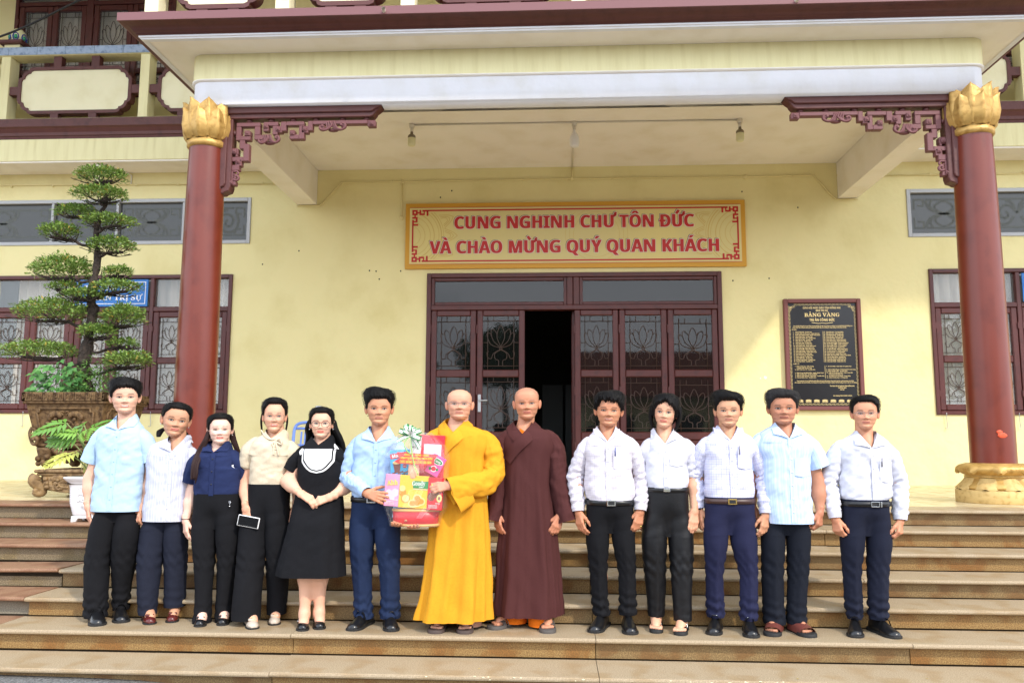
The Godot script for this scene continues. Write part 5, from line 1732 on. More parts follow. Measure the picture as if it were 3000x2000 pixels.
func lock(st: SurfaceTool, pts: Array, w: float, d: float, sd: int, taper := 0.35) -> void:
	var path := smooth_path(pts, 6)
	var rows := []
	var f := FastNoiseLite.new()
	f.seed = sd
	f.frequency = 1.0
	var n := path.size()
	for i in n:
		var u := float(i) / (n - 1)
		var k := sin(minf(1.0, u * 6.0 + 0.25) * PI / 2) * lerpf(1.0, taper, u * u)
		var row := PackedVector3Array()
		for j in 20:
			var a := TAU * j / 20.0
			var s := 1.0 + 0.28 * f.get_noise_2d(cos(a) * 2.2 + u * 0.6, sin(a) * 2.2) + 0.16 * sin(a * 7.0 + sd + u * 2.0)
			row.append(path[i] + Vector3(cos(a) * w * k * s, 0, -sin(a) * d * k * s))
		rows.append(row)
	rows.reverse()
	loft(st, rows, true, true, true)

func make_glasses(h: Dictionary, xf: Transform3D, parent: Node, m: Material, rx: float, ry: float, sq: float, r: float, rim_on := true) -> void:
	var sc := head_scale(h)
	var o := Node3D.new()
	o.name = "glasses"
	parent.add_child(o)
	var st := mb(true)
	for s in [-1.0, 1.0]:
		var pts := []
		var lens := PackedVector3Array()
		for i in 25:
			var a := TAU * i / 24.0
			var c := cos(a)
			var e := sin(a)
			var k := pow(pow(absf(c), sq) + pow(absf(e), sq), -1.0 / sq)
			var p := Vector3(s * 0.0335 + c * k * rx, -0.003 + e * k * ry, 0.0985 - 0.16 * pow(absf(s * 0.0335 + c * k * rx), 1.6))
			pts.append(xf * (p * sc))
			if i < 24: lens.append(xf * ((p + Vector3(0, 0, -0.0006)) * sc))
		if rim_on: tube(st, pts, r, 6, false)
		else: tube(st, pts.slice(0, 13), r * 0.7, 6, false)
		tube(st, [xf * (Vector3(s * (0.0335 + rx), 0.004, 0.085) * sc), xf * (Vector3(s * 0.073, 0.005, 0.055) * sc), xf * (Vector3(s * 0.079, 0.006, 0.0) * sc)], r * 0.9, 5)
		var ls := mb(true)
		for i in 24:
			var c: Vector3 = (lens[0] + lens[12]) * 0.5
			tri(ls, c, lens[i], lens[(i + 1) % 24])
		put(ls, "lens", M.lens, o)
	tube(st, [xf * (Vector3(-0.0335 + rx, 0.003, 0.093) * sc), xf * (Vector3(0, 0.007, 0.099) * sc), xf * (Vector3(0.0335 - rx, 0.003, 0.093) * sc)], r * 0.9, 5)
	put(st, "spectacle_frame", m, o)

# ------------------------------------------------------------------ hands
# frame: x = thumb side, y = towards the fingertips, z = back of the hand; curl bends towards -z
func hand_bones(xf: Transform3D, side: float, s: float, curl: Array, spread := 0.06, thumb := [0.5, 0.35, 0.25]) -> Array:
	var b := []
	var add := func(a: Vector3, c: Vector3, ra: float, rb: float):
		b.append([xf * (a * s), xf * (c * s), ra * s, rb * s])
	for i in 4:
		var x := 0.027 - 0.018 * i
		add.call(Vector3(x * 0.55, 0.004, 0), Vector3(x, 0.078 - absf(i - 1.0) * 0.004, 0.002), 0.0135, 0.0108)
	add.call(Vector3(0.012, 0.0, 0), Vector3(-0.012, 0.0, 0), 0.019, 0.019)
	var len := [0.041, 0.046, 0.042, 0.033]
	for i in 4:
		var p := Vector3(0.027 - 0.018 * i, 0.08 - absf(i - 1.0) * 0.004, 0.002)
		var ang := 0.0
		var side_a: float = (1.5 - i) * spread
		for j in 3:
			ang += curl[j] * (1.0 + 0.12 * (i - 1.0))
			var l: float = len[i] * [1.0, 0.62, 0.5][j]
			var q: Vector3 = p + Vector3(sin(side_a) * cos(ang), cos(side_a) * cos(ang), -sin(ang)) * l
			add.call(p, q, [0.0092, 0.0084, 0.0076][j], [0.0084, 0.0077, 0.0066][j])
			p = q
	var tp := Vector3(0.02, 0.012, -0.006)
	var t1 := tp + Vector3(sin(thumb[0]), cos(thumb[0]), -thumb[1]).normalized() * 0.046
	var t2 := t1 + Vector3(sin(thumb[0] - thumb[2]), cos(thumb[0] - thumb[2]), -thumb[1] - 0.1).normalized() * 0.033
	var t3 := t2 + Vector3(sin(thumb[0] - thumb[2] * 1.8), cos(thumb[0] - thumb[2] * 1.8), -thumb[1] - 0.1).normalized() * 0.025
	add.call(tp, t1, 0.0145, 0.0108)
	add.call(t1, t2, 0.0105, 0.0095)
	add.call(t2, t3, 0.0092, 0.0072)
	return b

# basis of a hand whose fingers point along d, with the back of the hand facing n; mirrored so that the thumb lies on the tside
func hand_xf(wrist: Vector3, d: Vector3, n: Vector3, tside: Vector3) -> Transform3D:
	var y := d.normalized()
	var z := (n - y * n.dot(y)).normalized()
	var x := y.cross(z).normalized()
	if x.dot(tside) < 0.0: x = -x
	return Transform3D(Basis(x, y, z), wrist)

# ------------------------------------------------------------------ garments
func catmull(rows: Array, y: float, k: int) -> float:
	var n := rows.size()
	var i := 0
	while i < n - 2 and y > rows[i + 1][0]: i += 1
	var a: float = rows[maxi(i - 1, 0)][k]
	var b: float = rows[i][k]
	var c: float = rows[i + 1][k]
	var d: float = rows[mini(i + 2, n - 1)][k]
	var t := clampf((y - rows[i][0]) / (rows[i + 1][0] - rows[i][0]), 0.0, 1.0)
	# monotone-ish: limit the tangents
	var m0 := (c - a) * 0.5
	var m1 := (d - b) * 0.5
	var lim := 1.5 * absf(c - b)
	m0 = clampf(m0, -lim, lim)
	m1 = clampf(m1, -lim, lim)
	var t2 := t * t
	var t3 := t2 * t
	return (2 * t3 - 3 * t2 + 1) * b + (t3 - 2 * t2 + t) * m0 + (-2 * t3 + 3 * t2) * c + (t3 - t2) * m1

# rows = [[y, xl, xr, front, back], ...] bottom to top
func sect(rows: Array, y: float) -> Array:
	var xl := catmull(rows, y, 1)
	var xr := catmull(rows, y, 2)
	return [(xl + xr) * 0.5, (xr - xl) * 0.5, catmull(rows, y, 3), catmull(rows, y, 4)]

func front_at(rows: Array, x: float, y: float, out := 0.0) -> Vector3:
	var s := sect(rows, y)
	var k := clampf(absf(x - s[0]) / s[1], 0.0, 0.999)
	return Vector3(x, y, s[2] * pow(1.0 - pow(k, 2.5), 1.0 / 2.5) + out)

func garment(st: SurfaceTool, rows: Array, nu: int, nv: int, wr: Dictionary, cap1 := false) -> void:
	var f := FastNoiseLite.new()
	f.seed = wr.get("seed", 1)
	f.frequency = 1.0
	f.fractal_octaves = 2
	var y0: float = rows[0][0]
	var y1: float = rows[rows.size() - 1][0]
	var amp: float = wr.get("amp", 0.004)
	var drape: float = wr.get("drape", 0.0)
	var ya: float = wr.get("ya", 1.0)
	var nfold: float = wr.get("folds", 9.0)
	var vdip: float = wr.get("vdip", 0.0)
	var out := []
	for i in nv + 1:
		var u := float(i) / nv
		var y := lerpf(y0, y1, u)
		var s := sect(rows, y)
		var row := PackedVector3Array()
		for j in nu:
			var a := TAU * j / nu
			var c := cos(a)
			var e := sin(a)
			var n := 2.5
			var rr := pow(pow(absf(c), n) + pow(absf(e), n), -1.0 / n)
			var dep: float = absf(s[2] if e > 0.0 else s[3])
			var p := Vector3(s[0] + c * rr * s[1], y, e * rr * dep)
			var dirn := Vector3(c / maxf(s[1], 0.05), 0, e / maxf(absf(dep), 0.05)).normalized()
			var d := 0.0
			if amp > 0.0:
				# creases that run slantwise, stronger towards the waist and the armpits
				var q := p.x * 1.0
				d += amp * smoothstep(-0.01, 0.07, u) * (f.get_noise_3d(p.x * 5.0 + p.y * 3.0, (p.y * 9.0 - absf(q) * 6.0) * ya, p.z * 4.0) + 0.7 * f.get_noise_3d(p.x * 11.0 - p.y * 6.0 * ya, (p.y * 14.0 + absf(q) * 8.0) * ya, p.z * 9.0 + 7.0))
			if drape > 0.0:
				var k := pow(1.0 - u, wr.get("dpow", 1.0))
				d += drape * k * (sin(a * nfold + 2.2 * f.get_noise_2d(a * 1.5, u * 0.8)) + 0.6 * sin(a * (nfold * 1.7) + 1.0 + 2.0 * f.get_noise_2d(a * 2.0 + 9.0, u)))
			if wr.has("hem"): d += wr.hem * smoothstep(0.03, 0.0, u)
			p += dirn * d
			if vdip > 0.0 and u > 0.7 and e > 0.0:
				# the neckline falls to the notch of the collar
				var q: float = p.y - (y1 - vdip) + 0.03
				if q > 0.0:
					p.y -= minf(q, vdip * smoothstep(0.7, 1.0, u)) * pow(maxf(0.0, 1.0 - absf(c) * 1.05), 0.8)
					p.z = maxf(p.z, front_at(rows, p.x, minf(p.y, y1 - 0.02)).z * smoothstep(0.0, 0.5, e))
			if wr.has("brief"): p.y += wr.brief * pow(absf(c), 1.3) * (1.0 - u)
			if wr.has("hemtilt"): p.y += wr.hemtilt * (p.x - s[0]) * (1.0 - u)
			row.append(p)
		row.reverse()
		out.append(row)
	loft(st, out, true, false, cap1, Vector2(1.0, y1 - y0))

# sleeve along a path with round or flattened sections; rad = [[u, across, depth], ...]
func sleeve(st: SurfaceTool, pts: Array, rad: Array, wr: Dictionary, n := 30, per := 14) -> void:
	var path := smooth_path(pts, per)
	var m := path.size()
	var f := FastNoiseLite.new()
	f.seed = wr.get("seed", 1)
	f.frequency = 1.0
	f.fractal_octaves = 2
	var rows := []
	var ra := rad.map(func(e): return [e[0], e[1]])
	var rb := rad.map(func(e): return [e[0], e[2]])
	var fw := Vector3(0, 0, 1)
	var total := 0.0
	for i in m - 1: total += path[i].distance_to(path[i + 1])
	var run := 0.0
	for i in m:
		var a: Vector3 = path[maxi(i - 1, 0)]
		var b: Vector3 = path[mini(i + 1, m - 1)]
		var d := (b - a).normalized()
		var x := d.cross(fw).normalized()
		var z := x.cross(d).normalized()
		if wr.has("twist"): pass
		if i > 0: run += path[i].distance_to(path[i - 1])
		var u := run / total
		var row := PackedVector3Array()
		for j in n:
			var t := TAU * j / n
			var c := cos(t)
			var e := sin(t)
			var base: Vector3 = x * c * pick(ra, u) + z * e * pick(rb, u)
			var p: Vector3 = path[i] + base
			var am: float = wr.get("amp", 0.004)
			var bunch: float = pick(wr.get("bunch", [[0.0, 0.5], [1.0, 0.5]]), u)
			var w := am * bunch * (sin(run * wr.get("freq", 120.0) + 4.0 * f.get_noise_2d(c * 1.6, e * 1.6 + run * 4.0) + t) * 0.6 + f.get_noise_3d(p.x * 9.0, p.y * 16.0, p.z * 9.0) * 1.2)
			if wr.has("hem"): w += wr.hem * smoothstep(0.96, 1.0, u)
			row.append(p + base.normalized() * w)
		row.reverse()
		rows.append(row)
	loft(st, rows, true, false, false, Vector2(0.42, total))

func collar(st: SurfaceTool, rows: Array, vx: float, vy: float, nh: float, nw: float, tipx: float, tipy: float, nz: float, tipl := 1.0) -> void:
	# turned-down shirt collar: a fold line round the neck and an outer edge that falls to two points
	for s in [-1.0, 1.0]:
		var inner := [Vector3(vx, vy + nh * 1.06, nz - 0.075), Vector3(vx + s * nw * 0.8, vy + nh * 1.06, nz - 0.05), Vector3(vx + s * nw, vy + nh, nz), Vector3(vx + s * nw * 0.72, vy + nh * 0.62, nz + 0.045)]
		inner.append(front_at(rows, vx + s * 0.006, vy, 0.012))
		var outer := [Vector3(vx, vy + nh * 0.72, nz - 0.098), Vector3(vx + s * nw * 1.0, vy + nh * 0.68, nz - 0.075), Vector3(vx + s * nw * 1.45, vy + nh * 0.6, nz - 0.005), Vector3(vx + s * (tipx * 1.02), vy + tipy + 0.034, 0)]
		outer[3] = front_at(rows, outer[3].x, outer[3].y, 0.014)
		outer.append(front_at(rows, vx + s * tipx, vy + tipy, 0.013))
		outer.append(front_at(rows, vx + s * tipx * 0.5, vy + tipy * 0.45, 0.012))
		var a := smooth_path(inner, 6)
		var b := smooth_path(outer.slice(0, 5), 6)
		var n := mini(a.size(), b.size())
		var rs := []
		for lay in 2:
			var up := PackedVector3Array()
			var mid := PackedVector3Array()
			var dn := PackedVector3Array()
			for i in n:
				var off := Vector3(0, 0, -0.004 if lay == 1 else 0.0)
				up.append(a[i] + off)
				mid.append(a[i].lerp(b[i], 0.45) + off + Vector3(0, 0.004, 0.006))
				dn.append(b[i] + off)
			rs = [dn, mid, up] if (s > 0) == (lay == 0) else [up, mid, dn]
			loft(st, rs, false)

func strip_on(st: SurfaceTool, rows: Array, x: Callable, y0: float, y1: float, w: float, out: float, n := 24) -> void:
	for i in n:
		var ya := lerpf(y0, y1, float(i) / n)
		var yb := lerpf(y0, y1, float(i + 1) / n)
		var xa: float = x.call(ya)
		var xb: float = x.call(yb)
		var a := front_at(rows, xa - w / 2, ya, out)
		var b := front_at(rows, xa + w / 2, ya, out)
		var c := front_at(rows, xb + w / 2, yb, out)
		var d := front_at(rows, xb - w / 2, yb, out)
		quad(st, a, b, c, d)
		var k := Vector3(0, 0, -0.006)
		quad(st, b, b + k, c + k, c)
		quad(st, a + k, a, d, d + k)

func shoe_shape(st: SurfaceTool, xf: Transform3D, len: float, w: float, prof: Array, flat_toe := 2.2) -> void:
	# prof = [[u along the foot (heel 0, toe 1), half-width factor, height], ...]
	var rows := []
	for q in prof:
		var row := PackedVector3Array()
		for j in 20:
			var a := TAU * j / 20.0
			var c := cos(a)
			var e := sin(a)
			var y: float = q[2] * (pow(maxf(e, 0.0), 0.8)) if e > 0 else 0.0
			row.append(xf * Vector3(w * q[1] * c * (1.0 if e <= 0 else 1.0 - 0.12 * e), y + 0.012, (q[0] - 0.32) * len))
		rows.append(row)
	loft(st, rows, true, true, true)

func sole_shape(st: SurfaceTool, xf: Transform3D, len: float, w: float, th: float, heel := 0.0) -> void:
	var poly := PackedVector2Array()
	for q in [[0.0, 0.35], [0.04, 0.62], [0.15, 0.74], [0.35, 0.72], [0.55, 0.86], [0.7, 1.0], [0.82, 0.98], [0.92, 0.8], [0.98, 0.5], [1.0, 0.2]]:
		poly.append(Vector2(w * q[1], (q[0] - 0.32) * len))
	var n := poly.size()
	for i in n:
		var p := poly[n - 1 - i]
		poly.append(Vector2(-p.x, p.y))
	prism(st, poly, 0.0 + heel * 0.0, th, 0.003, xf * Transform3D(Basis(Vector3(1, 0, 0), Vector3(0, 0, 1), Vector3(0, 1, 0)), Vector3.ZERO))
	if heel > 0.0: pass

# ------------------------------------------------------------------ people
func head_defaults(o: Dictionary) -> Dictionary:
	var h := {"w": 0.19, "h": 0.232, "d": 1.06, "nose": 1.0, "brow": 1.0, "cheek": 1.0, "smile": 0.3, "mouth": 1.0, "fold": 0.5, "jaw": 1.0, "lips": 0.7, "teeth": 0.0, "browc": 0.85, "stubble": 0.0, "eye": 1.0, "lash": 0.3, "front": 0.82, "temple": 0.68, "side": 0.52, "nape": 0.22, "seed": 3, "jag": 0.03, "th_side": 0.008, "th_top": 0.02, "lift": 0.01, "sweep": 0.5, "messy": 1.0, "hair": Color(0.012, 0.011, 0.011), "hairm": M.hair, "lip": Color(0.42, 0.15, 0.13), "skin": Color(0.5, 0.3, 0.2), "yaw": 0.0, "roll": 0.0, "pitch": 0.0}
	for k in o: h[k] = o[k]
	return h

func lin(c: Color) -> Color:
	return c.srgb_to_linear()

# d: x, z (where it stands), skin, head {...}, v [x, y] collar notch, sh [xl, yl, xr, yr], arms [[elbow, wrist, dir, back, thumb, curl], ...], torso rows in world x
func person(d: Dictionary) -> Node3D:
	var o := thing("person", d.label, "person", Vector3(d.x, 0, d.z), "people lined up on the steps")
	var x0: float = d.x
	var skin: Color = d.skin
	var st := mb(true)
	var h: Dictionary = d.head
	h.skin = skin
	var hx: float = h.x - x0
	var rows: Array = d.rows.map(func(r): return [r[0], r[1] - x0, r[2] - x0, r[3], r[4]])
	d.lrows = rows
	var vx: float = d.v[0] - x0
	var vy: float = d.v[1]
	var chin: float = h.chin
	var xf := Transform3D(Basis.from_euler(Vector3(h.pitch, h.yaw - atan2(h.x, 5.53 - d.z) * 0.85, h.roll)), Vector3(hx, chin + h.h * 0.5, h.get("z", 0.02)))
	d.xf = xf
	# body under the clothes
	var slim: float = d.get("slim", 1.0)
	var bones := []
	var vz := front_at(rows, vx, vy).z
	bones.append([Vector3((vx + hx) * 0.5, vy + 0.01, -0.02), Vector3(hx, chin + 0.07, -0.012), 0.061 * slim * d.get("neck", 1.0), 0.058 * slim * d.get("neck", 1.0)])
	bones.append([Vector3(vx, vy - 0.045, vz - 0.078), Vector3(vx, vy + 0.03, vz - 0.092), 0.07, 0.05])
	var js := []
	for s in 2:
		var sg := -1.0 if s == 0 else 1.0
		js.append(Vector3(d.sh[s * 2] - x0 - sg * 0.064 * slim, d.sh[s * 2 + 1] - 0.058, -0.012))
	d.js = js
	bones.append([js[0] + Vector3(0.035, -0.01, 0), js[1] + Vector3(-0.035, -0.01, 0), 0.038 * slim, 0.038 * slim])
	var cx = (js[0].x + js[1].x) * 0.5
	bones.append([Vector3(cx - 0.03, vy - 0.12, 0), Vector3(cx + 0.03, vy - 0.12, 0), 0.085, 0.085, 0.8])
	bones.append([Vector3(cx, vy - 0.12, 0), Vector3(0, 0.9, 0), 0.085, 0.085, 0.8])
	for s in 2:
		var a: Array = d.arms[s]
		var e: Vector3 = a[0] - Vector3(x0, 0, 0)
		var w: Vector3 = a[1] - Vector3(x0, 0, 0)
		var k: float = d.get("armk", 1.0) * slim
		bones.append([js[s] + Vector3(0.012 if s == 0 else -0.012, -0.02, 0), e, 0.044 * k, 0.041 * k])
		bones.append([e, e.lerp(w, 0.35), 0.041 * k, 0.04 * k])
		bones.append([e.lerp(w, 0.35), w, 0.04 * k, 0.0265 * slim, 0.92])
	for s in 2:
		var f: Array = d.feet[s]
		var ank := Vector3(f[0] - x0, 0.085, f[1] - d.z)
		var hip := Vector3(lerpf(0.0, f[0] - x0, 0.72), 0.84, 0)
		var kn := hip.lerp(ank, 0.5)
		var kl: float = d.get("legk", 0.6)
		bones.append([hip, kn, 0.062 * kl, 0.047 * kl])
		bones.append([kn, kn.lerp(ank, 0.35), 0.046 * kl, 0.05 * kl])
		bones.append([kn.lerp(ank, 0.35), ank, 0.05 * kl, 0.031])
		if d.get("closed", false): continue
		var dirf := Vector3(sin(f[2]), 0, cos(f[2]))
		bones.append([ank - dirf * 0.03 + Vector3(0, -0.045, 0), ank + dirf * 0.075 + Vector3(0, -0.045, 0), 0.028, 0.026])
		bones.append([ank, ank + dirf * 0.11 + Vector3(0, -0.05, 0), 0.03, 0.024])
	nets(st, bones, 0.0135, 0.04, skin)
	for s in 2:
		var a: Array = d.arms[s]
		if a.size() < 6: continue
		var sg := -1.0 if s == 0 else 1.0
		var w: Vector3 = a[1] - Vector3(x0, 0, 0)
		var hxf := hand_xf(w, a[2], a[3], a[4])
		var hb := hand_bones(hxf, sg, d.get("handk", 1.0), a[5], a[6] if a.size() > 6 else 0.05, a[7] if a.size() > 7 else [0.5, 0.35, 0.25])
		hb.append([w - hxf.basis.y * 0.035, w + hxf.basis.y * 0.01, 0.026 * slim, 0.022])
		nets(st, hb, 0.0046, 0.009, Color(skin.r * 0.97, skin.g * 0.9, skin.b * 0.87))
	if d.get("toes", false):
		for s in 2:
			var f: Array = d.feet[s]
			var dirf := Vector3(sin(f[2]), 0, cos(f[2]))
			var sd := Vector3(dirf.z, 0, -dirf.x)
			var tb := []
			for i in 5:
				var c := Vector3(f[0] - x0, 0.03, f[1] - d.z) + dirf * (0.155 - 0.007 * absf(i - 1.0)) + sd * (i - 2.0) * 0.0165 * (1.0 if s == 0 else -1.0) * -1.0
				tb.append([c - dirf * 0.05, c, 0.012, 0.0095 if i > 0 else 0.0115])
			nets(st, tb, 0.0055, 0.008, skin)
	make_head(st, h, xf)
	d.body = put(st, "body", M.skin, o)
	make_eyes(h, xf, o)
	if not h.get("bald", false): make_hair(h, xf, o)
	return o

func mirror_pts(a: Array) -> Array:
	return a

func long_sleeve(d: Dictionary, s: int, st: SurfaceTool, k: float, wr: Dictionary, to := 1.0, cuff := 0.04) -> void:
	var x0: float = d.x
	var sg := -1.0 if s == 0 else 1.0
	var j: Vector3 = d.js[s]
	var e: Vector3 = d.arms[s][0] - Vector3(x0, 0, 0)
	var w: Vector3 = d.arms[s][1] - Vector3(x0, 0, 0)
	var end := e.lerp(w, to)
	sleeve(st, [j + Vector3(-sg * 0.075, 0.004, 0), j + Vector3(-sg * 0.024, -0.004, 0), j + Vector3(sg * 0.006, -0.042, 0), j.lerp(e, 0.45), e, e.lerp(end, 0.5), end], [[0.0, 0.04 * k, 0.05 * k], [0.1, 0.052 * k, 0.06 * k], [0.22, 0.06 * k, 0.068 * k], [0.5, 0.057 * k, 0.062 * k], [0.65, 0.055 * k, 0.058 * k], [0.88, 0.05 * k, 0.052 * k], [0.95, cuff * 1.1, cuff * 1.12], [1.0, cuff, cuff]], wr)

func short_sleeve(d: Dictionary, s: int, st: SurfaceTool, k: float, hem: Vector3, hw: float, wr: Dictionary, puff := 0.0) -> void:
	var sg := -1.0 if s == 0 else 1.0
	var j: Vector3 = d.js[s]
	var q := hem - Vector3(d.x, 0, 0)
	var rad := [[0.0, 0.04 * k, 0.05 * k], [0.2, 0.053 * k, 0.064 * k], [0.45, lerpf(0.062 * k, hw, 0.4), 0.07 * k], [1.0, hw, hw * 1.02]]
	if puff > 0.0: rad = [[0.0, 0.045 * k, 0.05 * k], [0.2, 0.06 * k, 0.066 * k], [0.5, 0.07 * k + puff * 0.5, 0.075 * k], [0.8, hw + puff, hw + puff], [0.93, hw + puff * 0.8, hw + puff * 0.8], [1.0, hw * 0.86, hw * 0.86]]
	sleeve(st, [j + Vector3(-sg * 0.075, 0.004, 0), j + Vector3(-sg * 0.024, -0.004, 0), j + Vector3(sg * 0.006, -0.042, 0), j.lerp(q, 0.55), q], rad, wr)

# trousers: legs = [[[y, xl, xr], ...] left, right] in world x
func trousers(d: Dictionary, o: Node3D, m: Material, waist: Array, legs: Array, opt := {}) -> void:
	var x0: float = d.x
	var st := mb(true)
	var dep: float = opt.get("depth", 0.1)
	var lrs := []
	for s in 2:
		var l: Array = legs[s].duplicate()
		var wr: Array = waist[waist.size() - 2]
		var mid: float = (wr[1] + wr[2]) * 0.5
		l.append([wr[0] - 0.005, wr[1] if s == 0 else mid - 0.035, mid + 0.035 if s == 0 else wr[2]])
		var rows := []
		for r in l:
			var hwid: float = (r[2] - r[1]) * 0.5
			var y: float = r[0]
			var lean := lerpf((d.feet[s][1] - d.z) + 0.01, 0.0, smoothstep(0.05, 0.75, y))
			rows.append([y, r[1] - x0, r[2] - x0, lean + minf(dep, hwid * opt.get("zk", 1.12)), lean - minf(dep * 0.95, hwid * 1.1)])
		lrs.append(rows)
		leg_loft(st, rows, opt, s, waist[0][0] + 0.06)
	# seat: from the outline round both legs at the crotch to the waistband
	var wt: Array = waist[waist.size() - 1]
	var grow := -0.006 if opt.get("loose", false) else 0.007
	var w := [wt[1] - x0 - grow, wt[2] - x0 + grow, wt[3] + grow, absf(wt[4]) + grow]
	var yc: float = waist[0][0] + 0.045
	var rows := []
	for i in 23:
		var u := i / 22.0
		var y := lerpf(yc, wt[0], u)
		var el := []
		for s in 2:
			var r: Array = lrs[s]
			var a := [catmull(r, y, 1), catmull(r, y, 2), catmull(r, y, 3), catmull(r, y, 4)]
			el.append([(a[0] + a[1]) * 0.5, (a[1] - a[0]) * 0.5, (a[2] + a[3]) * 0.5, (a[2] - a[3]) * 0.5])
		var mx: float = (el[0][0] + el[0][1] + el[1][0] - el[1][1]) * 0.5
		var k := smoothstep(0.0, 0.85, u)
		var row := PackedVector3Array()
		for j in 56:
			var a := TAU * j / 56.0
			var dx := cos(a)
			var dz := sin(a)
			var best := 0.0
			for e in el:
				var ox: float = (mx - e[0]) / e[1]
				var oz: float = -e[2] / e[3]
				var vx: float = dx / e[1]
				var vz: float = dz / e[3]
				var aa := vx * vx + vz * vz
				var bb := ox * vx + oz * vz
				var cc := ox * ox + oz * oz - 1.0
				var disc := bb * bb - aa * cc
				if disc > 0.0: best = maxf(best, (-bb + sqrt(disc)) / aa)
			best = maxf(best, 0.05)
			var p := Vector3(mx + dx * best, y, dz * best)
			var rr := pow(pow(absf(dx), 2.5) + pow(absf(dz), 2.5), -1.0 / 2.5)
			var q := Vector3((w[0] + w[1]) * 0.5 + dx * rr * (w[1] - w[0]) * 0.5, y, dz * rr * (w[2] if dz > 0 else w[3]))
			p = p.lerp(q, k)
			p += Vector3(dx, 0, dz) * 0.0025 * sin(y * 60.0 + a * 3.0) * (1.0 - k)
			row.append(p)
		row.reverse()
		rows.append(row)
	loft(st, rows)
	put(st, "trousers", m, o)

func leg_loft(st: SurfaceTool, rows: Array, opt: Dictionary, s: int, top: float) -> void:
	var f := FastNoiseLite.new()
	f.seed = 40 + s + opt.get("seed", 0)
	f.frequency = 1.0
	var y0: float = rows[0][0]
	var y1 := top
	var out := []
	var nv := 60
	var nu := 34
	for i in nv + 1:
		var u := float(i) / nv
		var y := lerpf(y0, y1, u)
		var xl := catmull(rows, y, 1)
		var xr := catmull(rows, y, 2)
		var zf := catmull(rows, y, 3)
		var zb := catmull(rows, y, 4)
		var c := Vector3((xl + xr) * 0.5, y, (zf + zb) * 0.5)
		var row := PackedVector3Array()
		for j in nu:
			var a := TAU * j / nu
			var p := Vector3(cos(a) * (xr - xl) * 0.5, 0, sin(a) * (zf - zb) * 0.5)
			var dirn := p.normalized()
			var w := 0.0
			w += opt.get("crease", 0.008) * exp(-pow((a - PI / 2) / 0.16, 2.0))
			# folds that stack over the shoe and cross the knee and the lap
			var st1: float = opt.get("stack", 1.0) * smoothstep(0.22, 0.02, y - y0) * smoothstep(-0.005, 0.03, y - y0)
			w += 0.006 * st1 * sin((y - y0) * 95.0 + 2.6 * f.get_noise_2d(a * 0.8, 3.0) * 2.0 + cos(a) * 1.4)
			w += 0.0045 * exp(-pow((y - 0.42) / 0.1, 2.0)) * sin((y + 0.12 * cos(a)) * 75.0 + 3.0 * f.get_noise_2d(a, 9.0))
			w += 0.004 * f.get_noise_3d(cos(a) * 1.3, y * 7.0, sin(a) * 1.3)
			row.append(c + p + dirn * w * smoothstep(top - 0.02, top - 0.14, y))
		row.reverse()
		out.append(row)
	loft(st, out, true, false, false, Vector2(0.5, y1 - y0))

func belt(d: Dictionary, o: Node3D, rows: Array, y: float, m: Material, buckle: Material, bw := 0.05, bh := 0.036, style := 0, bx := 0.0, th := 0.034) -> void:
	var x0: float = d.x
	var lr := rows.map(func(r): return [r[0], r[1] - x0, r[2] - x0, r[3], r[4]])
	var st := mb(true)
	var out := []
	for k in [[-0.5, 0.004], [-0.48, 0.012], [0.48, 0.012], [0.5, 0.004]]:
		var s := sect(lr, y)
		var row := PackedVector3Array()
		for j in 44:
			var a := TAU * j / 44.0
			var c := cos(a)
			var e := sin(a)
			var rr := pow(pow(absf(c), 2.5) + pow(absf(e), 2.5), -1.0 / 2.5)
			row.append(Vector3(s[0] + c * rr * (s[1] + k[1]), y + k[0] * th, e * rr * ((s[2] if e > 0 else absf(s[3])) + k[1])))
		row.reverse()
		out.append(row)
	loft(st, out)
	var b := put(st, "belt", m, o)
	var z := front_at(lr, bx, y).z + 0.014
	st = mb()
	if style == 0:                       # plate
		box(st, Vector3(bx - bw / 2, y - bh / 2, z - 0.004), Vector3(bx + bw / 2, y + bh / 2, z + 0.005), 0.002)
		put(st, "buckle", buckle, b)
		st = mb()
		box(st, Vector3(bx - bw * 0.36, y - bh * 0.3, z + 0.004), Vector3(bx + bw * 0.36, y + bh * 0.3, z + 0.0062), 0.001)
		put(st, "buckle_inlay", M.black, b)
	elif style == 2:                     # small turn-lock plate
		box(st, Vector3(bx - bw / 2, y - bh / 2, z - 0.004), Vector3(bx + bw / 2, y + bh / 2, z + 0.005), 0.002)
		put(st, "buckle", buckle, b)
	else:                                # open frame
		for q in [[-0.5, -0.5, 0.5, -0.36], [-0.5, 0.36, 0.5, 0.5], [-0.5, -0.36, -0.4, 0.36], [0.4, -0.36, 0.5, 0.36]]:
			box(st, Vector3(bx + q[0] * bw, y + q[1] * bh, z - 0.003), Vector3(bx + q[2] * bw, y + q[3] * bh, z + 0.005), 0.0015)
		box(st, Vector3(bx + bw * 0.62, y - bh * 0.5, z - 0.003), Vector3(bx + bw * 0.78, y + bh * 0.5, z + 0.004), 0.0015)
		put(st, "buckle", buckle, b)

func buttons(d: Dictionary, o: Node3D, xs: Callable, ys: Array, m: Material, r := 0.0058) -> void:
	for y in ys:
		var st := mb(true)
		var p := front_at(d.lrows, xs.call(y), y, 0.006)
		ball(st, p, Vector3(r, r, 0.003), 10, 6)
		put(st, "button", m, o)

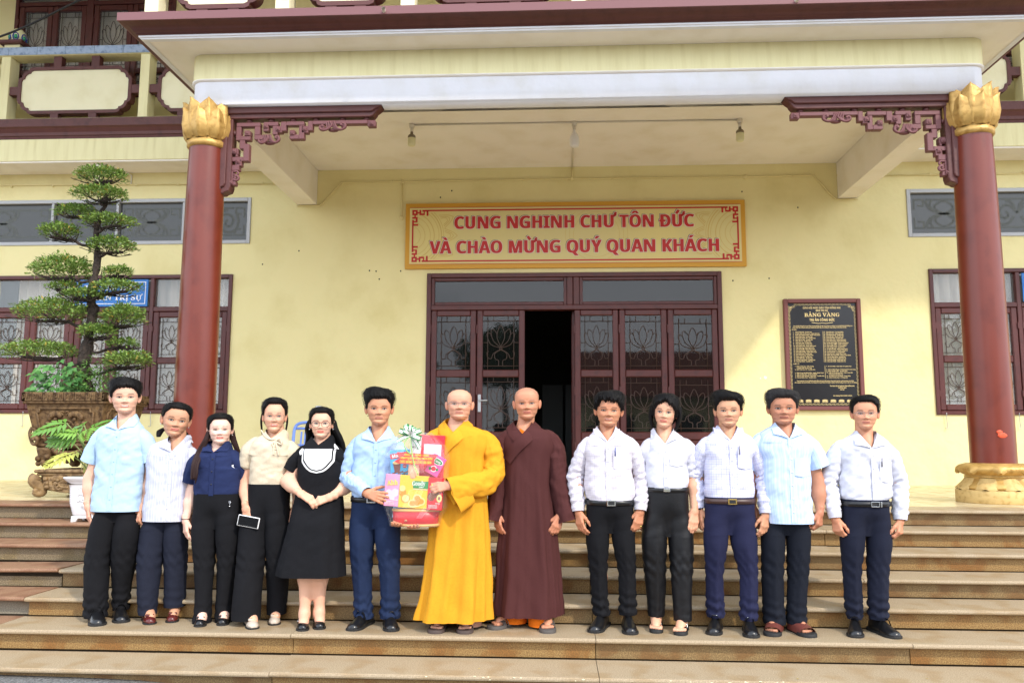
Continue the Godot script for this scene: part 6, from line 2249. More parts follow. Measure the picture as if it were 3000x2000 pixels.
func pocket(d: Dictionary, o: Node3D, m: Material, x: float, y: float, w: float, h: float, pen: Material = null) -> void:
	var st := mb(true)
	var rs := []
	for i in 7:
		var row := PackedVector3Array()
		for j in 7:
			var u := j / 6.0
			var t := i / 6.0
			var yy := y - h * t - (0.012 * (1.0 - absf(u - 0.5) * 2.0) if i == 6 else 0.0)
			row.append(front_at(d.lrows, x - d.x + w * (u - 0.5), yy, 0.005 + 0.002 * sin(u * 9.0 + t * 5.0)))
		rs.append(row)
	loft(st, rs, false)
	var p := put(st, "pocket", m, o)
	if pen:
		st = mb(true)
		var a := front_at(d.lrows, x - d.x - w * 0.38, y + 0.022, 0.011)
		var b := front_at(d.lrows, x - d.x - w * 0.38, y - 0.035, 0.009)
		tube(st, [a, b], 0.0038, 8)
		put(st, "pen", pen, o)

func shirt(d: Dictionary, o: Node3D, m: Material, opt: Dictionary) -> void:
	var st := mb(true)
	garment(st, d.lrows, 64, 72, {"amp": opt.get("amp", 0.006), "seed": opt.get("seed", 5), "vdip": opt.get("vdip", d.lrows[d.lrows.size() - 1][0] - d.v[1]), "hem": opt.get("flare", 0.0)}, false)
	var wr := {"amp": opt.get("samp", 0.005), "seed": opt.get("seed", 5) + 1, "bunch": opt.get("bunch", [[0.0, 0.2], [0.4, 0.5], [0.55, 1.3], [0.7, 0.9], [0.9, 1.2], [0.96, 0.1], [1.0, 0.0]])}
	var k: float = opt.get("k", 1.0)
	for s in 2:
		var sl = opt.sleeves[s]
		if sl is Array: short_sleeve(d, s, st, k, sl[0], sl[1], {"amp": 0.004, "seed": 8 + s, "bunch": [[0.0, 0.3], [1.0, 0.7]], "freq": 40.0}, sl[2] if sl.size() > 2 else 0.0)
		elif sl is float: long_sleeve(d, s, st, k, wr, sl, opt.get("cuff", 0.042))
	if opt.get("collar", true):
		var vx: float = d.v[0] - d.x
		collar(st, d.lrows, vx, d.v[1], opt.get("nh", 0.108), opt.get("nw", 0.064), opt.get("tipx", 0.088), opt.get("tipy", 0.03), opt.get("nz", 0.0))
	put(st, "shirt", m, o)
	if opt.get("placket", true):
		st = mb()
		var vx: float = d.v[0] - d.x
		var slant: float = opt.get("slant", 0.0)
		var f := func(y: float) -> float: return vx + 0.004 + slant * (d.v[1] - y)
		strip_on(st, d.lrows, f, d.v[1] - 0.005, d.rows[0][0] + 0.012, 0.032, 0.0045, 30)
		put(st, "placket", m, o)
		var ys := []
		var y: float = d.v[1] - 0.05
		while y > d.rows[0][0] + 0.05:
			ys.append(y)
			y -= 0.088
		buttons(d, o, f, ys, opt.get("button", M.button))

func shoes(d: Dictionary, o: Node3D, kind: String, m: Material, len := 0.27, w := 0.05) -> void:
	for s in 2:
		var f: Array = d.feet[s]
		var xf := Transform3D(Basis(Vector3.UP, f[2]), Vector3(f[0] - d.x, 0.0, f[1] - d.z + 0.015))
		var st := mb(true)
		match kind:
			"loafer", "oxford":
				shoe_shape(st, xf, len, w, [[0.0, 0.3, 0.04], [0.02, 0.55, 0.075], [0.12, 0.7, 0.09], [0.3, 0.7, 0.098], [0.42, 0.72, 0.092], [0.55, 0.84, 0.07], [0.68, 0.95, 0.052], [0.8, 0.95, 0.042], [0.9, 0.82, 0.036], [0.97, 0.6, 0.028], [1.0, 0.3, 0.014]])
				var sh := put(st, "shoe", m, o)
				st = mb()
				sole_shape(st, xf, len * 1.03, w * 1.06, 0.016)
				put(st, "sole", M.rubber, sh)
				st = mb()
				box(st, Vector3(-w * 0.68, 0.0, -0.33 * len), Vector3(w * 0.68, 0.024, -0.14 * len), 0.003)
				var hl := put(st, "heel", M.rubber, sh)
				hl.transform = xf
				if kind == "oxford":
					for q in 4:
						st = mb(true)
						var z := (0.1 + 0.045 * q) * len
						var y := 0.104 - 0.011 * q
						tube(st, [xf * Vector3(-w * 0.34, y - 0.003, z), xf * Vector3(0, y + 0.006, z), xf * Vector3(w * 0.34, y - 0.003, z)], 0.0028, 6)
						put(st, "lace", M.black, sh)
				else:
					st = mb(true)
					var rs := []
					for e in [[0.2, 0.1], [0.26, 0.093]]:
						var row := PackedVector3Array()
						for j in 9:
							var a := PI * j / 8.0
							row.append(xf * Vector3(w * 0.82 * cos(a), 0.016 + e[1] * pow(sin(a), 0.8), e[0] * len))
						rs.append(row)
					loft(st, rs, false)
					put(st, "strap", m, sh)
					if d.get("bit", false):
						st = mb(true)
						tube(st, [xf * Vector3(-0.017, 0.107, 0.23 * len), xf * Vector3(0.017, 0.107, 0.23 * len)], 0.003, 6)
						put(st, "metal_bit", M.chrome, sh)
			"flat", "maryjane":
				var low := 0.03
				shoe_shape(st, xf, len, w * 0.93, [[0.0, 0.3, 0.03], [0.02, 0.55, 0.05], [0.12, 0.68, 0.052], [0.3, 0.66, 0.036], [0.5, 0.76, 0.03], [0.62, 0.88, 0.034], [0.72, 0.95, 0.04], [0.84, 0.9, 0.036], [0.93, 0.72, 0.03], [0.985, 0.5, 0.022], [1.0, 0.3, 0.012]])
				var sh := put(st, "shoe", m, o)
				st = mb()
				sole_shape(st, xf, len * 1.02, w * 0.97, 0.012)
				put(st, "sole", M.rubber, sh)
				st = mb(true)
				if kind == "maryjane":
					var pts := []
					for j in 11:
						var a := PI * j / 10.0
						pts.append(xf * Vector3(w * 0.74 * cos(a), 0.03 + 0.052 * sin(a), 0.16 * len))
					tube(st, pts, 0.0055, 8)
					put(st, "strap", m, sh)
					st = mb(true)
					ball(st, xf * Vector3(w * 0.74 * (1.0 if s == 1 else -1.0), 0.045, 0.165 * len), Vector3(0.006, 0.006, 0.006), 8, 6)
					put(st, "buckle", M.chrome, sh)
				else:
					box(st, Vector3(-w * 0.62, 0.044, 0.33 * len), Vector3(w * 0.62, 0.062, 0.45 * len), 0.006)
					var bw := put(st, "bow", m, sh)
					bw.transform = xf
					st = mb()
					box(st, Vector3(-0.011, 0.06, 0.37 * len), Vector3(0.011, 0.066, 0.41 * len), 0.002)
					var cl := put(st, "clasp", d.get("clasp", M.chrome), sh)
					cl.transform = xf
			"sandal", "slide", "mule":
				sole_shape(st, xf, len * 1.02, w * 1.02, 0.024)
				var so := put(st, "sole", d.get("solem", M.rubber), o)
				var bands := [[0.42, 0.56, 0.056, 0.0], [0.6, 0.7, 0.042, 0.0]]
				if kind == "slide": bands = [[0.22, 0.82, 0.09, 0.04]]
				if kind == "mule": bands = [[0.42, 0.5, 0.06, 0.02], [0.62, 0.74, 0.04, 0.0]]
				for b in bands:
					st = mb(true)
					var rs := []
					for i in 6:
						var u := lerpf(b[0], b[1], i / 5.0)
						var hh: float = lerpf(b[2], b[3] if b[3] > 0.0 else b[2] * 0.8, i / 5.0)
						var row := PackedVector3Array()
						for j in 13:
							var a := PI * j / 12.0
							row.append(xf * Vector3(w * 0.98 * cos(a), 0.014 + hh * pow(sin(a), 0.7), (u - 0.32) * len))
						rs.append(row)
					loft(st, rs, false)
					put(st, "strap", m, so)
				if kind == "mule":
					st = mb()
					box(st, Vector3(-w * 0.16, 0.03, 0.12 * len), Vector3(w * 0.16, 0.062, 0.34 * len), 0.004)
					var br := put(st, "bridge_strap", m, so)
					br.transform = xf

func torso_rows(hem: float, xs: Array, d: Dictionary, chest: Array, belly: Array, extra := 0.0) -> Array:
	# xs = [[y, xl, xr], ...] measured silhouette of the trunk, bottom to top; depth interpolated from belly to chest
	var rows := []
	for q in xs:
		var t := clampf((q[0] - hem) / maxf(0.01, d.v[1] - 0.15 - hem), 0.0, 1.0)
		rows.append([q[0], q[1], q[2], lerpf(belly[0], chest[0], t), -lerpf(belly[1], chest[1], t)])
	var vx: float = d.v[0]
	var yl: float = (d.sh[1] + d.sh[3]) * 0.5
	var jl: float = d.sh[0] + 0.064
	var jr: float = d.sh[2] - 0.064
	rows.append([yl - 0.12, jl - 0.022, jr + 0.022, chest[0], -chest[1]])
	rows.append([yl - 0.055, jl - 0.012, jr + 0.012, chest[0] * 0.95, -chest[1]])
	rows.append([yl - 0.012, jl + 0.012, jr - 0.012, chest[0] * 0.82, -chest[1] * 0.92])
	rows.append([yl + 0.018, lerpf(jl, vx - 0.066, 0.55), lerpf(jr, vx + 0.066, 0.55), chest[0] * 0.7, -chest[1] * 0.82])
	rows.append([maxf(yl + 0.042, d.v[1] + 0.045), vx - 0.08, vx + 0.08, 0.074, -0.08])
	rows.append([maxf(yl + 0.06, d.v[1] + 0.068), vx - 0.067, vx + 0.067, 0.068, -0.07])
	return rows

const RELAX := [0.32, 0.5, 0.35]
const FIST := [0.75, 1.0, 0.6]

# an arm hanging down; back of the hand outwards and forwards
func hang(e: Vector3, w: Vector3, tip: Vector3, s: int, curl := RELAX, n := Vector3.ZERO) -> Array:
	var sg := -1.0 if s == 0 else 1.0
	var back := n if n != Vector3.ZERO else Vector3(sg * 0.75, 0.0, 0.66)
	return [e, w, (tip - w).normalized(), back, Vector3(-sg * 0.6, 0, 0.8), curl]

func people_materials() -> void:
	var s := StandardMaterial3D.new()
	s.vertex_color_use_as_albedo = true
	s.roughness = 0.48
	s.metallic_specular = 0.4
	M.skin = s
	var e := StandardMaterial3D.new()
	e.vertex_color_use_as_albedo = true
	e.roughness = 0.18
	M.eye = e
	M.hair = mat(Color8(20, 18, 18), 0.55, 0.0, 0.3)
	bump(M.hair, nnorm(0.05, 256, 3.0, 3, 17), 0.3)
	M.hair.uv1_triplanar = true
	M.hair.uv1_scale = Vector3(18, 4, 18)
	M.hair_brown = M.hair.duplicate()
	M.hair_brown.albedo_color = Color8(46, 29, 27)
	M.hair_grey = M.hair.duplicate()
	M.hair_grey.albedo_color = Color8(46, 44, 44)
	var l := mat(Color(0.9, 0.92, 0.92, 0.03), 0.02, 0.0, 0.2)
	l.transparency = BaseMaterial3D.TRANSPARENCY_ALPHA
	M.lens = l
	M.button = mat(Color8(215, 215, 218), 0.3)
	M.button_blue = mat(Color8(150, 190, 224), 0.3)
	M.button_dark = mat(Color8(24, 24, 34), 0.3)
	M.shirt_sky = cloth(Color8(178, 204, 228), 0.85)
	M.shirt_blue = cloth(Color8(172, 198, 232), 0.85)
	M.shirt_white = cloth(Color8(212, 212, 222), 0.85)
	M.navy = cloth(Color8(38, 47, 82), 0.9)
	M.beige = cloth(Color8(214, 198, 172), 0.95, 2.0)
	M.black_cloth = cloth(Color8(25, 25, 28), 0.85)
	M.black_satin = cloth(Color8(17, 17, 20), 0.5)
	M.black_satin.metallic_specular = 0.4
	M.navy_trouser = cloth(Color8(34, 46, 74), 0.85)
	M.indigo_trouser = cloth(Color8(38, 40, 66), 0.85)
	M.dark_trouser = cloth(Color8(28, 31, 40), 0.85)
	M.yellow_robe = cloth(Color8(216, 152, 40), 0.88, 0.8)
	M.brown_robe = cloth(Color8(76, 42, 41), 0.85, 0.8)
	M.orange = cloth(Color8(220, 110, 24), 0.85)
	M.tan_cloth = cloth(Color8(176, 132, 112), 0.85)
	M.leather = mat(Color8(22, 22, 24), 0.28)
	M.leather_brown = mat(Color8(102, 52, 44), 0.45)
	M.patent_brown = mat(Color8(86, 30, 28), 0.22)
	M.leather_beige = mat(Color8(186, 172, 156), 0.4)
	M.belt_black = mat(Color8(20, 20, 22), 0.35)
	M.belt_brown = mat(Color8(64, 42, 36), 0.4)
	M.white_cloth = cloth(Color8(236, 234, 232), 0.85)
	# patterned cloths, as tiles of 2 to 4 cm
	M.stripe = print_cloth(Color8(204, 205, 218), [[0, 3, Color8(128, 136, 186), 0.85], [12, 3, Color8(128, 136, 186), 0.85], [24, 2, Color8(170, 176, 206), 0.7], [36, 3, Color8(128, 136, 186), 0.85], [48, 3, Color8(180, 170, 160), 0.6]], [], 24.0)
	M.check = print_cloth(Color8(212, 207, 214), [[0, 4, Color8(150, 140, 170), 0.42], [32, 3, Color8(186, 170, 180), 0.4]], [[0, 4, Color8(150, 140, 170), 0.42], [32, 3, Color8(186, 170, 180), 0.4]], 30.0)
	M.check_blue = print_cloth(Color8(208, 208, 226), [[0, 5, Color8(124, 130, 196), 0.38], [32, 3, Color8(170, 150, 190), 0.4]], [[0, 5, Color8(124, 130, 196), 0.38], [32, 3, Color8(170, 150, 190), 0.5]], 30.0)
	M.slub = print_cloth(Color8(188, 208, 236), [[3, 3, Color8(150, 176, 222), 0.5], [17, 5, Color8(214, 226, 244), 0.6], [29, 2, Color8(150, 176, 222), 0.5], [41, 6, Color8(206, 220, 242), 0.6], [55, 3, Color8(160, 184, 226), 0.5]], [], 16.0)

func print_cloth(c: Color, vert: Array, horiz: Array, per_metre: float) -> StandardMaterial3D:
	var im := Image.create(64, 64, false, Image.FORMAT_RGB8)
	im.fill(c)
	for y in 64:
		for x in 64:
			var q := c
			for s in vert:
				if x >= s[0] and x < s[0] + s[1]: q = q.lerp(s[2], s[3])
			for s in horiz:
				if y >= s[0] and y < s[0] + s[1]: q = q.lerp(s[2], s[3])
			im.set_pixel(x, y, q)
	var m := mat(Color.WHITE, 0.85, 0.0, 0.25)
	m.albedo_texture = ImageTexture.create_from_image(im)
	m.uv1_scale = Vector3(per_metre, per_metre, 1)
	return m

func belt_rows(y: float, xl: float, xr: float, f: float, b: float) -> Array:
	return [[y - 0.2, xl - 0.012, xr + 0.012, f * 1.04, -b * 1.06], [y - 0.06, xl - 0.006, xr + 0.006, f, -b], [y, xl, xr, f, -b], [y + 0.03, xl + 0.002, xr - 0.002, f, -b]]

func build_people() -> void:
	people_materials()
	person_one()
	person_two()
	person_three()
	person_four()
	person_five()
	person_six()
	person_seven()
	person_eight()
	person_nine()
	person_ten()
	person_eleven()
	person_twelve()
	person_thirteen()

func person_one() -> void:
	var d := {"x": -3.16, "z": -0.33, "skin": lin(Color8(222, 172, 146)), "label": "tall young man in a pale blue short-sleeved shirt, leftmost in the row",
		"v": [-3.144, 1.345], "sh": [-3.385, 1.385, -2.945, 1.37], "closed": true, "armk": 1.0, "feet": [[-3.257, -0.308, 0.62], [-3.143, -0.419, 0.59]],
		"head": head_defaults({"x": -3.147, "chin": 1.456, "h": 0.243, "w": 0.205, "smile": 0.9, "teeth": 0.9, "lip": lin(Color8(205, 110, 105)), "eye": 0.75, "front": 0.8, "dip": -0.02, "temple": 0.66, "th_top": 0.022, "lift": 0.012, "fringe": 0.008, "jag": 0.05, "roll": 0.02, "yaw": 0.06, "messy": 1.5, "seed": 11, "fold": 0.4, "jaw": 1.02}),
		"arms": [hang(Vector3(-3.4, 0.99, -0.03), Vector3(-3.375, 0.79, 0.02), Vector3(-3.335, 0.64, 0.04), 0), hang(Vector3(-2.95, 1.02, -0.06), Vector3(-2.985, 0.8, -0.03), Vector3(-2.99, 0.65, 0.0), 1)]}
	d.rows = torso_rows(0.765, [[0.765, -3.345, -3.0], [0.85, -3.345, -3.0], [1.0, -3.335, -2.995], [1.12, -3.33, -2.985]], d, [0.112, 0.1], [0.118, 0.1])
	var o := person(d)
	shirt(d, o, M.shirt_sky, {"sleeves": [[Vector3(-3.402, 1.115, -0.03), 0.073], [Vector3(-2.955, 1.12, -0.04), 0.07]], "seed": 21, "amp": 0.009, "tipx": 0.1, "tipy": 0.025, "button": M.button_blue, "slant": -0.045, "nh": 0.112})
	trousers(d, o, M.black_cloth, [[0.64, -3.335, -3.01, 0.105, -0.1], [0.75, -3.325, -3.02, 0.1, -0.09], [0.88, -3.31, -3.03, 0.095, -0.08]],
		[[[0.03, -3.335, -3.185], [0.2, -3.35, -3.19], [0.42, -3.365, -3.195], [0.62, -3.355, -3.165], [0.76, -3.325, -3.15]], [[0.06, -3.195, -3.085], [0.2, -3.2, -3.075], [0.4, -3.2, -3.03], [0.62, -3.18, -3.0], [0.76, -3.16, -3.02]]], {"crease": 0.002, "stack": 1.4, "loose": true})
	shoes(d, o, "loafer", M.leather, 0.285, 0.056)

func person_two() -> void:
	var sk := lin(Color8(198, 146, 116))
	var d := {"x": -2.83, "z": -0.38, "skin": sk, "label": "woman in a striped short-sleeved blouse, hair tied back, second from the left",
		"v": [-2.755, 1.192], "sh": [-3.03, 1.262, -2.598, 1.238], "armk": 1.12, "feet": [[-2.903, -0.348, 0.64], [-2.750, -0.437, 0.34]], "clasp": M.brass,
		"head": head_defaults({"x": -2.782, "chin": 1.291, "h": 0.245, "w": 0.205, "smile": 0.5, "lip": lin(Color8(196, 96, 92)), "eye": 0.95, "lash": 0.8, "front": 0.86, "temple": 0.74, "side": 0.6, "nape": 0.2, "th_top": 0.012, "th_side": 0.01, "lift": 0.004, "jag": 0.012, "roll": -0.14, "yaw": 0.12, "pitch": 0.03, "seed": 4, "cheek": 1.4, "messy": 0.6, "sweep": 0.2, "jaw": 0.98}),
		"arms": [hang(Vector3(-3.055, 0.94, -0.03), Vector3(-3.018, 0.765, 0.03), Vector3(-3.0, 0.635, 0.05), 0, FIST), hang(Vector3(-2.6, 0.92, -0.06), Vector3(-2.62, 0.73, -0.03), Vector3(-2.63, 0.6, 0.0), 1)]}
	d.rows = torso_rows(0.695, [[0.695, -2.985, -2.66], [0.78, -2.985, -2.655], [0.9, -2.975, -2.655], [1.02, -2.975, -2.645], [1.09, -2.985, -2.64]], d, [0.125, 0.105], [0.128, 0.12])
	var o := person(d)
	shirt(d, o, M.stripe, {"sleeves": [[Vector3(-3.035, 1.06, -0.03), 0.07], [Vector3(-2.6, 1.05, -0.05), 0.07]], "seed": 33, "amp": 0.006, "tipx": 0.092, "tipy": 0.032, "nh": 0.1, "slant": -0.03})
	trousers(d, o, cloth(Color8(34, 37, 50), 0.85), [[0.58, -3.0, -2.67, 0.125, -0.13], [0.7, -2.985, -2.675, 0.12, -0.125], [0.86, -2.97, -2.67, 0.115, -0.11]],
		[[[0.045, -2.965, -2.845], [0.2, -2.985, -2.84], [0.42, -3.005, -2.83], [0.58, -3.005, -2.815], [0.72, -2.99, -2.8]], [[0.085, -2.825, -2.68], [0.25, -2.825, -2.675], [0.42, -2.83, -2.67], [0.58, -2.835, -2.665], [0.72, -2.82, -2.67]]], {"crease": 0.003, "stack": 0.5, "loose": true})
	shoes(d, o, "flat", M.patent_brown, 0.235, 0.047)
	var st := mb(true)
	for s in [-1.0, 1.0]:
		lock(st, [d.xf * Vector3(s * 0.03, -0.05, -0.1), d.xf * Vector3(s * 0.085, -0.09, -0.085), d.xf * Vector3(s * 0.092, -0.135, -0.07)], 0.03, 0.025, int(5 + s), 0.4)
	put(st, "ponytail", M.hair, o)
	earrings(d, o, 0.103)

func earrings(d: Dictionary, o: Node3D, w: float) -> void:
	for s in [-1.0, 1.0]:
		var st := mb(true)
		ball(st, d.xf * Vector3(s * w * 0.93, -0.038, -0.004), Vector3(0.0055, 0.0055, 0.0055), 8, 6)
		put(st, "earring", M.chrome, o)

func person_three() -> void:
	var d := {"x": -2.43, "z": -0.32, "skin": lin(Color8(232, 190, 170)), "slim": 0.92, "label": "short young woman in a navy short-sleeved shirt with long hair over one shoulder",
		"v": [-2.43, 1.19], "sh": [-2.655, 1.2, -2.255, 1.215], "feet": [[-2.490, -0.313, 0.31], [-2.354, -0.363, 0.33]], "clasp": M.chrome,
		"head": head_defaults({"x": -2.422, "chin": 1.239, "h": 0.215, "w": 0.176, "smile": 0.6, "lip": lin(Color8(200, 84, 84)), "eye": 0.6, "lash": 0.8, "front": 0.86, "temple": 0.72, "side": 0.5, "nape": 0.1, "th_top": 0.014, "th_side": 0.012, "lift": 0.004, "jag": 0.01, "roll": 0.02, "yaw": 0.05, "seed": 6, "cheek": 1.5, "nose": 0.85, "messy": 0.7, "sweep": 0.1, "browlift": 0.015}),
		"arms": [hang(Vector3(-2.63, 0.9, -0.03), Vector3(-2.64, 0.7, 0.03), Vector3(-2.615, 0.575, 0.05), 0), hang(Vector3(-2.245, 0.93, -0.07), Vector3(-2.255, 0.72, -0.06), Vector3(-2.26, 0.6, -0.02), 1)]}
	d.rows = torso_rows(0.872, [[0.872, -2.585, -2.27], [0.93, -2.595, -2.262], [1.0, -2.592, -2.258], [1.07, -2.59, -2.262]], d, [0.118, 0.1], [0.112, 0.095])
	var o := person(d)
	shirt(d, o, M.navy, {"sleeves": [[Vector3(-2.648, 0.972, -0.03), 0.066], [Vector3(-2.245, 1.0, -0.05), 0.064]], "seed": 44, "amp": 0.006, "tipx": 0.085, "tipy": 0.005, "nh": 0.07, "nw": 0.056, "button": M.button_dark, "slant": -0.01})
	trousers(d, o, M.black_cloth, [[0.6, -2.6, -2.245, 0.112, -0.125], [0.74, -2.605, -2.245, 0.11, -0.12], [0.86, -2.588, -2.262, 0.106, -0.1], [0.895, -2.585, -2.265, 0.106, -0.098]],
		[[[0.0, -2.556, -2.428], [0.1, -2.545, -2.43], [0.25, -2.552, -2.43], [0.42, -2.57, -2.425], [0.6, -2.6, -2.42], [0.74, -2.602, -2.42]], [[0.0, -2.418, -2.288], [0.1, -2.415, -2.295], [0.25, -2.41, -2.285], [0.42, -2.41, -2.265], [0.6, -2.425, -2.248], [0.74, -2.425, -2.245]]], {"crease": 0.001, "stack": 0.6})
	shoes(d, o, "flat", M.leather, 0.225, 0.044)
	var st := mb(true)
	for k in 4:
		lock(st, [d.xf * Vector3(-0.066, 0.03, -0.01 - 0.012 * k), d.xf * Vector3(-0.086 - 0.003 * k, -0.06, 0.005), Vector3(-0.088 - 0.012 * k, 1.19, 0.075), Vector3(-0.1 - 0.011 * k, 1.1, 0.125), Vector3(-0.096 - 0.012 * k, 1.03 - 0.01 * k, 0.138), Vector3(-0.108 - 0.008 * k, 0.97 + 0.02 * k, 0.132)], 0.014, 0.014, 60 + k, 0.25)
	lock(st, [d.xf * Vector3(0.07, 0.02, -0.05), d.xf * Vector3(0.09, -0.07, -0.05), Vector3(0.105, 1.2, -0.07), Vector3(0.11, 1.12, -0.1)], 0.022, 0.024, 70, 0.5)
	lock(st, [d.xf * Vector3(0.0, 0.0, -0.09), d.xf * Vector3(0.0, -0.1, -0.1), Vector3(0.0, 1.15, -0.12), Vector3(0.0, 1.0, -0.12)], 0.075, 0.03, 72, 0.7)
	put(st, "long_hair", M.hair_brown, o)
	# white ribbon pin, hair-tie bracelet
	st = mb()
	var p := front_at(d.lrows, 0.13, 1.085, 0.012)
	for q in [[-0.012, 0.012, 0.012, -0.014], [0.002, 0.014, -0.012, -0.016]]:
		var a := p + Vector3(q[0], q[1], 0)
		var b := p + Vector3(q[2], q[3], 0.001)
		var n := Vector3(b.y - a.y, a.x - b.x, 0).normalized() * 0.004
		quad(st, a + n, a - n, b - n, b + n)
	put(st, "ribbon_pin", M.white_cloth, o)
	st = mb(true)
	var w: Vector3 = d.arms[0][1] - Vector3(d.x, 0, 0) + Vector3(0, 0.015, 0)
	tube(st, Array(ring(w, Vector3(0.0275, 0, 0), Vector3(0, 0, -0.027), 18)) + [w + Vector3(0.0275, 0, 0)], 0.003, 6, false)
	put(st, "bracelet", M.black, o)
	st = mb(true)
	var q := Vector3(0.135, 0.84, 0.102)
	for k in 5:
		var a := TAU * k / 5.0
		ball(st, q + Vector3(cos(a), sin(a), 0) * 0.006, Vector3(0.004, 0.004, 0.003), 6, 4)
	tube(st, [q + Vector3(0, -0.006, 0), q + Vector3(0, -0.025, 0)], 0.0015, 5)
	ball(st, q + Vector3(0, -0.028, 0), Vector3(0.005, 0.005, 0.004), 8, 5)
	put(st, "charm", M.chrome, o)
	earrings(d, o, 0.09)

func person_four() -> void:
	var d := {"x": -2.06, "z": -0.32, "skin": lin(Color8(222, 168, 138)), "slim": 0.95, "label": "woman with glasses in a beige puff-sleeved blouse, holding a phone",
		"v": [-2.02, 1.285], "sh": [-2.245, 1.3, -1.84, 1.275], "feet": [[-2.130, -0.265, 0.55], [-2.000, -0.410, 0.29]], "clasp": M.brass,
		"head": head_defaults({"x": -2.027, "chin": 1.322, "h": 0.24, "w": 0.172, "smile": 0.7, "teeth": 0.7, "lip": lin(Color8(205, 82, 80)), "eye": 0.8, "lash": 0.7, "front": 0.88, "temple": 0.74, "side": 0.56, "nape": 0.14, "th_top": 0.016, "th_side": 0.012, "lift": 0.006, "jag": 0.012, "yaw": 0.05, "seed": 8, "messy": 0.9, "sweep": 0.2, "hairm": M.hair, "jaw": 0.95}),
		"arms": [[Vector3(-2.235, 0.96, -0.02), Vector3(-2.185, 0.795, 0.08), Vector3(0.3, -1, 0.06), Vector3(-0.12, 0.05, 1), Vector3(1, 0.3, 0.1), [0.25, 0.35, 0.25], 0.03, [1.0, 0.25, 0.3]], hang(Vector3(-1.845, 0.98, -0.06), Vector3(-1.87, 0.77, -0.03), Vector3(-1.88, 0.63, 0.0), 1)]}
	d.rows = torso_rows(0.955, [[0.955, -2.192, -1.905], [1.02, -2.195, -1.905], [1.1, -2.19, -1.895], [1.16, -2.185, -1.9]], d, [0.112, 0.095], [0.1, 0.085])
	var o := person(d)
	shirt(d, o, M.beige, {"sleeves": [[Vector3(-2.236, 1.07, -0.02), 0.052, 0.016], [Vector3(-1.85, 1.07, -0.04), 0.052, 0.014]], "seed": 52, "amp": 0.008, "collar": false, "placket": false, "k": 1.02})
	var st := mb(true)
	tube(st, smooth_path([Vector3(0.085, 1.33, 0.0), Vector3(0.06, 1.28, 0.09), Vector3(0.0, 1.295, 0.085), Vector3(-0.05, 1.345, 0.045)], 6), 0.006, 6)
	var kn := Vector3(0.075, 1.265, 0.1)
	for q in [[Vector3(0.03, 0.02, 0.0), Vector3(0.045, -0.02, 0.0)], [Vector3(-0.02, -0.02, 0.005), Vector3(0.01, -0.06, 0.005)]]:
		tube(st, smooth_path([kn, kn + q[0], kn + q[1], kn], 6), 0.007, 6)
	tube(st, smooth_path([kn, kn + Vector3(-0.008, -0.05, 0.01), kn + Vector3(-0.004, -0.095, 0.012)], 5), 0.007, 6)
	tube(st, smooth_path([kn, kn + Vector3(0.018, -0.05, 0.008), kn + Vector3(0.03, -0.1, 0.008)], 5), 0.007, 6)
	put(st, "neck_bow", M.beige, o)
	trousers(d, o, M.black_cloth, [[0.6, -2.25, -1.89, 0.108, -0.12], [0.74, -2.25, -1.895, 0.106, -0.12], [0.9, -2.205, -1.905, 0.1, -0.098], [0.965, -2.19, -1.91, 0.1, -0.09]],
		[[[0.04, -2.258, -2.062], [0.2, -2.255, -2.06], [0.42, -2.25, -2.055], [0.6, -2.255, -2.05], [0.76, -2.24, -2.05]], [[0.05, -2.06, -1.925], [0.2, -2.06, -1.915], [0.42, -2.065, -1.895], [0.6, -2.07, -1.885], [0.76, -2.07, -1.895]]], {"crease": 0.003, "stack": 0.1})
	shoes(d, o, "flat", M.leather_beige, 0.235, 0.046)
	make_glasses(d.head, d.xf, o, mat(Color8(196, 160, 140), 0.3, 0.4), 0.029, 0.023, 3.2, 0.0016)
	st = mb(true)
	for s in [-1.0, 1.0]:
		lock(st, [d.xf * Vector3(s * 0.082, 0.03, -0.02), d.xf * Vector3(s * 0.09, -0.03, -0.02), d.xf * Vector3(s * 0.083, -0.1, -0.02), d.xf * Vector3(s * 0.075, -0.14, -0.025)], 0.006, 0.016, int(80 + s), 0.4)
	put(st, "loose_hair", M.hair, o)
	# the phone she holds against her thigh
	var ph := thing("phone", "dark smartphone in a white case held against black trousers", "phone", Vector3(-2.152, 0.708, -0.208))
	ph.rotation = Vector3(0.0, 0.0, -0.17)
	boxed("case", mat(Color8(232, 230, 228), 0.35), Vector3(-0.078, -0.0385, -0.0045), Vector3(0.078, 0.0385, 0.0045), ph, 0.004)
	boxed("screen", mat(Color8(10, 11, 14), 0.08), Vector3(-0.072, -0.0335, 0.0042), Vector3(0.072, 0.0335, 0.0056), ph, 0.001)

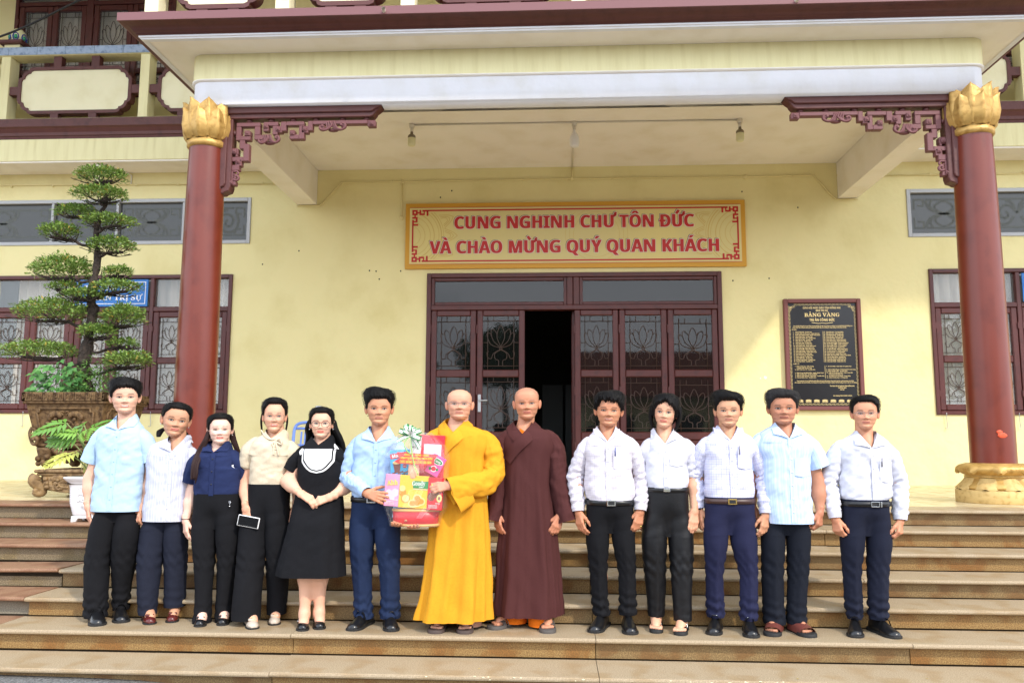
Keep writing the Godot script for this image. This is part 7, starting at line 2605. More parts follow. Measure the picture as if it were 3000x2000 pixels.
func person_five() -> void:
	var d := {"x": -1.66, "z": -0.25, "skin": lin(Color8(226, 176, 148)), "slim": 0.95, "armk": 1.12, "legk": 1.12, "label": "woman with round glasses in a black dress with white bib, hands clasped",
		"v": [-1.656, 1.203], "sh": [-1.862, 1.255, -1.485, 1.25], "feet": [[-1.745, -0.246, 0.27], [-1.654, -0.297, 0.35]],
		"head": head_defaults({"x": -1.661, "chin": 1.283, "h": 0.214, "w": 0.168, "smile": 0.7, "lip": lin(Color8(208, 70, 70)), "eye": 0.95, "lash": 0.8, "front": 0.86, "temple": 0.73, "side": 0.5, "nape": 0.1, "th_top": 0.014, "th_side": 0.012, "lift": 0.005, "jag": 0.01, "seed": 9, "cheek": 1.3, "nose": 0.9, "messy": 0.6, "sweep": 0.3, "yaw": -0.02}),
		"arms": [[Vector3(-1.895, 0.985, 0.0), Vector3(-1.762, 0.908, 0.115), Vector3(1.0, -0.5, 0.12), Vector3(0.1, 0.75, 0.65), Vector3(0.5, 0.8, 0.2), [0.3, 0.35, 0.2], 0.02, [0.45, 0.2, 0.2]], [Vector3(-1.452, 0.975, -0.03), Vector3(-1.56, 0.885, 0.105), Vector3(-1.0, -0.28, 0.14), Vector3(0.0, 0.5, 0.85), Vector3(-0.3, 0.8, 0.3), [0.3, 0.35, 0.2], 0.02, [0.45, 0.2, 0.2]]]}
	d.rows = torso_rows(0.345, [[0.345, -1.945, -1.462], [0.5, -1.915, -1.475], [0.7, -1.87, -1.485], [0.82, -1.845, -1.49], [0.95, -1.82, -1.508], [1.05, -1.82, -1.5], [1.12, -1.818, -1.5]], d, [0.122, 0.1], [0.17, 0.15])
	for r in d.rows:
		if r[0] > 0.8 and r[0] < 1.0:
			r[3] = 0.115
			r[4] = -0.1
	var o := person(d)
	var st := mb(true)
	garment(st, d.lrows, 84, 84, {"amp": 0.003, "seed": 71, "vdip": 0.068, "drape": 0.006, "folds": 7.0, "dpow": 2.2})
	for s in 2: short_sleeve(d, s, st, 0.98, [Vector3(-1.878, 1.06, -0.01), Vector3(-1.475, 1.07, -0.03)][s], 0.058, {"amp": 0.003, "seed": 75 + s})
	put(st, "dress", M.black_cloth, o)
	# bib: a U-shaped white panel edged with a black and a white line
	var bib := func(hw: float, bot: float, out: float) -> Array:
		var rs := []
		for i in 19:
			var t := i / 18.0
			var y := lerpf(bot, 1.215, t)
			var k := hw * (pow(minf(1.0, (y - bot) / 0.075), 0.45) if y - bot < 0.075 else 1.0)
			var row := PackedVector3Array()
			for j in 17:
				row.append(front_at(d.lrows, 0.004 + k * (-1.0 + j / 8.0), y, out))
			row.reverse()
			rs.append(row)
		return rs
	for q in [[0.112, 1.048, 0.0035, M.white_cloth, "bib_trim"], [0.102, 1.06, 0.005, M.black_cloth, "bib_line"], [0.094, 1.068, 0.0065, M.white_cloth, "bib"]]:
		st = mb(true)
		loft(st, bib.call(q[0], q[1], q[2]), false)
		put(st, q[4], q[3], o)
	st = mb(true)
	collar(st, d.lrows, 0.004, 1.203, 0.088, 0.058, 0.128, -0.03, 0.004)
	put(st, "collar", M.white_cloth, o)
	shoes(d, o, "maryjane", M.leather, 0.23, 0.046)
	make_glasses(d.head, d.xf, o, mat(Color8(60, 40, 40), 0.3, 0.5), 0.0265, 0.0235, 2.3, 0.0013)
	st = mb(true)
	for s in [-1.0, 1.0]:
		lock(st, [d.xf * Vector3(s * 0.07, 0.04, -0.04), d.xf * Vector3(s * 0.09, -0.03, -0.035), Vector3(s * 0.105, 1.3, -0.055), Vector3(s * 0.125, 1.22, -0.09), Vector3(s * 0.13, 1.08, -0.12)], 0.024, 0.03, int(90 + s), 0.8)
	lock(st, [d.xf * Vector3(0.0, 0.02, -0.09), Vector3(0.0, 1.28, -0.1), Vector3(0.0, 1.15, -0.13), Vector3(0.0, 1.05, -0.13)], 0.085, 0.03, 95, 0.8)
	put(st, "long_hair", M.hair, o)
	earrings(d, o, 0.088)
	st = mb(true)
	ball(st, d.xf * Vector3(-0.02, 0.12, 0.01), Vector3(0.03, 0.009, 0.02), 10, 6)
	put(st, "hair_clip", M.chrome, o)
	for q in [[-1.69, 0.872, -0.118], [-1.625, 0.86, -0.118]]: pass

func person_six() -> void:
	var d := {"x": -1.26, "z": -0.25, "skin": lin(Color8(200, 142, 110)), "label": "man in a light blue long-sleeved shirt holding the gift basket from the left", "bit": true, "closed": true,
		"v": [-1.247, 1.262], "sh": [-1.478, 1.318, -1.06, 1.315], "feet": [[-1.334, -0.310, -0.27], [-1.158, -0.307, 0.31]],
		"head": head_defaults({"x": -1.25, "chin": 1.375, "h": 0.238, "w": 0.196, "smile": -0.25, "lip": lin(Color8(170, 104, 90)), "eye": 0.85, "front": 0.81, "temple": 0.69, "side": 0.52, "th_top": 0.028, "lift": 0.014, "jag": 0.03, "sweep": 0.9, "seed": 13, "fold": 1.1, "brow": 1.4, "browlift": -0.008, "yaw": 0.03, "messy": 1.0}),
		"arms": [[Vector3(-1.475, 1.03, 0.0), Vector3(-1.278, 0.918, 0.2), Vector3(1.0, -0.22, 0.42), Vector3(-0.35, 0.2, 0.9), Vector3(0.2, 1.0, 0.2), [0.28, 0.35, 0.25], 0.12, [0.8, 0.45, 0.2]], [Vector3(-1.02, 1.02, -0.02), Vector3(-1.08, 0.735, 0.14), Vector3(0.15, -0.25, 1.0), Vector3(0, -1, -0.2), Vector3(1, 0, 0.2), [0.2, 0.3, 0.3], 0.04, [0.6, 0.2, 0.2]]]}
	d.rows = torso_rows(0.885, [[0.885, -1.43, -1.09], [0.95, -1.44, -1.085], [1.05, -1.435, -1.085], [1.14, -1.425, -1.09]], d, [0.118, 0.1], [0.122, 0.095])
	var o := person(d)
	shirt(d, o, M.shirt_blue, {"sleeves": [0.98, 0.98], "seed": 61, "amp": 0.009, "samp": 0.008, "tipx": 0.1, "tipy": 0.025, "nh": 0.105, "slant": -0.02, "button": M.button_blue})
	var b := belt_rows(0.87, -1.425, -1.095, 0.116, 0.095)
	trousers(d, o, M.navy_trouser, [[0.62, -1.445, -1.085, 0.118, -0.125], [0.75, -1.44, -1.085, 0.115, -0.12], [0.87, -1.425, -1.095, 0.113, -0.095], [0.895, -1.425, -1.095, 0.113, -0.095]],
		[[[0.05, -1.405, -1.275], [0.16, -1.41, -1.285], [0.36, -1.425, -1.285], [0.6, -1.445, -1.265], [0.76, -1.44, -1.25]], [[0.055, -1.225, -1.085], [0.16, -1.22, -1.09], [0.36, -1.23, -1.09], [0.6, -1.265, -1.085], [0.76, -1.27, -1.085]]], {"crease": 0.012, "stack": 1.6})
	belt(d, o, b, 0.868, M.belt_black, M.chrome, 0.064, 0.038, 0, -0.008)
	shoes(d, o, "loafer", M.leather, 0.285, 0.053)

func robe(d: Dictionary, o: Node3D, m: Material, sd: int) -> void:
	var st := mb(true)
	garment(st, d.lrows, 110, 96, {"amp": 0.006, "ya": 0.22, "seed": sd, "drape": d.get("drape", 0.016), "folds": 7.0, "dpow": 1.2, "vdip": d.lrows[d.lrows.size() - 1][0] - d.v[1], "hemtilt": d.get("hemtilt", 0.0)})
	put(st, "robe", m, o)

# overlapping neck bands of a robe: a ruled strip between an inner and an outer edge (points without z lie on the chest)
func robe_band(d: Dictionary, o: Node3D, m: Material, inner: Array, outer: Array, out: float) -> void:
	var st := mb(true)
	var f := func(p): return Vector3(p[0] - d.x, p[1], p[2]) if p.size() > 2 else front_at(d.lrows, p[0] - d.x, p[1], out)
	var a := smooth_path(inner.map(f), 8)
	var b := smooth_path(outer.map(f), 8)
	var rs := []
	for k in 5:
		var row := PackedVector3Array()
		for i in a.size(): row.append(a[i].lerp(b[i], k / 4.0) + Vector3(0, 0, 0.006 * sin(PI * k / 4.0)))
		rs.append(row)
	loft(st, rs, false)
	put(st, "collar_band", m, o)

func robe_collar(d: Dictionary, o: Node3D, m: Material) -> void:
	var x: float = d.v[0]
	var y: float = d.v[1]
	robe_band(d, o, m, [[x - 0.01, y + 0.1, -0.075], [x - 0.066, y + 0.095, -0.03], [x - 0.06, y + 0.055, 0.045], [x - 0.02, y + 0.005], [x + 0.03, y - 0.045]], [[x - 0.01, y + 0.055, -0.1], [x - 0.11, y + 0.055, -0.035], [x - 0.105, y + 0.01, 0.06], [x - 0.07, y - 0.04], [x - 0.02, y - 0.09]], 0.01)
	robe_band(d, o, m, [[x + 0.01, y + 0.1, -0.072], [x + 0.072, y + 0.1, -0.03], [x + 0.068, y + 0.06, 0.048], [x + 0.0, y - 0.008], [x - 0.075, y - 0.075], [x - 0.13, y - 0.165]], [[x + 0.01, y + 0.055, -0.1], [x + 0.115, y + 0.06, -0.035], [x + 0.12, y + 0.01, 0.06], [x + 0.05, y - 0.065], [x - 0.02, y - 0.13], [x - 0.085, y - 0.21]], 0.018)

func person_seven() -> void:
	var d := {"x": -0.69, "z": -0.26, "skin": lin(Color8(206, 150, 122)), "toes": true, "label": "bald monk with glasses in a yellow robe holding the gift basket", "neck": 1.12,
		"v": [-0.712, 1.335], "sh": [-0.9, 1.365, -0.425, 1.345], "feet": [[-0.795, -0.27, -0.08], [-0.62, -0.275, 0.05]], "drape": 0.02, "solem": mat(Color8(70, 56, 50), 0.7),
		"head": head_defaults({"x": -0.679, "chin": 1.411, "h": 0.224, "w": 0.194, "smile": 0.1, "lip": lin(Color8(186, 116, 104)), "eye": 0.8, "bald": true, "fold": 1.0, "browc": 0.4, "jaw": 1.1, "cheek": 1.2, "pitch": -0.06, "stubble": 0.0, "nose": 1.1}),
		"arms": [[Vector3(-0.93, 1.06, 0.02), Vector3(-0.955, 0.72, 0.12), Vector3(0.0, -0.25, 1.0), Vector3(0, -1, -0.2), Vector3(-1, 0, 0.2), [0.2, 0.3, 0.3], 0.04, [0.6, 0.2, 0.2]], [Vector3(-0.445, 1.02, 0.0), Vector3(-0.715, 0.975, 0.235), Vector3(-1.0, -0.12, 0.18), Vector3(0.1, 0.35, 0.93), Vector3(-0.2, 1.0, 0.2), [0.35, 0.55, 0.4], 0.08, [0.7, 0.3, 0.3]]]}
	d.rows = torso_rows(0.07, [[0.07, -0.965, -0.452], [0.2, -0.935, -0.455], [0.4, -0.905, -0.46], [0.6, -0.885, -0.468], [0.8, -0.875, -0.475], [1.0, -0.87, -0.485], [1.15, -0.86, -0.49]], d, [0.135, 0.115], [0.2, 0.15])
	var o := person(d)
	robe(d, o, M.yellow_robe, 101)
	robe_collar(d, o, M.yellow_robe)
	# right-hand sleeve in the picture: elbow bent, wide mouth hanging from the wrist
	var st := mb(true)
	var j: Vector3 = d.js[1]
	sleeve(st, [j + Vector3(-0.09, 0.015, 0), j + Vector3(-0.025, 0.008, 0), Vector3(0.235, 1.22, 0.0), Vector3(0.25, 1.06, 0.02), Vector3(0.19, 0.985, 0.1), Vector3(0.06, 0.96, 0.19), Vector3(-0.02, 0.935, 0.235)], [[0.0, 0.04, 0.06], [0.12, 0.058, 0.07], [0.3, 0.075, 0.08], [0.5, 0.085, 0.08], [0.7, 0.085, 0.065], [0.9, 0.09, 0.05], [1.0, 0.095, 0.042]], {"amp": 0.009, "seed": 104, "freq": 38.0, "bunch": [[0.0, 0.3], [0.45, 1.4], [0.7, 1.0], [1.0, 0.5]]}, 36)
	# drooping cuff
	var mouth := []
	var rs := []
	for i in 10:
		var u := i / 9.0
		var row := PackedVector3Array()
		for q in 24:
			var a := TAU * q / 24.0
			var c := Vector3(lerpf(0.09, -0.03, u), lerpf(0.955, 0.925, u), lerpf(0.17, 0.235, u))
			var dn := maxf(0.0, -sin(a))
			row.append(c + Vector3(0.02 * cos(a) + dn * lerpf(0.05, 0.085, u), sin(a) * lerpf(0.08, 0.1, u) - dn * lerpf(0.02, 0.03, u), cos(a) * 0.034))
		row.reverse()
		rs.append(row)
	loft(st, rs, true)
	j = d.js[0]
	sleeve(st, [j + Vector3(0.09, 0.015, 0), j + Vector3(0.025, 0.008, 0), Vector3(-0.22, 1.22, 0.02), Vector3(-0.235, 1.06, 0.04), Vector3(-0.24, 0.9, 0.06), Vector3(-0.24, 0.8, 0.09)], [[0.0, 0.04, 0.06], [0.12, 0.058, 0.07], [0.3, 0.072, 0.08], [0.6, 0.08, 0.07], [1.0, 0.09, 0.05]], {"amp": 0.01, "seed": 108, "freq": 36.0}, 36)
	put(st, "sleeve", M.yellow_robe, o)
	trousers(d, o, M.tan_cloth, [[0.3, -0.86, -0.5, 0.1, -0.1], [0.4, -0.86, -0.5, 0.1, -0.1]], [[[0.045, -0.86, -0.705], [0.12, -0.85, -0.71], [0.35, -0.83, -0.7]], [[0.022, -0.685, -0.51], [0.12, -0.68, -0.52], [0.35, -0.68, -0.54]]], {"crease": 0.0, "stack": 0.2})
	shoes(d, o, "sandal", mat(Color8(62, 50, 46), 0.6), 0.28, 0.057)
	make_glasses(d.head, d.xf, o, mat(Color8(120, 122, 128), 0.3, 0.7), 0.0285, 0.0165, 3.4, 0.0018, false)

func person_eight() -> void:
	var d := {"x": -0.2, "z": -0.36, "skin": lin(Color8(192, 132, 102)), "toes": true, "label": "smiling shaven monk in a dark brown robe over orange trousers, arms hanging at his sides", "drape": 0.02, "solem": mat(Color8(76, 70, 66), 0.7),
		"v": [-0.235, 1.325], "sh": [-0.425, 1.35, 0.035, 1.35], "feet": [[-0.325, -0.37, -0.75], [-0.065, -0.33, 0.05]],
		"head": head_defaults({"x": -0.206, "chin": 1.417, "h": 0.238, "w": 0.194, "smile": 0.8, "lip": lin(Color8(180, 100, 88)), "eye": 0.75, "bald": true, "stubble": 0.35, "front": 0.86, "temple": 0.74, "side": 0.6, "hair": Color(0.1, 0.09, 0.085), "fold": 1.1, "browc": 0.5, "cheek": 1.3, "roll": 0.03, "nose": 1.1}),
		"arms": [hang(Vector3(-0.42, 1.05, -0.03), Vector3(-0.415, 0.76, 0.05), Vector3(-0.395, 0.64, 0.08), 0), hang(Vector3(0.045, 1.05, -0.03), Vector3(0.03, 0.755, 0.07), Vector3(-0.02, 0.64, 0.1), 1, RELAX, Vector3(0.4, 0.1, 0.9))]}
	d.rows = torso_rows(0.08, [[0.08, -0.44, 0.035], [0.3, -0.418, 0.02], [0.5, -0.405, 0.005], [0.7, -0.392, -0.01], [0.85, -0.385, -0.022], [1.0, -0.378, -0.035], [1.15, -0.37, -0.025]], d, [0.13, 0.11], [0.16, 0.14])
	var o := person(d)
	robe(d, o, M.brown_robe, 121)
	robe_collar(d, o, M.brown_robe)
	var st := mb(true)
	st = mb()
	tri(st, Vector3(-0.05, 1.29, 0.098), Vector3(0.0, 1.33, 0.09), Vector3(-0.055, 1.365, 0.07))
	put(st, "inner_collar", M.orange, o)
	st = mb(true)
	for s in 2:
		var sg := -1.0 if s == 0 else 1.0
		var j: Vector3 = d.js[s]
		var e := Vector3([-0.245, 0.285][s], 0.72, 0.03)
		sleeve(st, [j + Vector3(-sg * 0.09, 0.015, 0), j + Vector3(-sg * 0.025, 0.008, 0), j + Vector3(sg * 0.02, -0.06, 0), Vector3(j.x + sg * 0.035, 1.1, 0.0), Vector3(lerpf(j.x, e.x, 0.6), 0.9, 0.015), e], [[0.0, 0.04, 0.06], [0.1, 0.056, 0.07], [0.25, 0.066, 0.08], [0.5, 0.072, 0.085], [0.75, 0.075 if s == 1 else 0.062, 0.09], [1.0, 0.083 if s == 1 else 0.055, 0.1]], {"amp": 0.008, "seed": 124 + s, "freq": 18.0, "bunch": [[0.0, 0.2], [0.3, 1.0], [1.0, 0.7]]}, 40)
	put(st, "sleeve", M.brown_robe, o)
	trousers(d, o, M.orange, [[0.3, -0.34, -0.04, 0.1, -0.1], [0.4, -0.34, -0.04, 0.1, -0.1]], [[[0.025, -0.37, -0.205], [0.12, -0.36, -0.21], [0.35, -0.33, -0.2]], [[0.015, -0.195, -0.025], [0.12, -0.195, -0.03], [0.35, -0.19, -0.05]]], {"crease": 0.0, "stack": 0.2})
	shoes(d, o, "sandal", mat(Color8(84, 74, 68), 0.6), 0.28, 0.057)

func person_nine() -> void:
	var d := {"x": 0.375, "z": -0.285, "skin": lin(Color8(196, 136, 104)), "label": "man in a white checked shirt and black trousers, right of the brown-robed monk",
		"closed": true, "v": [0.355, 1.274], "sh": [0.152, 1.32, 0.59, 1.32], "feet": [[0.314, -0.361, -0.37], [0.492, -0.338, 0.02]],
		"head": head_defaults({"x": 0.372, "chin": 1.37, "h": 0.228, "w": 0.197, "smile": 0.25, "teeth": 0.5, "lip": lin(Color8(178, 104, 90)), "eye": 0.65, "front": 0.8, "dip": 0.0, "temple": 0.66, "th_top": 0.024, "th_side": 0.012, "lift": 0.012, "fringe": 0.014, "jag": 0.11, "sweep": -0.7, "seed": 15, "fold": 1.1, "brow": 1.3, "messy": 2.0, "roll": -0.04}),
		"arms": [hang(Vector3(0.135, 1.03, -0.03), Vector3(0.155, 0.785, 0.03), Vector3(0.17, 0.675, 0.06), 0), hang(Vector3(0.6, 1.03, -0.02), Vector3(0.577, 0.795, 0.05), Vector3(0.545, 0.665, 0.07), 1, RELAX, Vector3(0.45, 0, 0.9))]}
	d.rows = torso_rows(0.872, [[0.872, 0.215, 0.532], [0.92, 0.2, 0.545], [1.0, 0.2, 0.54], [1.1, 0.202, 0.528], [1.16, 0.205, 0.53]], d, [0.125, 0.1], [0.135, 0.1])
	var o := person(d)
	shirt(d, o, M.check, {"sleeves": [0.97, 0.97], "seed": 81, "amp": 0.009, "samp": 0.009, "tipx": 0.09, "tipy": 0.055, "nh": 0.105, "slant": -0.0})
	pocket(d, o, M.check, 0.448, 1.21, 0.11, 0.12, mat(Color8(60, 76, 140), 0.3))
	trousers(d, o, M.black_cloth, [[0.6, 0.205, 0.545, 0.122, -0.125], [0.73, 0.205, 0.545, 0.12, -0.12], [0.86, 0.216, 0.53, 0.118, -0.098], [0.885, 0.217, 0.529, 0.118, -0.097]],
		[[[0.085, 0.258, 0.372], [0.18, 0.245, 0.358], [0.38, 0.232, 0.356], [0.6, 0.208, 0.368], [0.75, 0.208, 0.375]], [[0.095, 0.43, 0.552], [0.18, 0.432, 0.55], [0.38, 0.427, 0.55], [0.6, 0.385, 0.545], [0.75, 0.375, 0.545]]], {"crease": 0.01, "stack": 1.6})
	belt(d, o, belt_rows(0.862, 0.216, 0.53, 0.121, 0.098), 0.858, M.belt_black, M.chrome, 0.06, 0.04, 0, 0.0)
	shoes(d, o, "oxford", M.leather, 0.29, 0.053)
	var st := mb(true)
	ball(st, Vector3(0.577 - 0.375, 0.7, 0.085), Vector3(0.008, 0.008, 0.008), 8, 6)
	put(st, "ring", M.brass, o)

func person_ten() -> void:
	var d := {"x": 0.765, "z": -0.295, "skin": lin(Color8(218, 164, 134)), "slim": 0.95, "toes": true, "label": "woman with bobbed hair in a white shirt with rolled sleeves and shiny black trousers",
		"v": [0.75, 1.259], "sh": [0.588, 1.31, 0.978, 1.305], "feet": [[0.688, -0.355, -0.14], [0.858, -0.295, -0.29]],
		"head": head_defaults({"x": 0.766, "chin": 1.36, "h": 0.228, "w": 0.172, "smile": 0.4, "lip": lin(Color8(205, 96, 90)), "eye": 1.0, "lash": 0.7, "front": 0.84, "dip": -0.1, "temple": 0.6, "side": 0.36, "nape": 0.05, "th_top": 0.02, "th_side": 0.018, "lift": 0.006, "fringe": 0.008, "jag": 0.06, "sweep": -0.6, "seed": 17, "messy": 1.4, "roll": -0.1, "yaw": -0.1, "jaw": 0.94}),
		"arms": [hang(Vector3(0.6, 1.02, -0.06), Vector3(0.6, 0.78, -0.03), Vector3(0.6, 0.64, 0.0), 0), hang(Vector3(0.955, 1.05, -0.02), Vector3(0.95, 0.8, 0.04), Vector3(0.925, 0.64, 0.08), 1, [0.2, 0.3, 0.2], Vector3(0.3, 0, 0.95))]}
	d.rows = torso_rows(0.955, [[0.955, 0.632, 0.908], [1.0, 0.615, 0.925], [1.06, 0.618, 0.918], [1.12, 0.62, 0.912]], d, [0.115, 0.095], [0.112, 0.09])
	var o := person(d)
	shirt(d, o, M.shirt_white, {"sleeves": [0.3, 0.12], "cuff": 0.05, "seed": 91, "amp": 0.007, "samp": 0.008, "tipx": 0.085, "tipy": 0.035, "nh": 0.1, "nw": 0.058, "slant": 0.0, "bunch": [[0.0, 0.2], [0.5, 0.6], [0.75, 1.5], [1.0, 1.0]]})
	pocket(d, o, M.shirt_white, 0.828, 1.16, 0.1, 0.045)
	trousers(d, o, M.black_satin, [[0.58, 0.588, 0.948, 0.112, -0.125], [0.7, 0.588, 0.945, 0.11, -0.12], [0.86, 0.618, 0.92, 0.105, -0.1], [0.962, 0.632, 0.908, 0.102, -0.09]],
		[[[0.085, 0.632, 0.745], [0.25, 0.62, 0.755], [0.45, 0.6, 0.76], [0.6, 0.59, 0.765], [0.76, 0.6, 0.765]], [[0.07, 0.798, 0.92], [0.25, 0.79, 0.925], [0.45, 0.78, 0.94], [0.6, 0.772, 0.945], [0.76, 0.77, 0.935]]], {"crease": 0.012, "stack": 0.2})
	belt(d, o, belt_rows(0.95, 0.632, 0.908, 0.105, 0.09), 0.945, M.belt_black, M.chrome, 0.045, 0.022, 2, -0.01, 0.028)
	d.solem = M.rubber
	var hs := mb(true)
	for s in [-1.0, 1.0]:
		for k in 4:
			lock(hs, [d.xf * Vector3(s * 0.082, 0.06, 0.02 - 0.03 * k), d.xf * Vector3(s * 0.098, 0.0, 0.012 - 0.03 * k), d.xf * Vector3(s * 0.096, -0.06, 0.006 - 0.03 * k), d.xf * Vector3(s * 0.078, -0.115 + 0.008 * k, 0.002 - 0.028 * k)], 0.015, 0.022, int(30 + s + k * 3), 0.5)
	put(hs, "bob_sides", M.hair, o)
	shoes(d, o, "mule", mat(Color8(16, 16, 18), 0.15), 0.235, 0.046)

func person_eleven() -> void:
	var d := {"x": 1.19, "z": -0.262, "skin": lin(Color8(206, 152, 120)), "label": "man in a blue-checked white long-sleeved shirt, brown belt and indigo trousers", "bit": true, "closed": true,
		"v": [1.189, 1.285], "sh": [0.972, 1.322, 1.42, 1.322], "feet": [[1.092, -0.348, -0.30], [1.301, -0.294, -0.11]],
		"head": head_defaults({"x": 1.196, "chin": 1.372, "h": 0.222, "w": 0.19, "smile": 0.55, "lip": lin(Color8(190, 118, 104)), "eye": 0.8, "front": 0.84, "temple": 0.7, "th_top": 0.026, "th_side": 0.01, "lift": 0.02, "jag": 0.02, "sweep": 0.9, "seed": 19, "fold": 0.5, "messy": 1.1, "hair": Color(0.02, 0.016, 0.014)}),
		"arms": [hang(Vector3(0.975, 1.04, -0.06), Vector3(0.985, 0.81, -0.03), Vector3(0.985, 0.64, 0.0), 0), hang(Vector3(1.435, 1.04, -0.02), Vector3(1.423, 0.782, 0.05), Vector3(1.395, 0.63, 0.07), 1, RELAX, Vector3(0.5, 0, 0.85))]}
	d.rows = torso_rows(0.888, [[0.888, 1.03, 1.35], [0.94, 1.022, 1.36], [1.02, 1.024, 1.355], [1.1, 1.026, 1.35], [1.16, 1.028, 1.35]], d, [0.118, 0.1], [0.116, 0.095])
	var o := person(d)
	shirt(d, o, M.check_blue, {"sleeves": [0.97, 0.97], "seed": 111, "amp": 0.007, "samp": 0.008, "tipx": 0.098, "tipy": 0.055, "nh": 0.1, "nw": 0.066})
	pocket(d, o, M.check_blue, 1.285, 1.225, 0.11, 0.125, mat(Color8(120, 116, 124), 0.3))
	trousers(d, o, M.indigo_trouser, [[0.6, 1.005, 1.37, 0.118, -0.125], [0.74, 1.01, 1.365, 0.115, -0.12], [0.87, 1.03, 1.35, 0.112, -0.096], [0.9, 1.03, 1.35, 0.112, -0.095]],
		[[[0.085, 1.035, 1.15], [0.18, 1.028, 1.148], [0.37, 1.025, 1.145], [0.6, 1.01, 1.175], [0.76, 1.01, 1.185]], [[0.08, 1.243, 1.36], [0.18, 1.245, 1.365], [0.37, 1.248, 1.37], [0.6, 1.19, 1.37], [0.76, 1.185, 1.365]]], {"crease": 0.011, "stack": 1.5})
	belt(d, o, belt_rows(0.876, 1.03, 1.35, 0.115, 0.096), 0.874, M.belt_brown, M.brass, 0.058, 0.038, 0, -0.005)
	shoes(d, o, "loafer", M.leather, 0.28, 0.053)
	var st := mb(true)
	var w: Vector3 = d.arms[0][1] - Vector3(d.x, -0.01, 0)
	lathe(st, [[0.029, -0.012], [0.031, -0.01], [0.031, 0.01], [0.029, 0.012]], w, 18, false, false)
	put(st, "wristwatch", M.black, o)

func person_twelve() -> void:
	var d := {"x": 1.57, "z": -0.272, "skin": lin(Color8(186, 128, 100)), "toes": true, "armk": 1.12, "neck": 1.1, "label": "sturdy man in an untucked light blue shirt and brown slippers, second from the right", "solem": M.rubber,
		"v": [1.581, 1.298], "sh": [1.34, 1.35, 1.808, 1.345], "feet": [[1.484, -0.334, -0.38], [1.629, -0.328, 0.24]],
		"head": head_defaults({"x": 1.572, "chin": 1.387, "h": 0.226, "w": 0.206, "smile": -0.05, "lip": lin(Color8(150, 86, 74)), "eye": 0.85, "front": 0.84, "temple": 0.7, "th_top": 0.024, "th_side": 0.01, "lift": 0.012, "jag": 0.02, "sweep": 0.8, "seed": 23, "fold": 1.2, "hairm": M.hair_grey, "hair": Color(0.03, 0.028, 0.027), "jaw": 1.06, "yaw": 0.04}),
		"arms": [hang(Vector3(1.36, 1.04, -0.07), Vector3(1.36, 0.82, -0.05), Vector3(1.37, 0.68, -0.02), 0), hang(Vector3(1.805, 0.985, -0.02), Vector3(1.79, 0.795, 0.04), Vector3(1.765, 0.67, 0.06), 1, FIST)]}
	d.rows = torso_rows(0.728, [[0.728, 1.43, 1.752], [0.85, 1.418, 1.748], [0.98, 1.41, 1.742], [1.08, 1.41, 1.745], [1.16, 1.412, 1.745]], d, [0.13, 0.11], [0.132, 0.115])
	var o := person(d)
	shirt(d, o, M.slub, {"sleeves": [[Vector3(1.33, 1.1, -0.05), 0.075], [Vector3(1.815, 1.105, -0.02), 0.078]], "seed": 131, "amp": 0.007, "tipx": 0.1, "tipy": 0.03, "nh": 0.1, "nw": 0.07, "slant": 0.01})
	pocket(d, o, M.slub, 1.665, 1.17, 0.12, 0.12)
	trousers(d, o, M.dark_trouser, [[0.6, 1.4, 1.735, 0.122, -0.125], [0.72, 1.405, 1.735, 0.12, -0.12], [0.86, 1.42, 1.73, 0.115, -0.1]],
		[[[0.05, 1.412, 1.558], [0.18, 1.408, 1.55], [0.38, 1.402, 1.55], [0.6, 1.4, 1.562], [0.76, 1.405, 1.565]], [[0.055, 1.565, 1.696], [0.18, 1.568, 1.7], [0.38, 1.575, 1.715], [0.6, 1.57, 1.732], [0.76, 1.56, 1.735]]], {"crease": 0.009, "stack": 1.0, "loose": true})
	shoes(d, o, "slide", M.leather_brown, 0.285, 0.058)

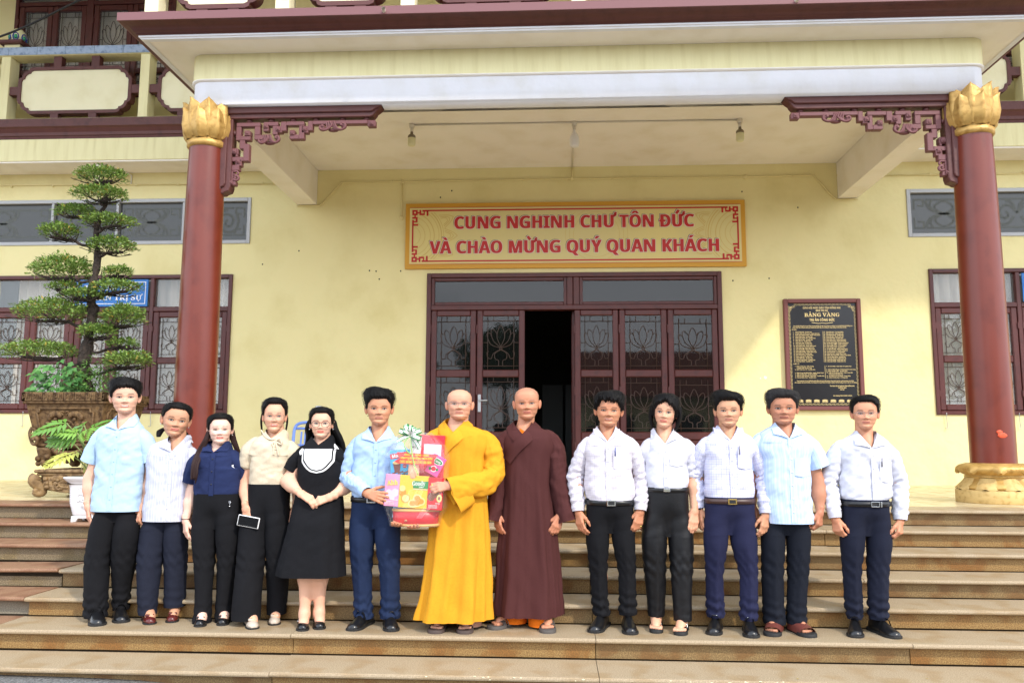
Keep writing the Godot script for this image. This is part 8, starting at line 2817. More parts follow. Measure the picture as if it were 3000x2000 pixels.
func person_thirteen() -> void:
	var d := {"x": 2.125, "z": -0.278, "skin": lin(Color8(208, 148, 116)), "label": "man with thin glasses in a plain white long-sleeved shirt, rightmost in the row",
		"closed": true, "v": [2.131, 1.235], "sh": [1.886, 1.3, 2.352, 1.285], "feet": [[2.022, -0.342, -0.34], [2.178, -0.334, 0.26]],
		"head": head_defaults({"x": 2.131, "chin": 1.354, "h": 0.225, "w": 0.183, "smile": 0.35, "lip": lin(Color8(186, 108, 96)), "eye": 0.7, "front": 0.87, "dip": 0.0, "temple": 0.76, "side": 0.55, "th_top": 0.016, "th_side": 0.01, "lift": 0.008, "jag": 0.02, "sweep": -0.8, "seed": 27, "fold": 0.8, "jaw": 0.95, "hair": Color(0.014, 0.012, 0.012)}),
		"arms": [hang(Vector3(1.878, 1.0, -0.02), Vector3(1.893, 0.755, 0.04), Vector3(1.91, 0.635, 0.06), 0, FIST), hang(Vector3(2.352, 1.0, -0.02), Vector3(2.323, 0.745, 0.04), Vector3(2.3, 0.63, 0.06), 1, FIST)]}
	d.rows = torso_rows(0.878, [[0.878, 1.96, 2.25], [0.915, 1.936, 2.285], [1.0, 1.938, 2.288], [1.08, 1.945, 2.285], [1.13, 1.948, 2.285]], d, [0.12, 0.1], [0.118, 0.095])
	var o := person(d)
	shirt(d, o, M.shirt_white, {"sleeves": [0.97, 0.97], "seed": 141, "amp": 0.01, "samp": 0.008, "k": 1.04, "tipx": 0.105, "tipy": 0.022, "nh": 0.108, "nw": 0.064, "slant": 0.0})
	pocket(d, o, M.shirt_white, 2.235, 1.145, 0.12, 0.13, mat(Color8(110, 106, 112), 0.3))
	trousers(d, o, cloth(Color8(32, 35, 50), 0.85), [[0.6, 1.935, 2.275, 0.118, -0.125], [0.74, 1.94, 2.272, 0.116, -0.12], [0.865, 1.955, 2.255, 0.113, -0.096], [0.89, 1.957, 2.253, 0.113, -0.095]],
		[[[0.085, 1.98, 2.07], [0.18, 1.962, 2.075], [0.4, 1.95, 2.072], [0.6, 1.935, 2.095], [0.76, 1.94, 2.11]], [[0.09, 2.115, 2.238], [0.18, 2.112, 2.245], [0.4, 2.112, 2.25], [0.6, 2.11, 2.275], [0.76, 2.11, 2.272]]], {"crease": 0.009, "stack": 1.6})
	belt(d, o, belt_rows(0.866, 1.955, 2.255, 0.117, 0.096), 0.862, M.belt_black, M.chrome, 0.056, 0.036, 1, 0.005)
	shoes(d, o, "loafer", M.leather, 0.285, 0.053)
	make_glasses(d.head, d.xf, o, mat(Color8(150, 150, 156), 0.25, 0.8), 0.0275, 0.0155, 3.0, 0.0013, false)

# ------------------------------------------------------------------ planter, bonsai, pots
func leaf(st: SurfaceTool, p: Vector3, d: Vector3, n: Vector3, l: float, w: float, c: Color) -> void:
	var s := d.cross(n).normalized() * w * 0.5
	var m := p + d * l * 0.45
	var tip := p + d * l - n * l * 0.12
	st.set_color(c)
	for q in [p, m + s + n * w * 0.16, m - n * w * 0.06, m + s + n * w * 0.16, tip, m - n * w * 0.06, p, m - n * w * 0.06, m - s + n * w * 0.16, m - s + n * w * 0.16, m - n * w * 0.06, tip]:
		st.set_uv(Vector2.ZERO)
		st.add_vertex(q)

func leaf_mat(back: Color, rough := 0.45) -> StandardMaterial3D:
	var m := StandardMaterial3D.new()
	m.vertex_color_use_as_albedo = true
	m.roughness = rough
	m.backlight_enabled = true
	m.backlight = back
	return m

func relief_panel(st: SurfaceTool, xf: Transform3D) -> void:
	# longevity medallion between leafy scrolls, in panel coordinates (x across, y up, z out)
	var add := func(pts: Array, r: float):
		tube(st, smooth_path(pts.map(func(q): return xf * Vector3(q[0], q[1], 0.008)), 4), r, 6)
	var c := []
	for i in 17: c.append([0.085 * cos(TAU * i / 16.0), 0.07 * sin(TAU * i / 16.0) - 0.02])
	add.call(c, 0.011)
	for y in [-0.055, -0.02, 0.015]:
		for s in [-1.0, 1.0]: add.call([[s * 0.012, y], [s * 0.07, y]], 0.008)
	add.call([[0, -0.085], [0, -0.05]], 0.008)
	add.call([[0, 0.05], [0, 0.01]], 0.008)
	for s in [-1.0, 1.0]:
		add.call([[s * 0.08, -0.06], [s * 0.12, -0.1], [s * 0.09, -0.125], [s * 0.05, -0.115], [s * 0.05, -0.1]], 0.012)
		add.call([[s * 0.1, -0.02], [s * 0.14, 0.01], [s * 0.13, -0.05], [s * 0.18, -0.07], [s * 0.2, -0.04]], 0.012)
		add.call([[s * 0.12, -0.06], [s * 0.16, -0.11], [s * 0.13, -0.13]], 0.012)
		add.call([[s * 0.015, 0.1], [s * 0.04, 0.13], [s * 0.02, 0.14], [s * 0.012, 0.125]], 0.009)
		for k in 5:
			var a := 0.5 + k * 0.42
			var q := Vector2(s * (0.1 + 0.075 * cos(a)), 0.045 + 0.07 * sin(a))
			ball(st, xf * Vector3(q.x, q.y, 0.004), Vector3(0.028, 0.034, 0.018), 8, 6)
		for k in 3: ball(st, xf * Vector3(s * 0.19, 0.02 - 0.035 * k, 0.004), Vector3(0.024, 0.02, 0.014), 8, 6)
		ball(st, xf * Vector3(s * 0.1, 0.06, 0.012), Vector3(0.018, 0.018, 0.014), 8, 6)

func frustum(st: SurfaceTool, h0: float, y0: float, h1: float, y1: float) -> void:
	var a := [Vector3(-h0, y0, h0), Vector3(h0, y0, h0), Vector3(h0, y0, -h0), Vector3(-h0, y0, -h0)]
	var b := [Vector3(-h1, y1, h1), Vector3(h1, y1, h1), Vector3(h1, y1, -h1), Vector3(-h1, y1, -h1)]
	for i in 4: quad(st, a[i], a[(i + 1) % 4], b[(i + 1) % 4], b[i])
	quad(st, b[0], b[1], b[2], b[3])
	quad(st, a[3], a[2], a[1], a[0])

func build_planter() -> void:
	var clay := bump(tri_tex(mat(Color8(122, 98, 68), 0.72, 0.1, 0.4), ntex(0.012, 512, [[0.0, Color(0.42, 0.38, 0.34)], [0.4, Color(0.78, 0.74, 0.7)], [0.62, grey(0.95)], [1.0, Color(1.0, 0.94, 0.8)]], 5, FastNoiseLite.TYPE_SIMPLEX_SMOOTH, 41, 15.0), Vector3(2.2, 2.2, 2.2)), nnorm(0.04, 256, 5.0), 0.5)
	var base := Vector3(-5.034, PY, -3.05)
	var o := thing("planter", "large square brown carved planter with a longevity medallion, under the bonsai", "planter", base + Vector3(0, 0.29, 0))
	var y := -0.29
	for s in 4:
		var rot := Basis(Vector3.UP, s * PI / 2)
		for k in 8:
			var st := mb()
			var x := -0.45 + 0.1125 * k
			box(st, Vector3(x + 0.002, y + 0.985, 0.4), Vector3(x + 0.1105, y + 1.078, 0.448), 0.006)
			for q in [[0.02, 0.02, 0.028, 0.075], [0.02, 0.068, 0.05, 0.076], [0.042, 0.035, 0.05, 0.07], [0.03, 0.035, 0.045, 0.042], [0.062, 0.02, 0.07, 0.075], [0.062, 0.02, 0.095, 0.028], [0.087, 0.03, 0.095, 0.075], [0.075, 0.06, 0.09, 0.067]]:
				box(st, Vector3(x + q[0], y + 0.985 + q[1], 0.446), Vector3(x + q[2], y + 0.985 + q[3], 0.455))
			var t := put(st, "rim_tile", clay, o)
			t.basis = rot
	var st := mb()
	frustum(st, 0.4, y + 0.98, 0.43, y + 0.986)
	box(st, Vector3(-0.44, y + 0.96, -0.44), Vector3(0.44, y + 0.986, 0.44), 0.008)
	frustum(st, 0.325, y + 0.53, 0.412, y + 0.962)
	put(st, "bowl", clay, o)
	st = mb()
	box(st, Vector3(-0.4, y + 0.987, -0.4), Vector3(0.4, y + 1.05, 0.4))
	put(st, "soil", mat(Color8(60, 46, 34), 0.95), o)
	for s in 4:
		var rot := Basis(Vector3.UP, s * PI / 2)
		var tilt := Transform3D(rot * Basis(Vector3.RIGHT, 0.198), rot * Vector3(0, y + 0.745, 0.372))
		st = mb(true)
		for e in [[[-0.27, 0.17], [0.27, 0.17]], [[-0.235, -0.17], [0.235, -0.17]], [[-0.3, 0.13], [-0.265, -0.13]], [[0.3, 0.13], [0.265, -0.13]], [[-0.3, 0.13], [-0.27, 0.135], [-0.265, 0.17]], [[0.3, 0.13], [0.27, 0.135], [0.265, 0.17]], [[-0.265, -0.13], [-0.235, -0.14], [-0.23, -0.17]], [[0.265, -0.13], [0.235, -0.14], [0.23, -0.17]]]:
			tube(st, e.map(func(q): return tilt * Vector3(q[0], q[1], 0.002)), 0.011, 6)
		put(st, "panel_moulding", clay, o)
		st = mb(true)
		relief_panel(st, tilt)
		put(st, "medallion", clay, o)
		# scroll at the corner, curled foot below
		st = mb(true)
		var c := func(q: Array) -> Array: return smooth_path(q.map(func(e): return rot * Vector3(e[0], y + e[1], e[2])), 4)
		tube(st, c.call([[-0.36, 0.72, 0.36], [-0.375, 0.66, 0.372], [-0.35, 0.56, 0.36], [-0.3, 0.55, 0.375], [-0.29, 0.6, 0.38], [-0.32, 0.62, 0.38], [-0.325, 0.585, 0.385]]), 0.018, 7)
		tube(st, c.call([[-0.35, 0.7, 0.365], [-0.32, 0.69, 0.375], [-0.315, 0.65, 0.38], [-0.335, 0.64, 0.38]]), 0.016, 7)
		put(st, "corner_scroll", clay, o)
		st = mb(true)
		var rows := []
		for e in [[0.3, 0.04, 0.235], [0.32, 0.07, 0.245], [0.36, 0.085, 0.252], [0.42, 0.1, 0.258], [0.48, 0.115, 0.26], [0.51, 0.12, 0.262]]:
			var row := PackedVector3Array()
			for j in 14:
				var a := TAU * j / 14.0
				row.append(rot * Vector3(-e[2] + cos(a) * e[1] * 0.75, y + e[0] - 0.0, e[2] - sin(a) * -e[1] * 0.75))
			row.reverse()
			rows.append(row)
		loft(st, rows, true, true, true)
		for q in [[-0.3, 0.4, 0.33], [-0.24, 0.36, 0.33], [-0.2, 0.42, 0.335], [-0.31, 0.35, 0.3]]: ball(st, rot * Vector3(q[0], y + q[1], q[2]), Vector3(0.03, 0.03, 0.025), 8, 6)
		put(st, "foot", clay, o)
		st = mb(true)
		tube(st, c.call([[-0.16, 0.5, 0.3], [-0.1, 0.46, 0.31], [0.0, 0.45, 0.31], [0.1, 0.46, 0.31], [0.16, 0.5, 0.3]]), 0.03, 8)
		put(st, "apron", clay, o)
	st = mb()
	box(st, Vector3(-0.345, y + 0.505, -0.345), Vector3(0.345, y + 0.565, 0.345), 0.028)
	put(st, "waist_moulding", clay, o)
	# low stand below it
	var pale := bump(tri_tex(mat(Color8(150, 124, 88), 0.75), clay.albedo_texture, Vector3(1.7, 1.7, 1.7)), nnorm(0.04, 256, 5.0), 0.4)
	var sd := thing("planter_stand", "low carved brown stand with scroll feet carrying the planter", "stand", base)
	st = mb()
	box(st, Vector3(-0.335, 0.253, -0.335), Vector3(0.335, 0.288, 0.335), 0.012)
	box(st, Vector3(-0.315, 0.225, -0.315), Vector3(0.315, 0.253, 0.315), 0.01)
	put(st, "top", pale, sd)
	for s in 4:
		var rot := Basis(Vector3.UP, s * PI / 2)
		st = mb()
		prism(st, PackedVector2Array([Vector2(-0.26, 0.225), Vector2(0.26, 0.225), Vector2(0.25, 0.12), Vector2(0.19, 0.09), Vector2(0.17, 0.075), Vector2(0.1, 0.06), Vector2(0.0, 0.05), Vector2(-0.1, 0.06), Vector2(-0.17, 0.075), Vector2(-0.19, 0.09), Vector2(-0.25, 0.12)]), 0.26, 0.3, 0.008, Transform3D(rot, Vector3.ZERO))
		put(st, "apron", pale, sd)
		st = mb(true)
		relief_panel(st, Transform3D(rot * Basis().scaled(Vector3(0.85, 0.5, 1.0)), rot * Vector3(0, 0.15, 0.296)))
		put(st, "carving", pale, sd)
		st = mb(true)
		tube(st, smooth_path([Vector3(-0.31, 0.23, 0.31), Vector3(-0.325, 0.17, 0.325), Vector3(-0.28, 0.1, 0.28), Vector3(-0.26, 0.06, 0.27), Vector3(-0.29, 0.045, 0.3), Vector3(-0.315, 0.075, 0.315)].map(func(q): return rot * q), 4), [0.05, 0.055, 0.06, 0.06, 0.058, 0.056, 0.054, 0.052, 0.05, 0.048, 0.046, 0.045, 0.044, 0.043, 0.042, 0.042, 0.04, 0.04, 0.04, 0.04, 0.036], 10)
		ball(st, rot * Vector3(-0.3, 0.075, 0.325), Vector3(0.03, 0.03, 0.03), 10, 8)
		for q in [[-0.22, 0.19], [-0.205, 0.15], [-0.2, 0.11]]: ball(st, rot * Vector3(q[0], q[1], 0.305), Vector3(0.026, 0.022, 0.02), 8, 6)
		put(st, "scroll_foot", pale, sd)

func build_bonsai() -> void:
	rng.seed = 2024
	var base := Vector3(-5.06, PY + 1.05, -3.05)
	var o := thing("bonsai_tree", "tall bonsai tree with tiered cloud-like foliage pads in the carved planter", "tree", base)
	var bark := bump(tri_tex(mat(Color8(70, 58, 50), 0.95), ntex(0.02, 256, [[0, grey(0.5)], [0.5, grey(0.85)], [1, grey(1.0)]], 4, FastNoiseLite.TYPE_SIMPLEX_SMOOTH, 51), Vector3(3, 1.2, 3)), nnorm(0.05, 256, 8.0), 1.0)
	var st := mb(true)
	var L := func(x: float, y: float, z := 0.0) -> Vector3: return Vector3(x, y, -3.05 + z) - base
	var tp := smooth_path([L.call(-5.09, 1.72), L.call(-5.1, 2.04), L.call(-5.087, 2.13, 0.03), L.call(-5.068, 2.4), L.call(-5.06, 2.69, -0.03), L.call(-5.061, 2.745), L.call(-5.05, 2.94, 0.03), L.call(-5.04, 3.1), L.call(-5.046, 3.3, -0.02), L.call(-5.055, 3.55, 0.02), L.call(-5.03, 3.76), L.call(-4.98, 3.87), L.call(-5.0, 4.08)], 5)
	var rad := []
	for i in tp.size():
		var u := float(i) / (tp.size() - 1)
		rad.append(lerpf(0.075, 0.018, pow(u, 0.8)) * (1.0 + 0.16 * sin(u * 42.0) + 0.12 * sin(u * 97.0)))
	tube(st, tp, rad, 12)
	for k in 5:
		var a := TAU * k / 5.0 + 0.3
		tube(st, smooth_path([L.call(-5.09, 1.98), L.call(-5.09 + 0.07 * cos(a), 1.83, 0.07 * sin(a)), L.call(-5.09 + 0.17 * cos(a), 1.73, 0.17 * sin(a))], 4), [0.05, 0.047, 0.044, 0.04, 0.036, 0.03, 0.026, 0.02, 0.012], 8)
	put(st, "trunk", bark, o)
	var pads := [[-5.01, 4.15, 0.32, 0.1], [-5.01, 3.93, 0.37, 0.1], [-5.31, 3.76, 0.26, 0.09], [-4.91, 3.64, 0.35, 0.08], [-5.44, 3.52, 0.25, 0.1], [-4.88, 3.37, 0.33, 0.11], [-5.43, 3.11, 0.42, 0.16], [-4.82, 3.09, 0.19, 0.08], [-5.38, 2.93, 0.22, 0.06], [-4.76, 2.9, 0.32, 0.08], [-5.11, 2.82, 0.31, 0.07], [-5.47, 2.63, 0.5, 0.15], [-4.7, 2.57, 0.28, 0.15], [-4.93, 2.41, 0.24, 0.1], [-5.6, 2.21, 0.5, 0.11], [-4.71, 2.3, 0.21, 0.06], [-4.58, 2.1, 0.31, 0.11]]
	var lm := leaf_mat(Color(0.2, 0.3, 0.05), 0.6)
	var nz := FastNoiseLite.new()
	nz.frequency = 4.5
	nz.seed = 6
	for i in pads.size():
		var q = pads[i].duplicate()
		q[2] *= 0.96
		q[3] *= 1.1
		var zo := rng.randf_range(-0.04, 0.1)
		var c: Vector3 = L.call(q[0], q[1], zo)
		# limb from the trunk and forked twigs under the pad
		var ty: float = q[1] - 0.06 - 0.12 * absf(q[0] + 5.04)
		var near: Vector3 = tp[0]
		for p in tp:
			if absf(p.y - (ty - base.y)) < absf(near.y - (ty - base.y)): near = p
		st = mb(true)
		var below: Vector3 = c + Vector3(0, -q[3] * 0.5, 0)
		tube(st, smooth_path([near, near.lerp(below, 0.35) + Vector3(0, -0.03, 0.02), near.lerp(below, 0.7) + Vector3(0, 0.015, -0.02), below + Vector3(signf(q[0] + 5.04) * q[2] * 0.4, 0.01, 0)], 4), 0.016, 7)
		for k in 22:
			var e := Vector3(rng.randf_range(-1, 1) * q[2] * 0.9, rng.randf_range(-0.5, 0.3) * q[3], rng.randf_range(-0.75, 0.75) * q[2])
			var s: Vector3 = below.lerp(near, rng.randf() * 0.5)
			tube(st, smooth_path([s, s.lerp(c + e, 0.5) + Vector3(rng.randf_range(-0.03, 0.03), -0.025, rng.randf_range(-0.03, 0.03)), c + e], 3), 0.0042, 4)
		put(st, "branch", bark, o)
		st = mb()
		var sparse: bool = i == 7 or i == 8 or i == 15
		var n := int(q[2] * q[3] * (14000.0 if sparse else 27000.0)) + 260
		for k in n:
			var a := rng.randf() * TAU
			var r := sqrt(rng.randf())
			var edge := 0.82 + 0.36 * nz.get_noise_3d(cos(a) * 1.1 + i * 7.0, sin(a) * 1.1, i * 3.0)
			var x: float = cos(a) * r * q[2] * edge
			var z: float = sin(a) * r * q[2] * 0.72 * edge
			var lump := nz.get_noise_3d(x * 2.0 + i * 9.0, z * 2.0, 3.0)
			var top: float = q[3] * (0.95 * sqrt(maxf(0.0, 1.0 - r * r * 0.86)) + 0.5 * lump)
			var y := lerpf(-q[3] * 0.55, top, pow(rng.randf(), 0.42))
			var p: Vector3 = c + Vector3(x, y, z)
			var out := Vector3(x, 0.25 * q[2] + y, z + 0.05).normalized()
			var d := (out + Vector3(rng.randfn(), rng.randfn() * 0.55, rng.randfn()) * 0.75).normalized()
			var nn := (Vector3.UP + Vector3(rng.randfn(), rng.randfn(), rng.randfn()) * 0.45).normalized()
			var tone := rng.randf()
			var col := Color(0.085, 0.17, 0.03).lerp(Color(0.3, 0.42, 0.09), tone)
			if tone > 0.965: col = Color(0.42, 0.3, 0.05)
			leaf(st, p, d, nn, rng.randf_range(0.03, 0.058), rng.randf_range(0.013, 0.02), col)
		tag(put(st, "foliage_pad", lm, o), "", "", "", "stuff")
	# undergrowth in the planter
	var u := thing("planter_undergrowth", "broad green heart-shaped leaves growing at the foot of the bonsai", "plant", base)
	st = mb()
	for k in 150:
		var a := rng.randf() * TAU
		var r := sqrt(rng.randf()) * 0.27
		var p: Vector3 = L.call(-5.26, 1.76) + Vector3(cos(a) * r, rng.randf() * 0.42 * (1.0 - r * 1.9), sin(a) * r * 0.6 + 0.2)
		var d := Vector3(cos(a), -0.35 + rng.randfn() * 0.3, sin(a) * 0.6 + 0.5).normalized()
		leaf(st, p, d, (Vector3(0, 0.7, 0.8) + Vector3(rng.randfn(), rng.randfn(), 0) * 0.25).normalized(), rng.randf_range(0.07, 0.11), rng.randf_range(0.05, 0.07), Color(0.05, 0.16, 0.035).lerp(Color(0.1, 0.26, 0.06), rng.randf()))
	put(st, "broad_leaves", lm, u)
	st = mb()
	for k in 900:
		var a := rng.randf() * TAU
		var r := sqrt(rng.randf()) * 0.26
		var p: Vector3 = L.call(-4.9, 1.74) + Vector3(cos(a) * r, rng.randf() * 0.5 * (1.0 - r * 2.2), sin(a) * r * 0.6 + 0.12)
		var d := Vector3(cos(a) + rng.randfn() * 0.5, 0.2 + rng.randfn() * 0.5, sin(a) + rng.randfn() * 0.5).normalized()
		leaf(st, p, d, (Vector3.UP + Vector3(rng.randfn(), rng.randfn(), rng.randfn()) * 0.4).normalized(), rng.randf_range(0.035, 0.06), 0.016, Color(0.07, 0.17, 0.03).lerp(Color(0.16, 0.3, 0.06), rng.randf()))
	tag(put(st, "small_leaves", lm, u), "", "", "", "stuff")

func build_white_pot() -> void:
	var base := Vector3(-4.225, R * 4, -1.83)
	var o := thing("white_pot", "white square ceramic pot with flower relief on the steps behind the tall young man", "pot", base)
	var cer := mat(Color8(226, 226, 228), 0.25)
	var st := mb(true)
	var rows := []
	for e in [[0.11, 0.045], [0.118, 0.07], [0.125, 0.1], [0.14, 0.17], [0.145, 0.3], [0.15, 0.335], [0.168, 0.36], [0.19, 0.385], [0.192, 0.398], [0.175, 0.4], [0.16, 0.37]]:
		var row := PackedVector3Array()
		for j in 40:
			var a := TAU * j / 40.0
			var k := pow(pow(absf(cos(a)), 7.0) + pow(absf(sin(a)), 7.0), -1.0 / 7.0)
			row.append(Vector3(cos(a) * k * e[0], e[1], sin(a) * k * e[0]))
		row.reverse()
		rows.append(row)
	loft(st, rows, true, true, false)
	put(st, "body", cer, o)
	for s in 4:
		var rot := Basis(Vector3.UP, s * PI / 2)
		st = mb()
		prism(st, PackedVector2Array([Vector2(-0.115, 0.0), Vector2(-0.07, 0.0), Vector2(-0.05, 0.03), Vector2(0.05, 0.03), Vector2(0.07, 0.0), Vector2(0.115, 0.0), Vector2(0.112, 0.05), Vector2(-0.112, 0.05)]), 0.09, 0.116, 0.004, Transform3D(rot, Vector3.ZERO))
		put(st, "foot_rim", cer, o)
		st = mb(true)
		var f := func(q: Array): return smooth_path(q.map(func(e): return rot * Vector3(e[0], e[1], 0.147)), 4)
		for q in [[[0.03, 0.13], [0.0, 0.17], [0.03, 0.22], [0.0, 0.27], [0.02, 0.3]]]: tube(st, f.call(q), 0.003, 5)
		for k in 9:
			var y := 0.14 + 0.019 * k
			var x := 0.045 * sin(k * 2.1)
			tube(st, f.call([[0.015, y], [x * 0.6, y + 0.012], [x, y + 0.004]]), 0.003, 5)
			ball(st, rot * Vector3(x, y + 0.004, 0.146), Vector3(0.009, 0.007, 0.003), 7, 5)
		put(st, "relief", cer, o)
	st = mb()
	box(st, Vector3(-0.15, 0.33, -0.15), Vector3(0.15, 0.36, 0.15))
	put(st, "soil", mat(Color8(64, 50, 38), 0.95), o)
	# split-leaf plant
	rng.seed = 314
	var pl := thing("split_leaf_plant", "split-leaf philodendron with green and yellow lobed leaves in the white pot", "plant", base + Vector3(0, 0.36, 0))
	var lm := leaf_mat(Color(0.25, 0.3, 0.05), 0.4)
	for k in 19:
		var a := rng.randf_range(-PI, PI)
		var low: bool = k > 11
		var hgt := rng.randf_range(0.3, 0.56) if not low else rng.randf_range(0.12, 0.3)
		var r := rng.randf_range(0.05, 0.24)
		var tip := Vector3(cos(a) * r - 0.04, hgt, sin(a) * r * 0.6 + 0.08)
		st = mb(true)
		var path := smooth_path([Vector3(rng.randf_range(-0.03, 0.03), 0, rng.randf_range(-0.03, 0.03)), tip * Vector3(0.4, 0.6, 0.4), tip], 4)
		st.set_color(Color(0.2, 0.26, 0.08))
		st.set_uv(Vector2.ZERO)
		tube(st, path, 0.006, 5)
		var col := Color(0.1, 0.24, 0.035).lerp(Color(0.2, 0.38, 0.06), rng.randf()) if not low else Color(0.4, 0.42, 0.08).lerp(Color(0.5, 0.5, 0.13), rng.randf())
		var d := (Vector3(cos(a), -0.15 + rng.randf_range(-0.25, 0.5), sin(a) * 0.5 + 0.35)).normalized()
		var n := (Vector3(0, 0.75, 0.7) + Vector3(rng.randfn(), rng.randfn(), 0) * 0.2).normalized()
		n = (n - d * n.dot(d)).normalized()
		var s := d.cross(n)
		var l := rng.randf_range(0.16, 0.24)
		for i in 8:
			var u := 0.06 + 0.9 * i / 7.0
			var p: Vector3 = tip + d * l * u - n * l * 0.3 * u * u
			for e in [-1.0, 1.0]:
				var ll := l * (0.62 - 0.4 * absf(u - 0.3)) * rng.randf_range(0.85, 1.1)
				leaf(st, p - d * l * 0.03, (s * e * lerpf(1.0, 0.35, u) + d * lerpf(0.1, 1.0, u) - n * 0.12).normalized(), n, ll, l * 0.17, col)
		leaf(st, tip, d, n, l * 1.02, l * 0.22, col)
		put(st, "lobed_leaf", lm, pl)

func build_chair() -> void:
	var o := thing("plastic_chair", "blue plastic chair with a slatted back near the wall, behind the women", "chair", Vector3(-3.44, PY, -5.55))
	var m := mat(Color8(104, 134, 206), 0.35)
	var st := mb()
	box(st, Vector3(-0.21, 0.41, -0.2), Vector3(0.21, 0.435, 0.21), 0.01)
	put(st, "seat", m, o)
	for q in [[-0.19, 0.19], [0.19, 0.19], [-0.19, -0.19], [0.19, -0.19]]:
		st = mb()
		box(st, Vector3(q[0] - 0.025, 0, q[1] - 0.025), Vector3(q[0] + 0.025, 0.412, q[1] + 0.025), 0.008)
		put(st, "leg", m, o)
	st = mb(true)
	tube(st, smooth_path([Vector3(-0.2, 0.42, -0.19), Vector3(-0.21, 0.62, -0.22), Vector3(-0.2, 0.77, -0.25), Vector3(-0.14, 0.83, -0.26), Vector3(0, 0.845, -0.265), Vector3(0.14, 0.83, -0.26), Vector3(0.2, 0.77, -0.25), Vector3(0.21, 0.62, -0.22), Vector3(0.2, 0.42, -0.19)], 5), 0.022, 8)
	tube(st, [Vector3(-0.19, 0.76, -0.25), Vector3(0.19, 0.76, -0.25)], 0.018, 8)
	tube(st, [Vector3(-0.2, 0.53, -0.205), Vector3(0.2, 0.53, -0.205)], 0.015, 8)
	put(st, "back_frame", m, o)
	for k in 5:
		st = mb()
		var x := -0.11 + 0.055 * k
		box(st, Vector3(x - 0.013, 0.44, -0.205), Vector3(x + 0.013, 0.76, -0.195), 0.004)
		var s := put(st, "slat", m, o)
		s.transform = Transform3D(Basis(Vector3.RIGHT, -0.16), Vector3(0, 0, 0.052))

# ------------------------------------------------------------------ the gift
func card(o: Node3D, called: String, m: Material, c: Vector2, w: float, h: float, dp: float, z: float, turn: float) -> MeshInstance3D:
	var st := mb()
	box(st, Vector3(-w / 2, -h / 2, -dp), Vector3(w / 2, h / 2, 0), 0.002)
	var b := put(st, called, m, o)
	b.transform = Transform3D(Basis(Vector3(0, 0, 1), turn), Vector3(c.x, c.y, z))
	return b

func disc(parent: Node, called: String, m: Material, c: Vector2, rx: float, ry: float, z: float) -> void:
	var st := mb()
	var p := PackedVector2Array()
	for i in 18: p.append(c + Vector2(cos(TAU * i / 18.0) * rx, sin(TAU * i / 18.0) * ry))
	prism(st, p, z - 0.0008, z + 0.0004)
	put(st, called, m, parent)

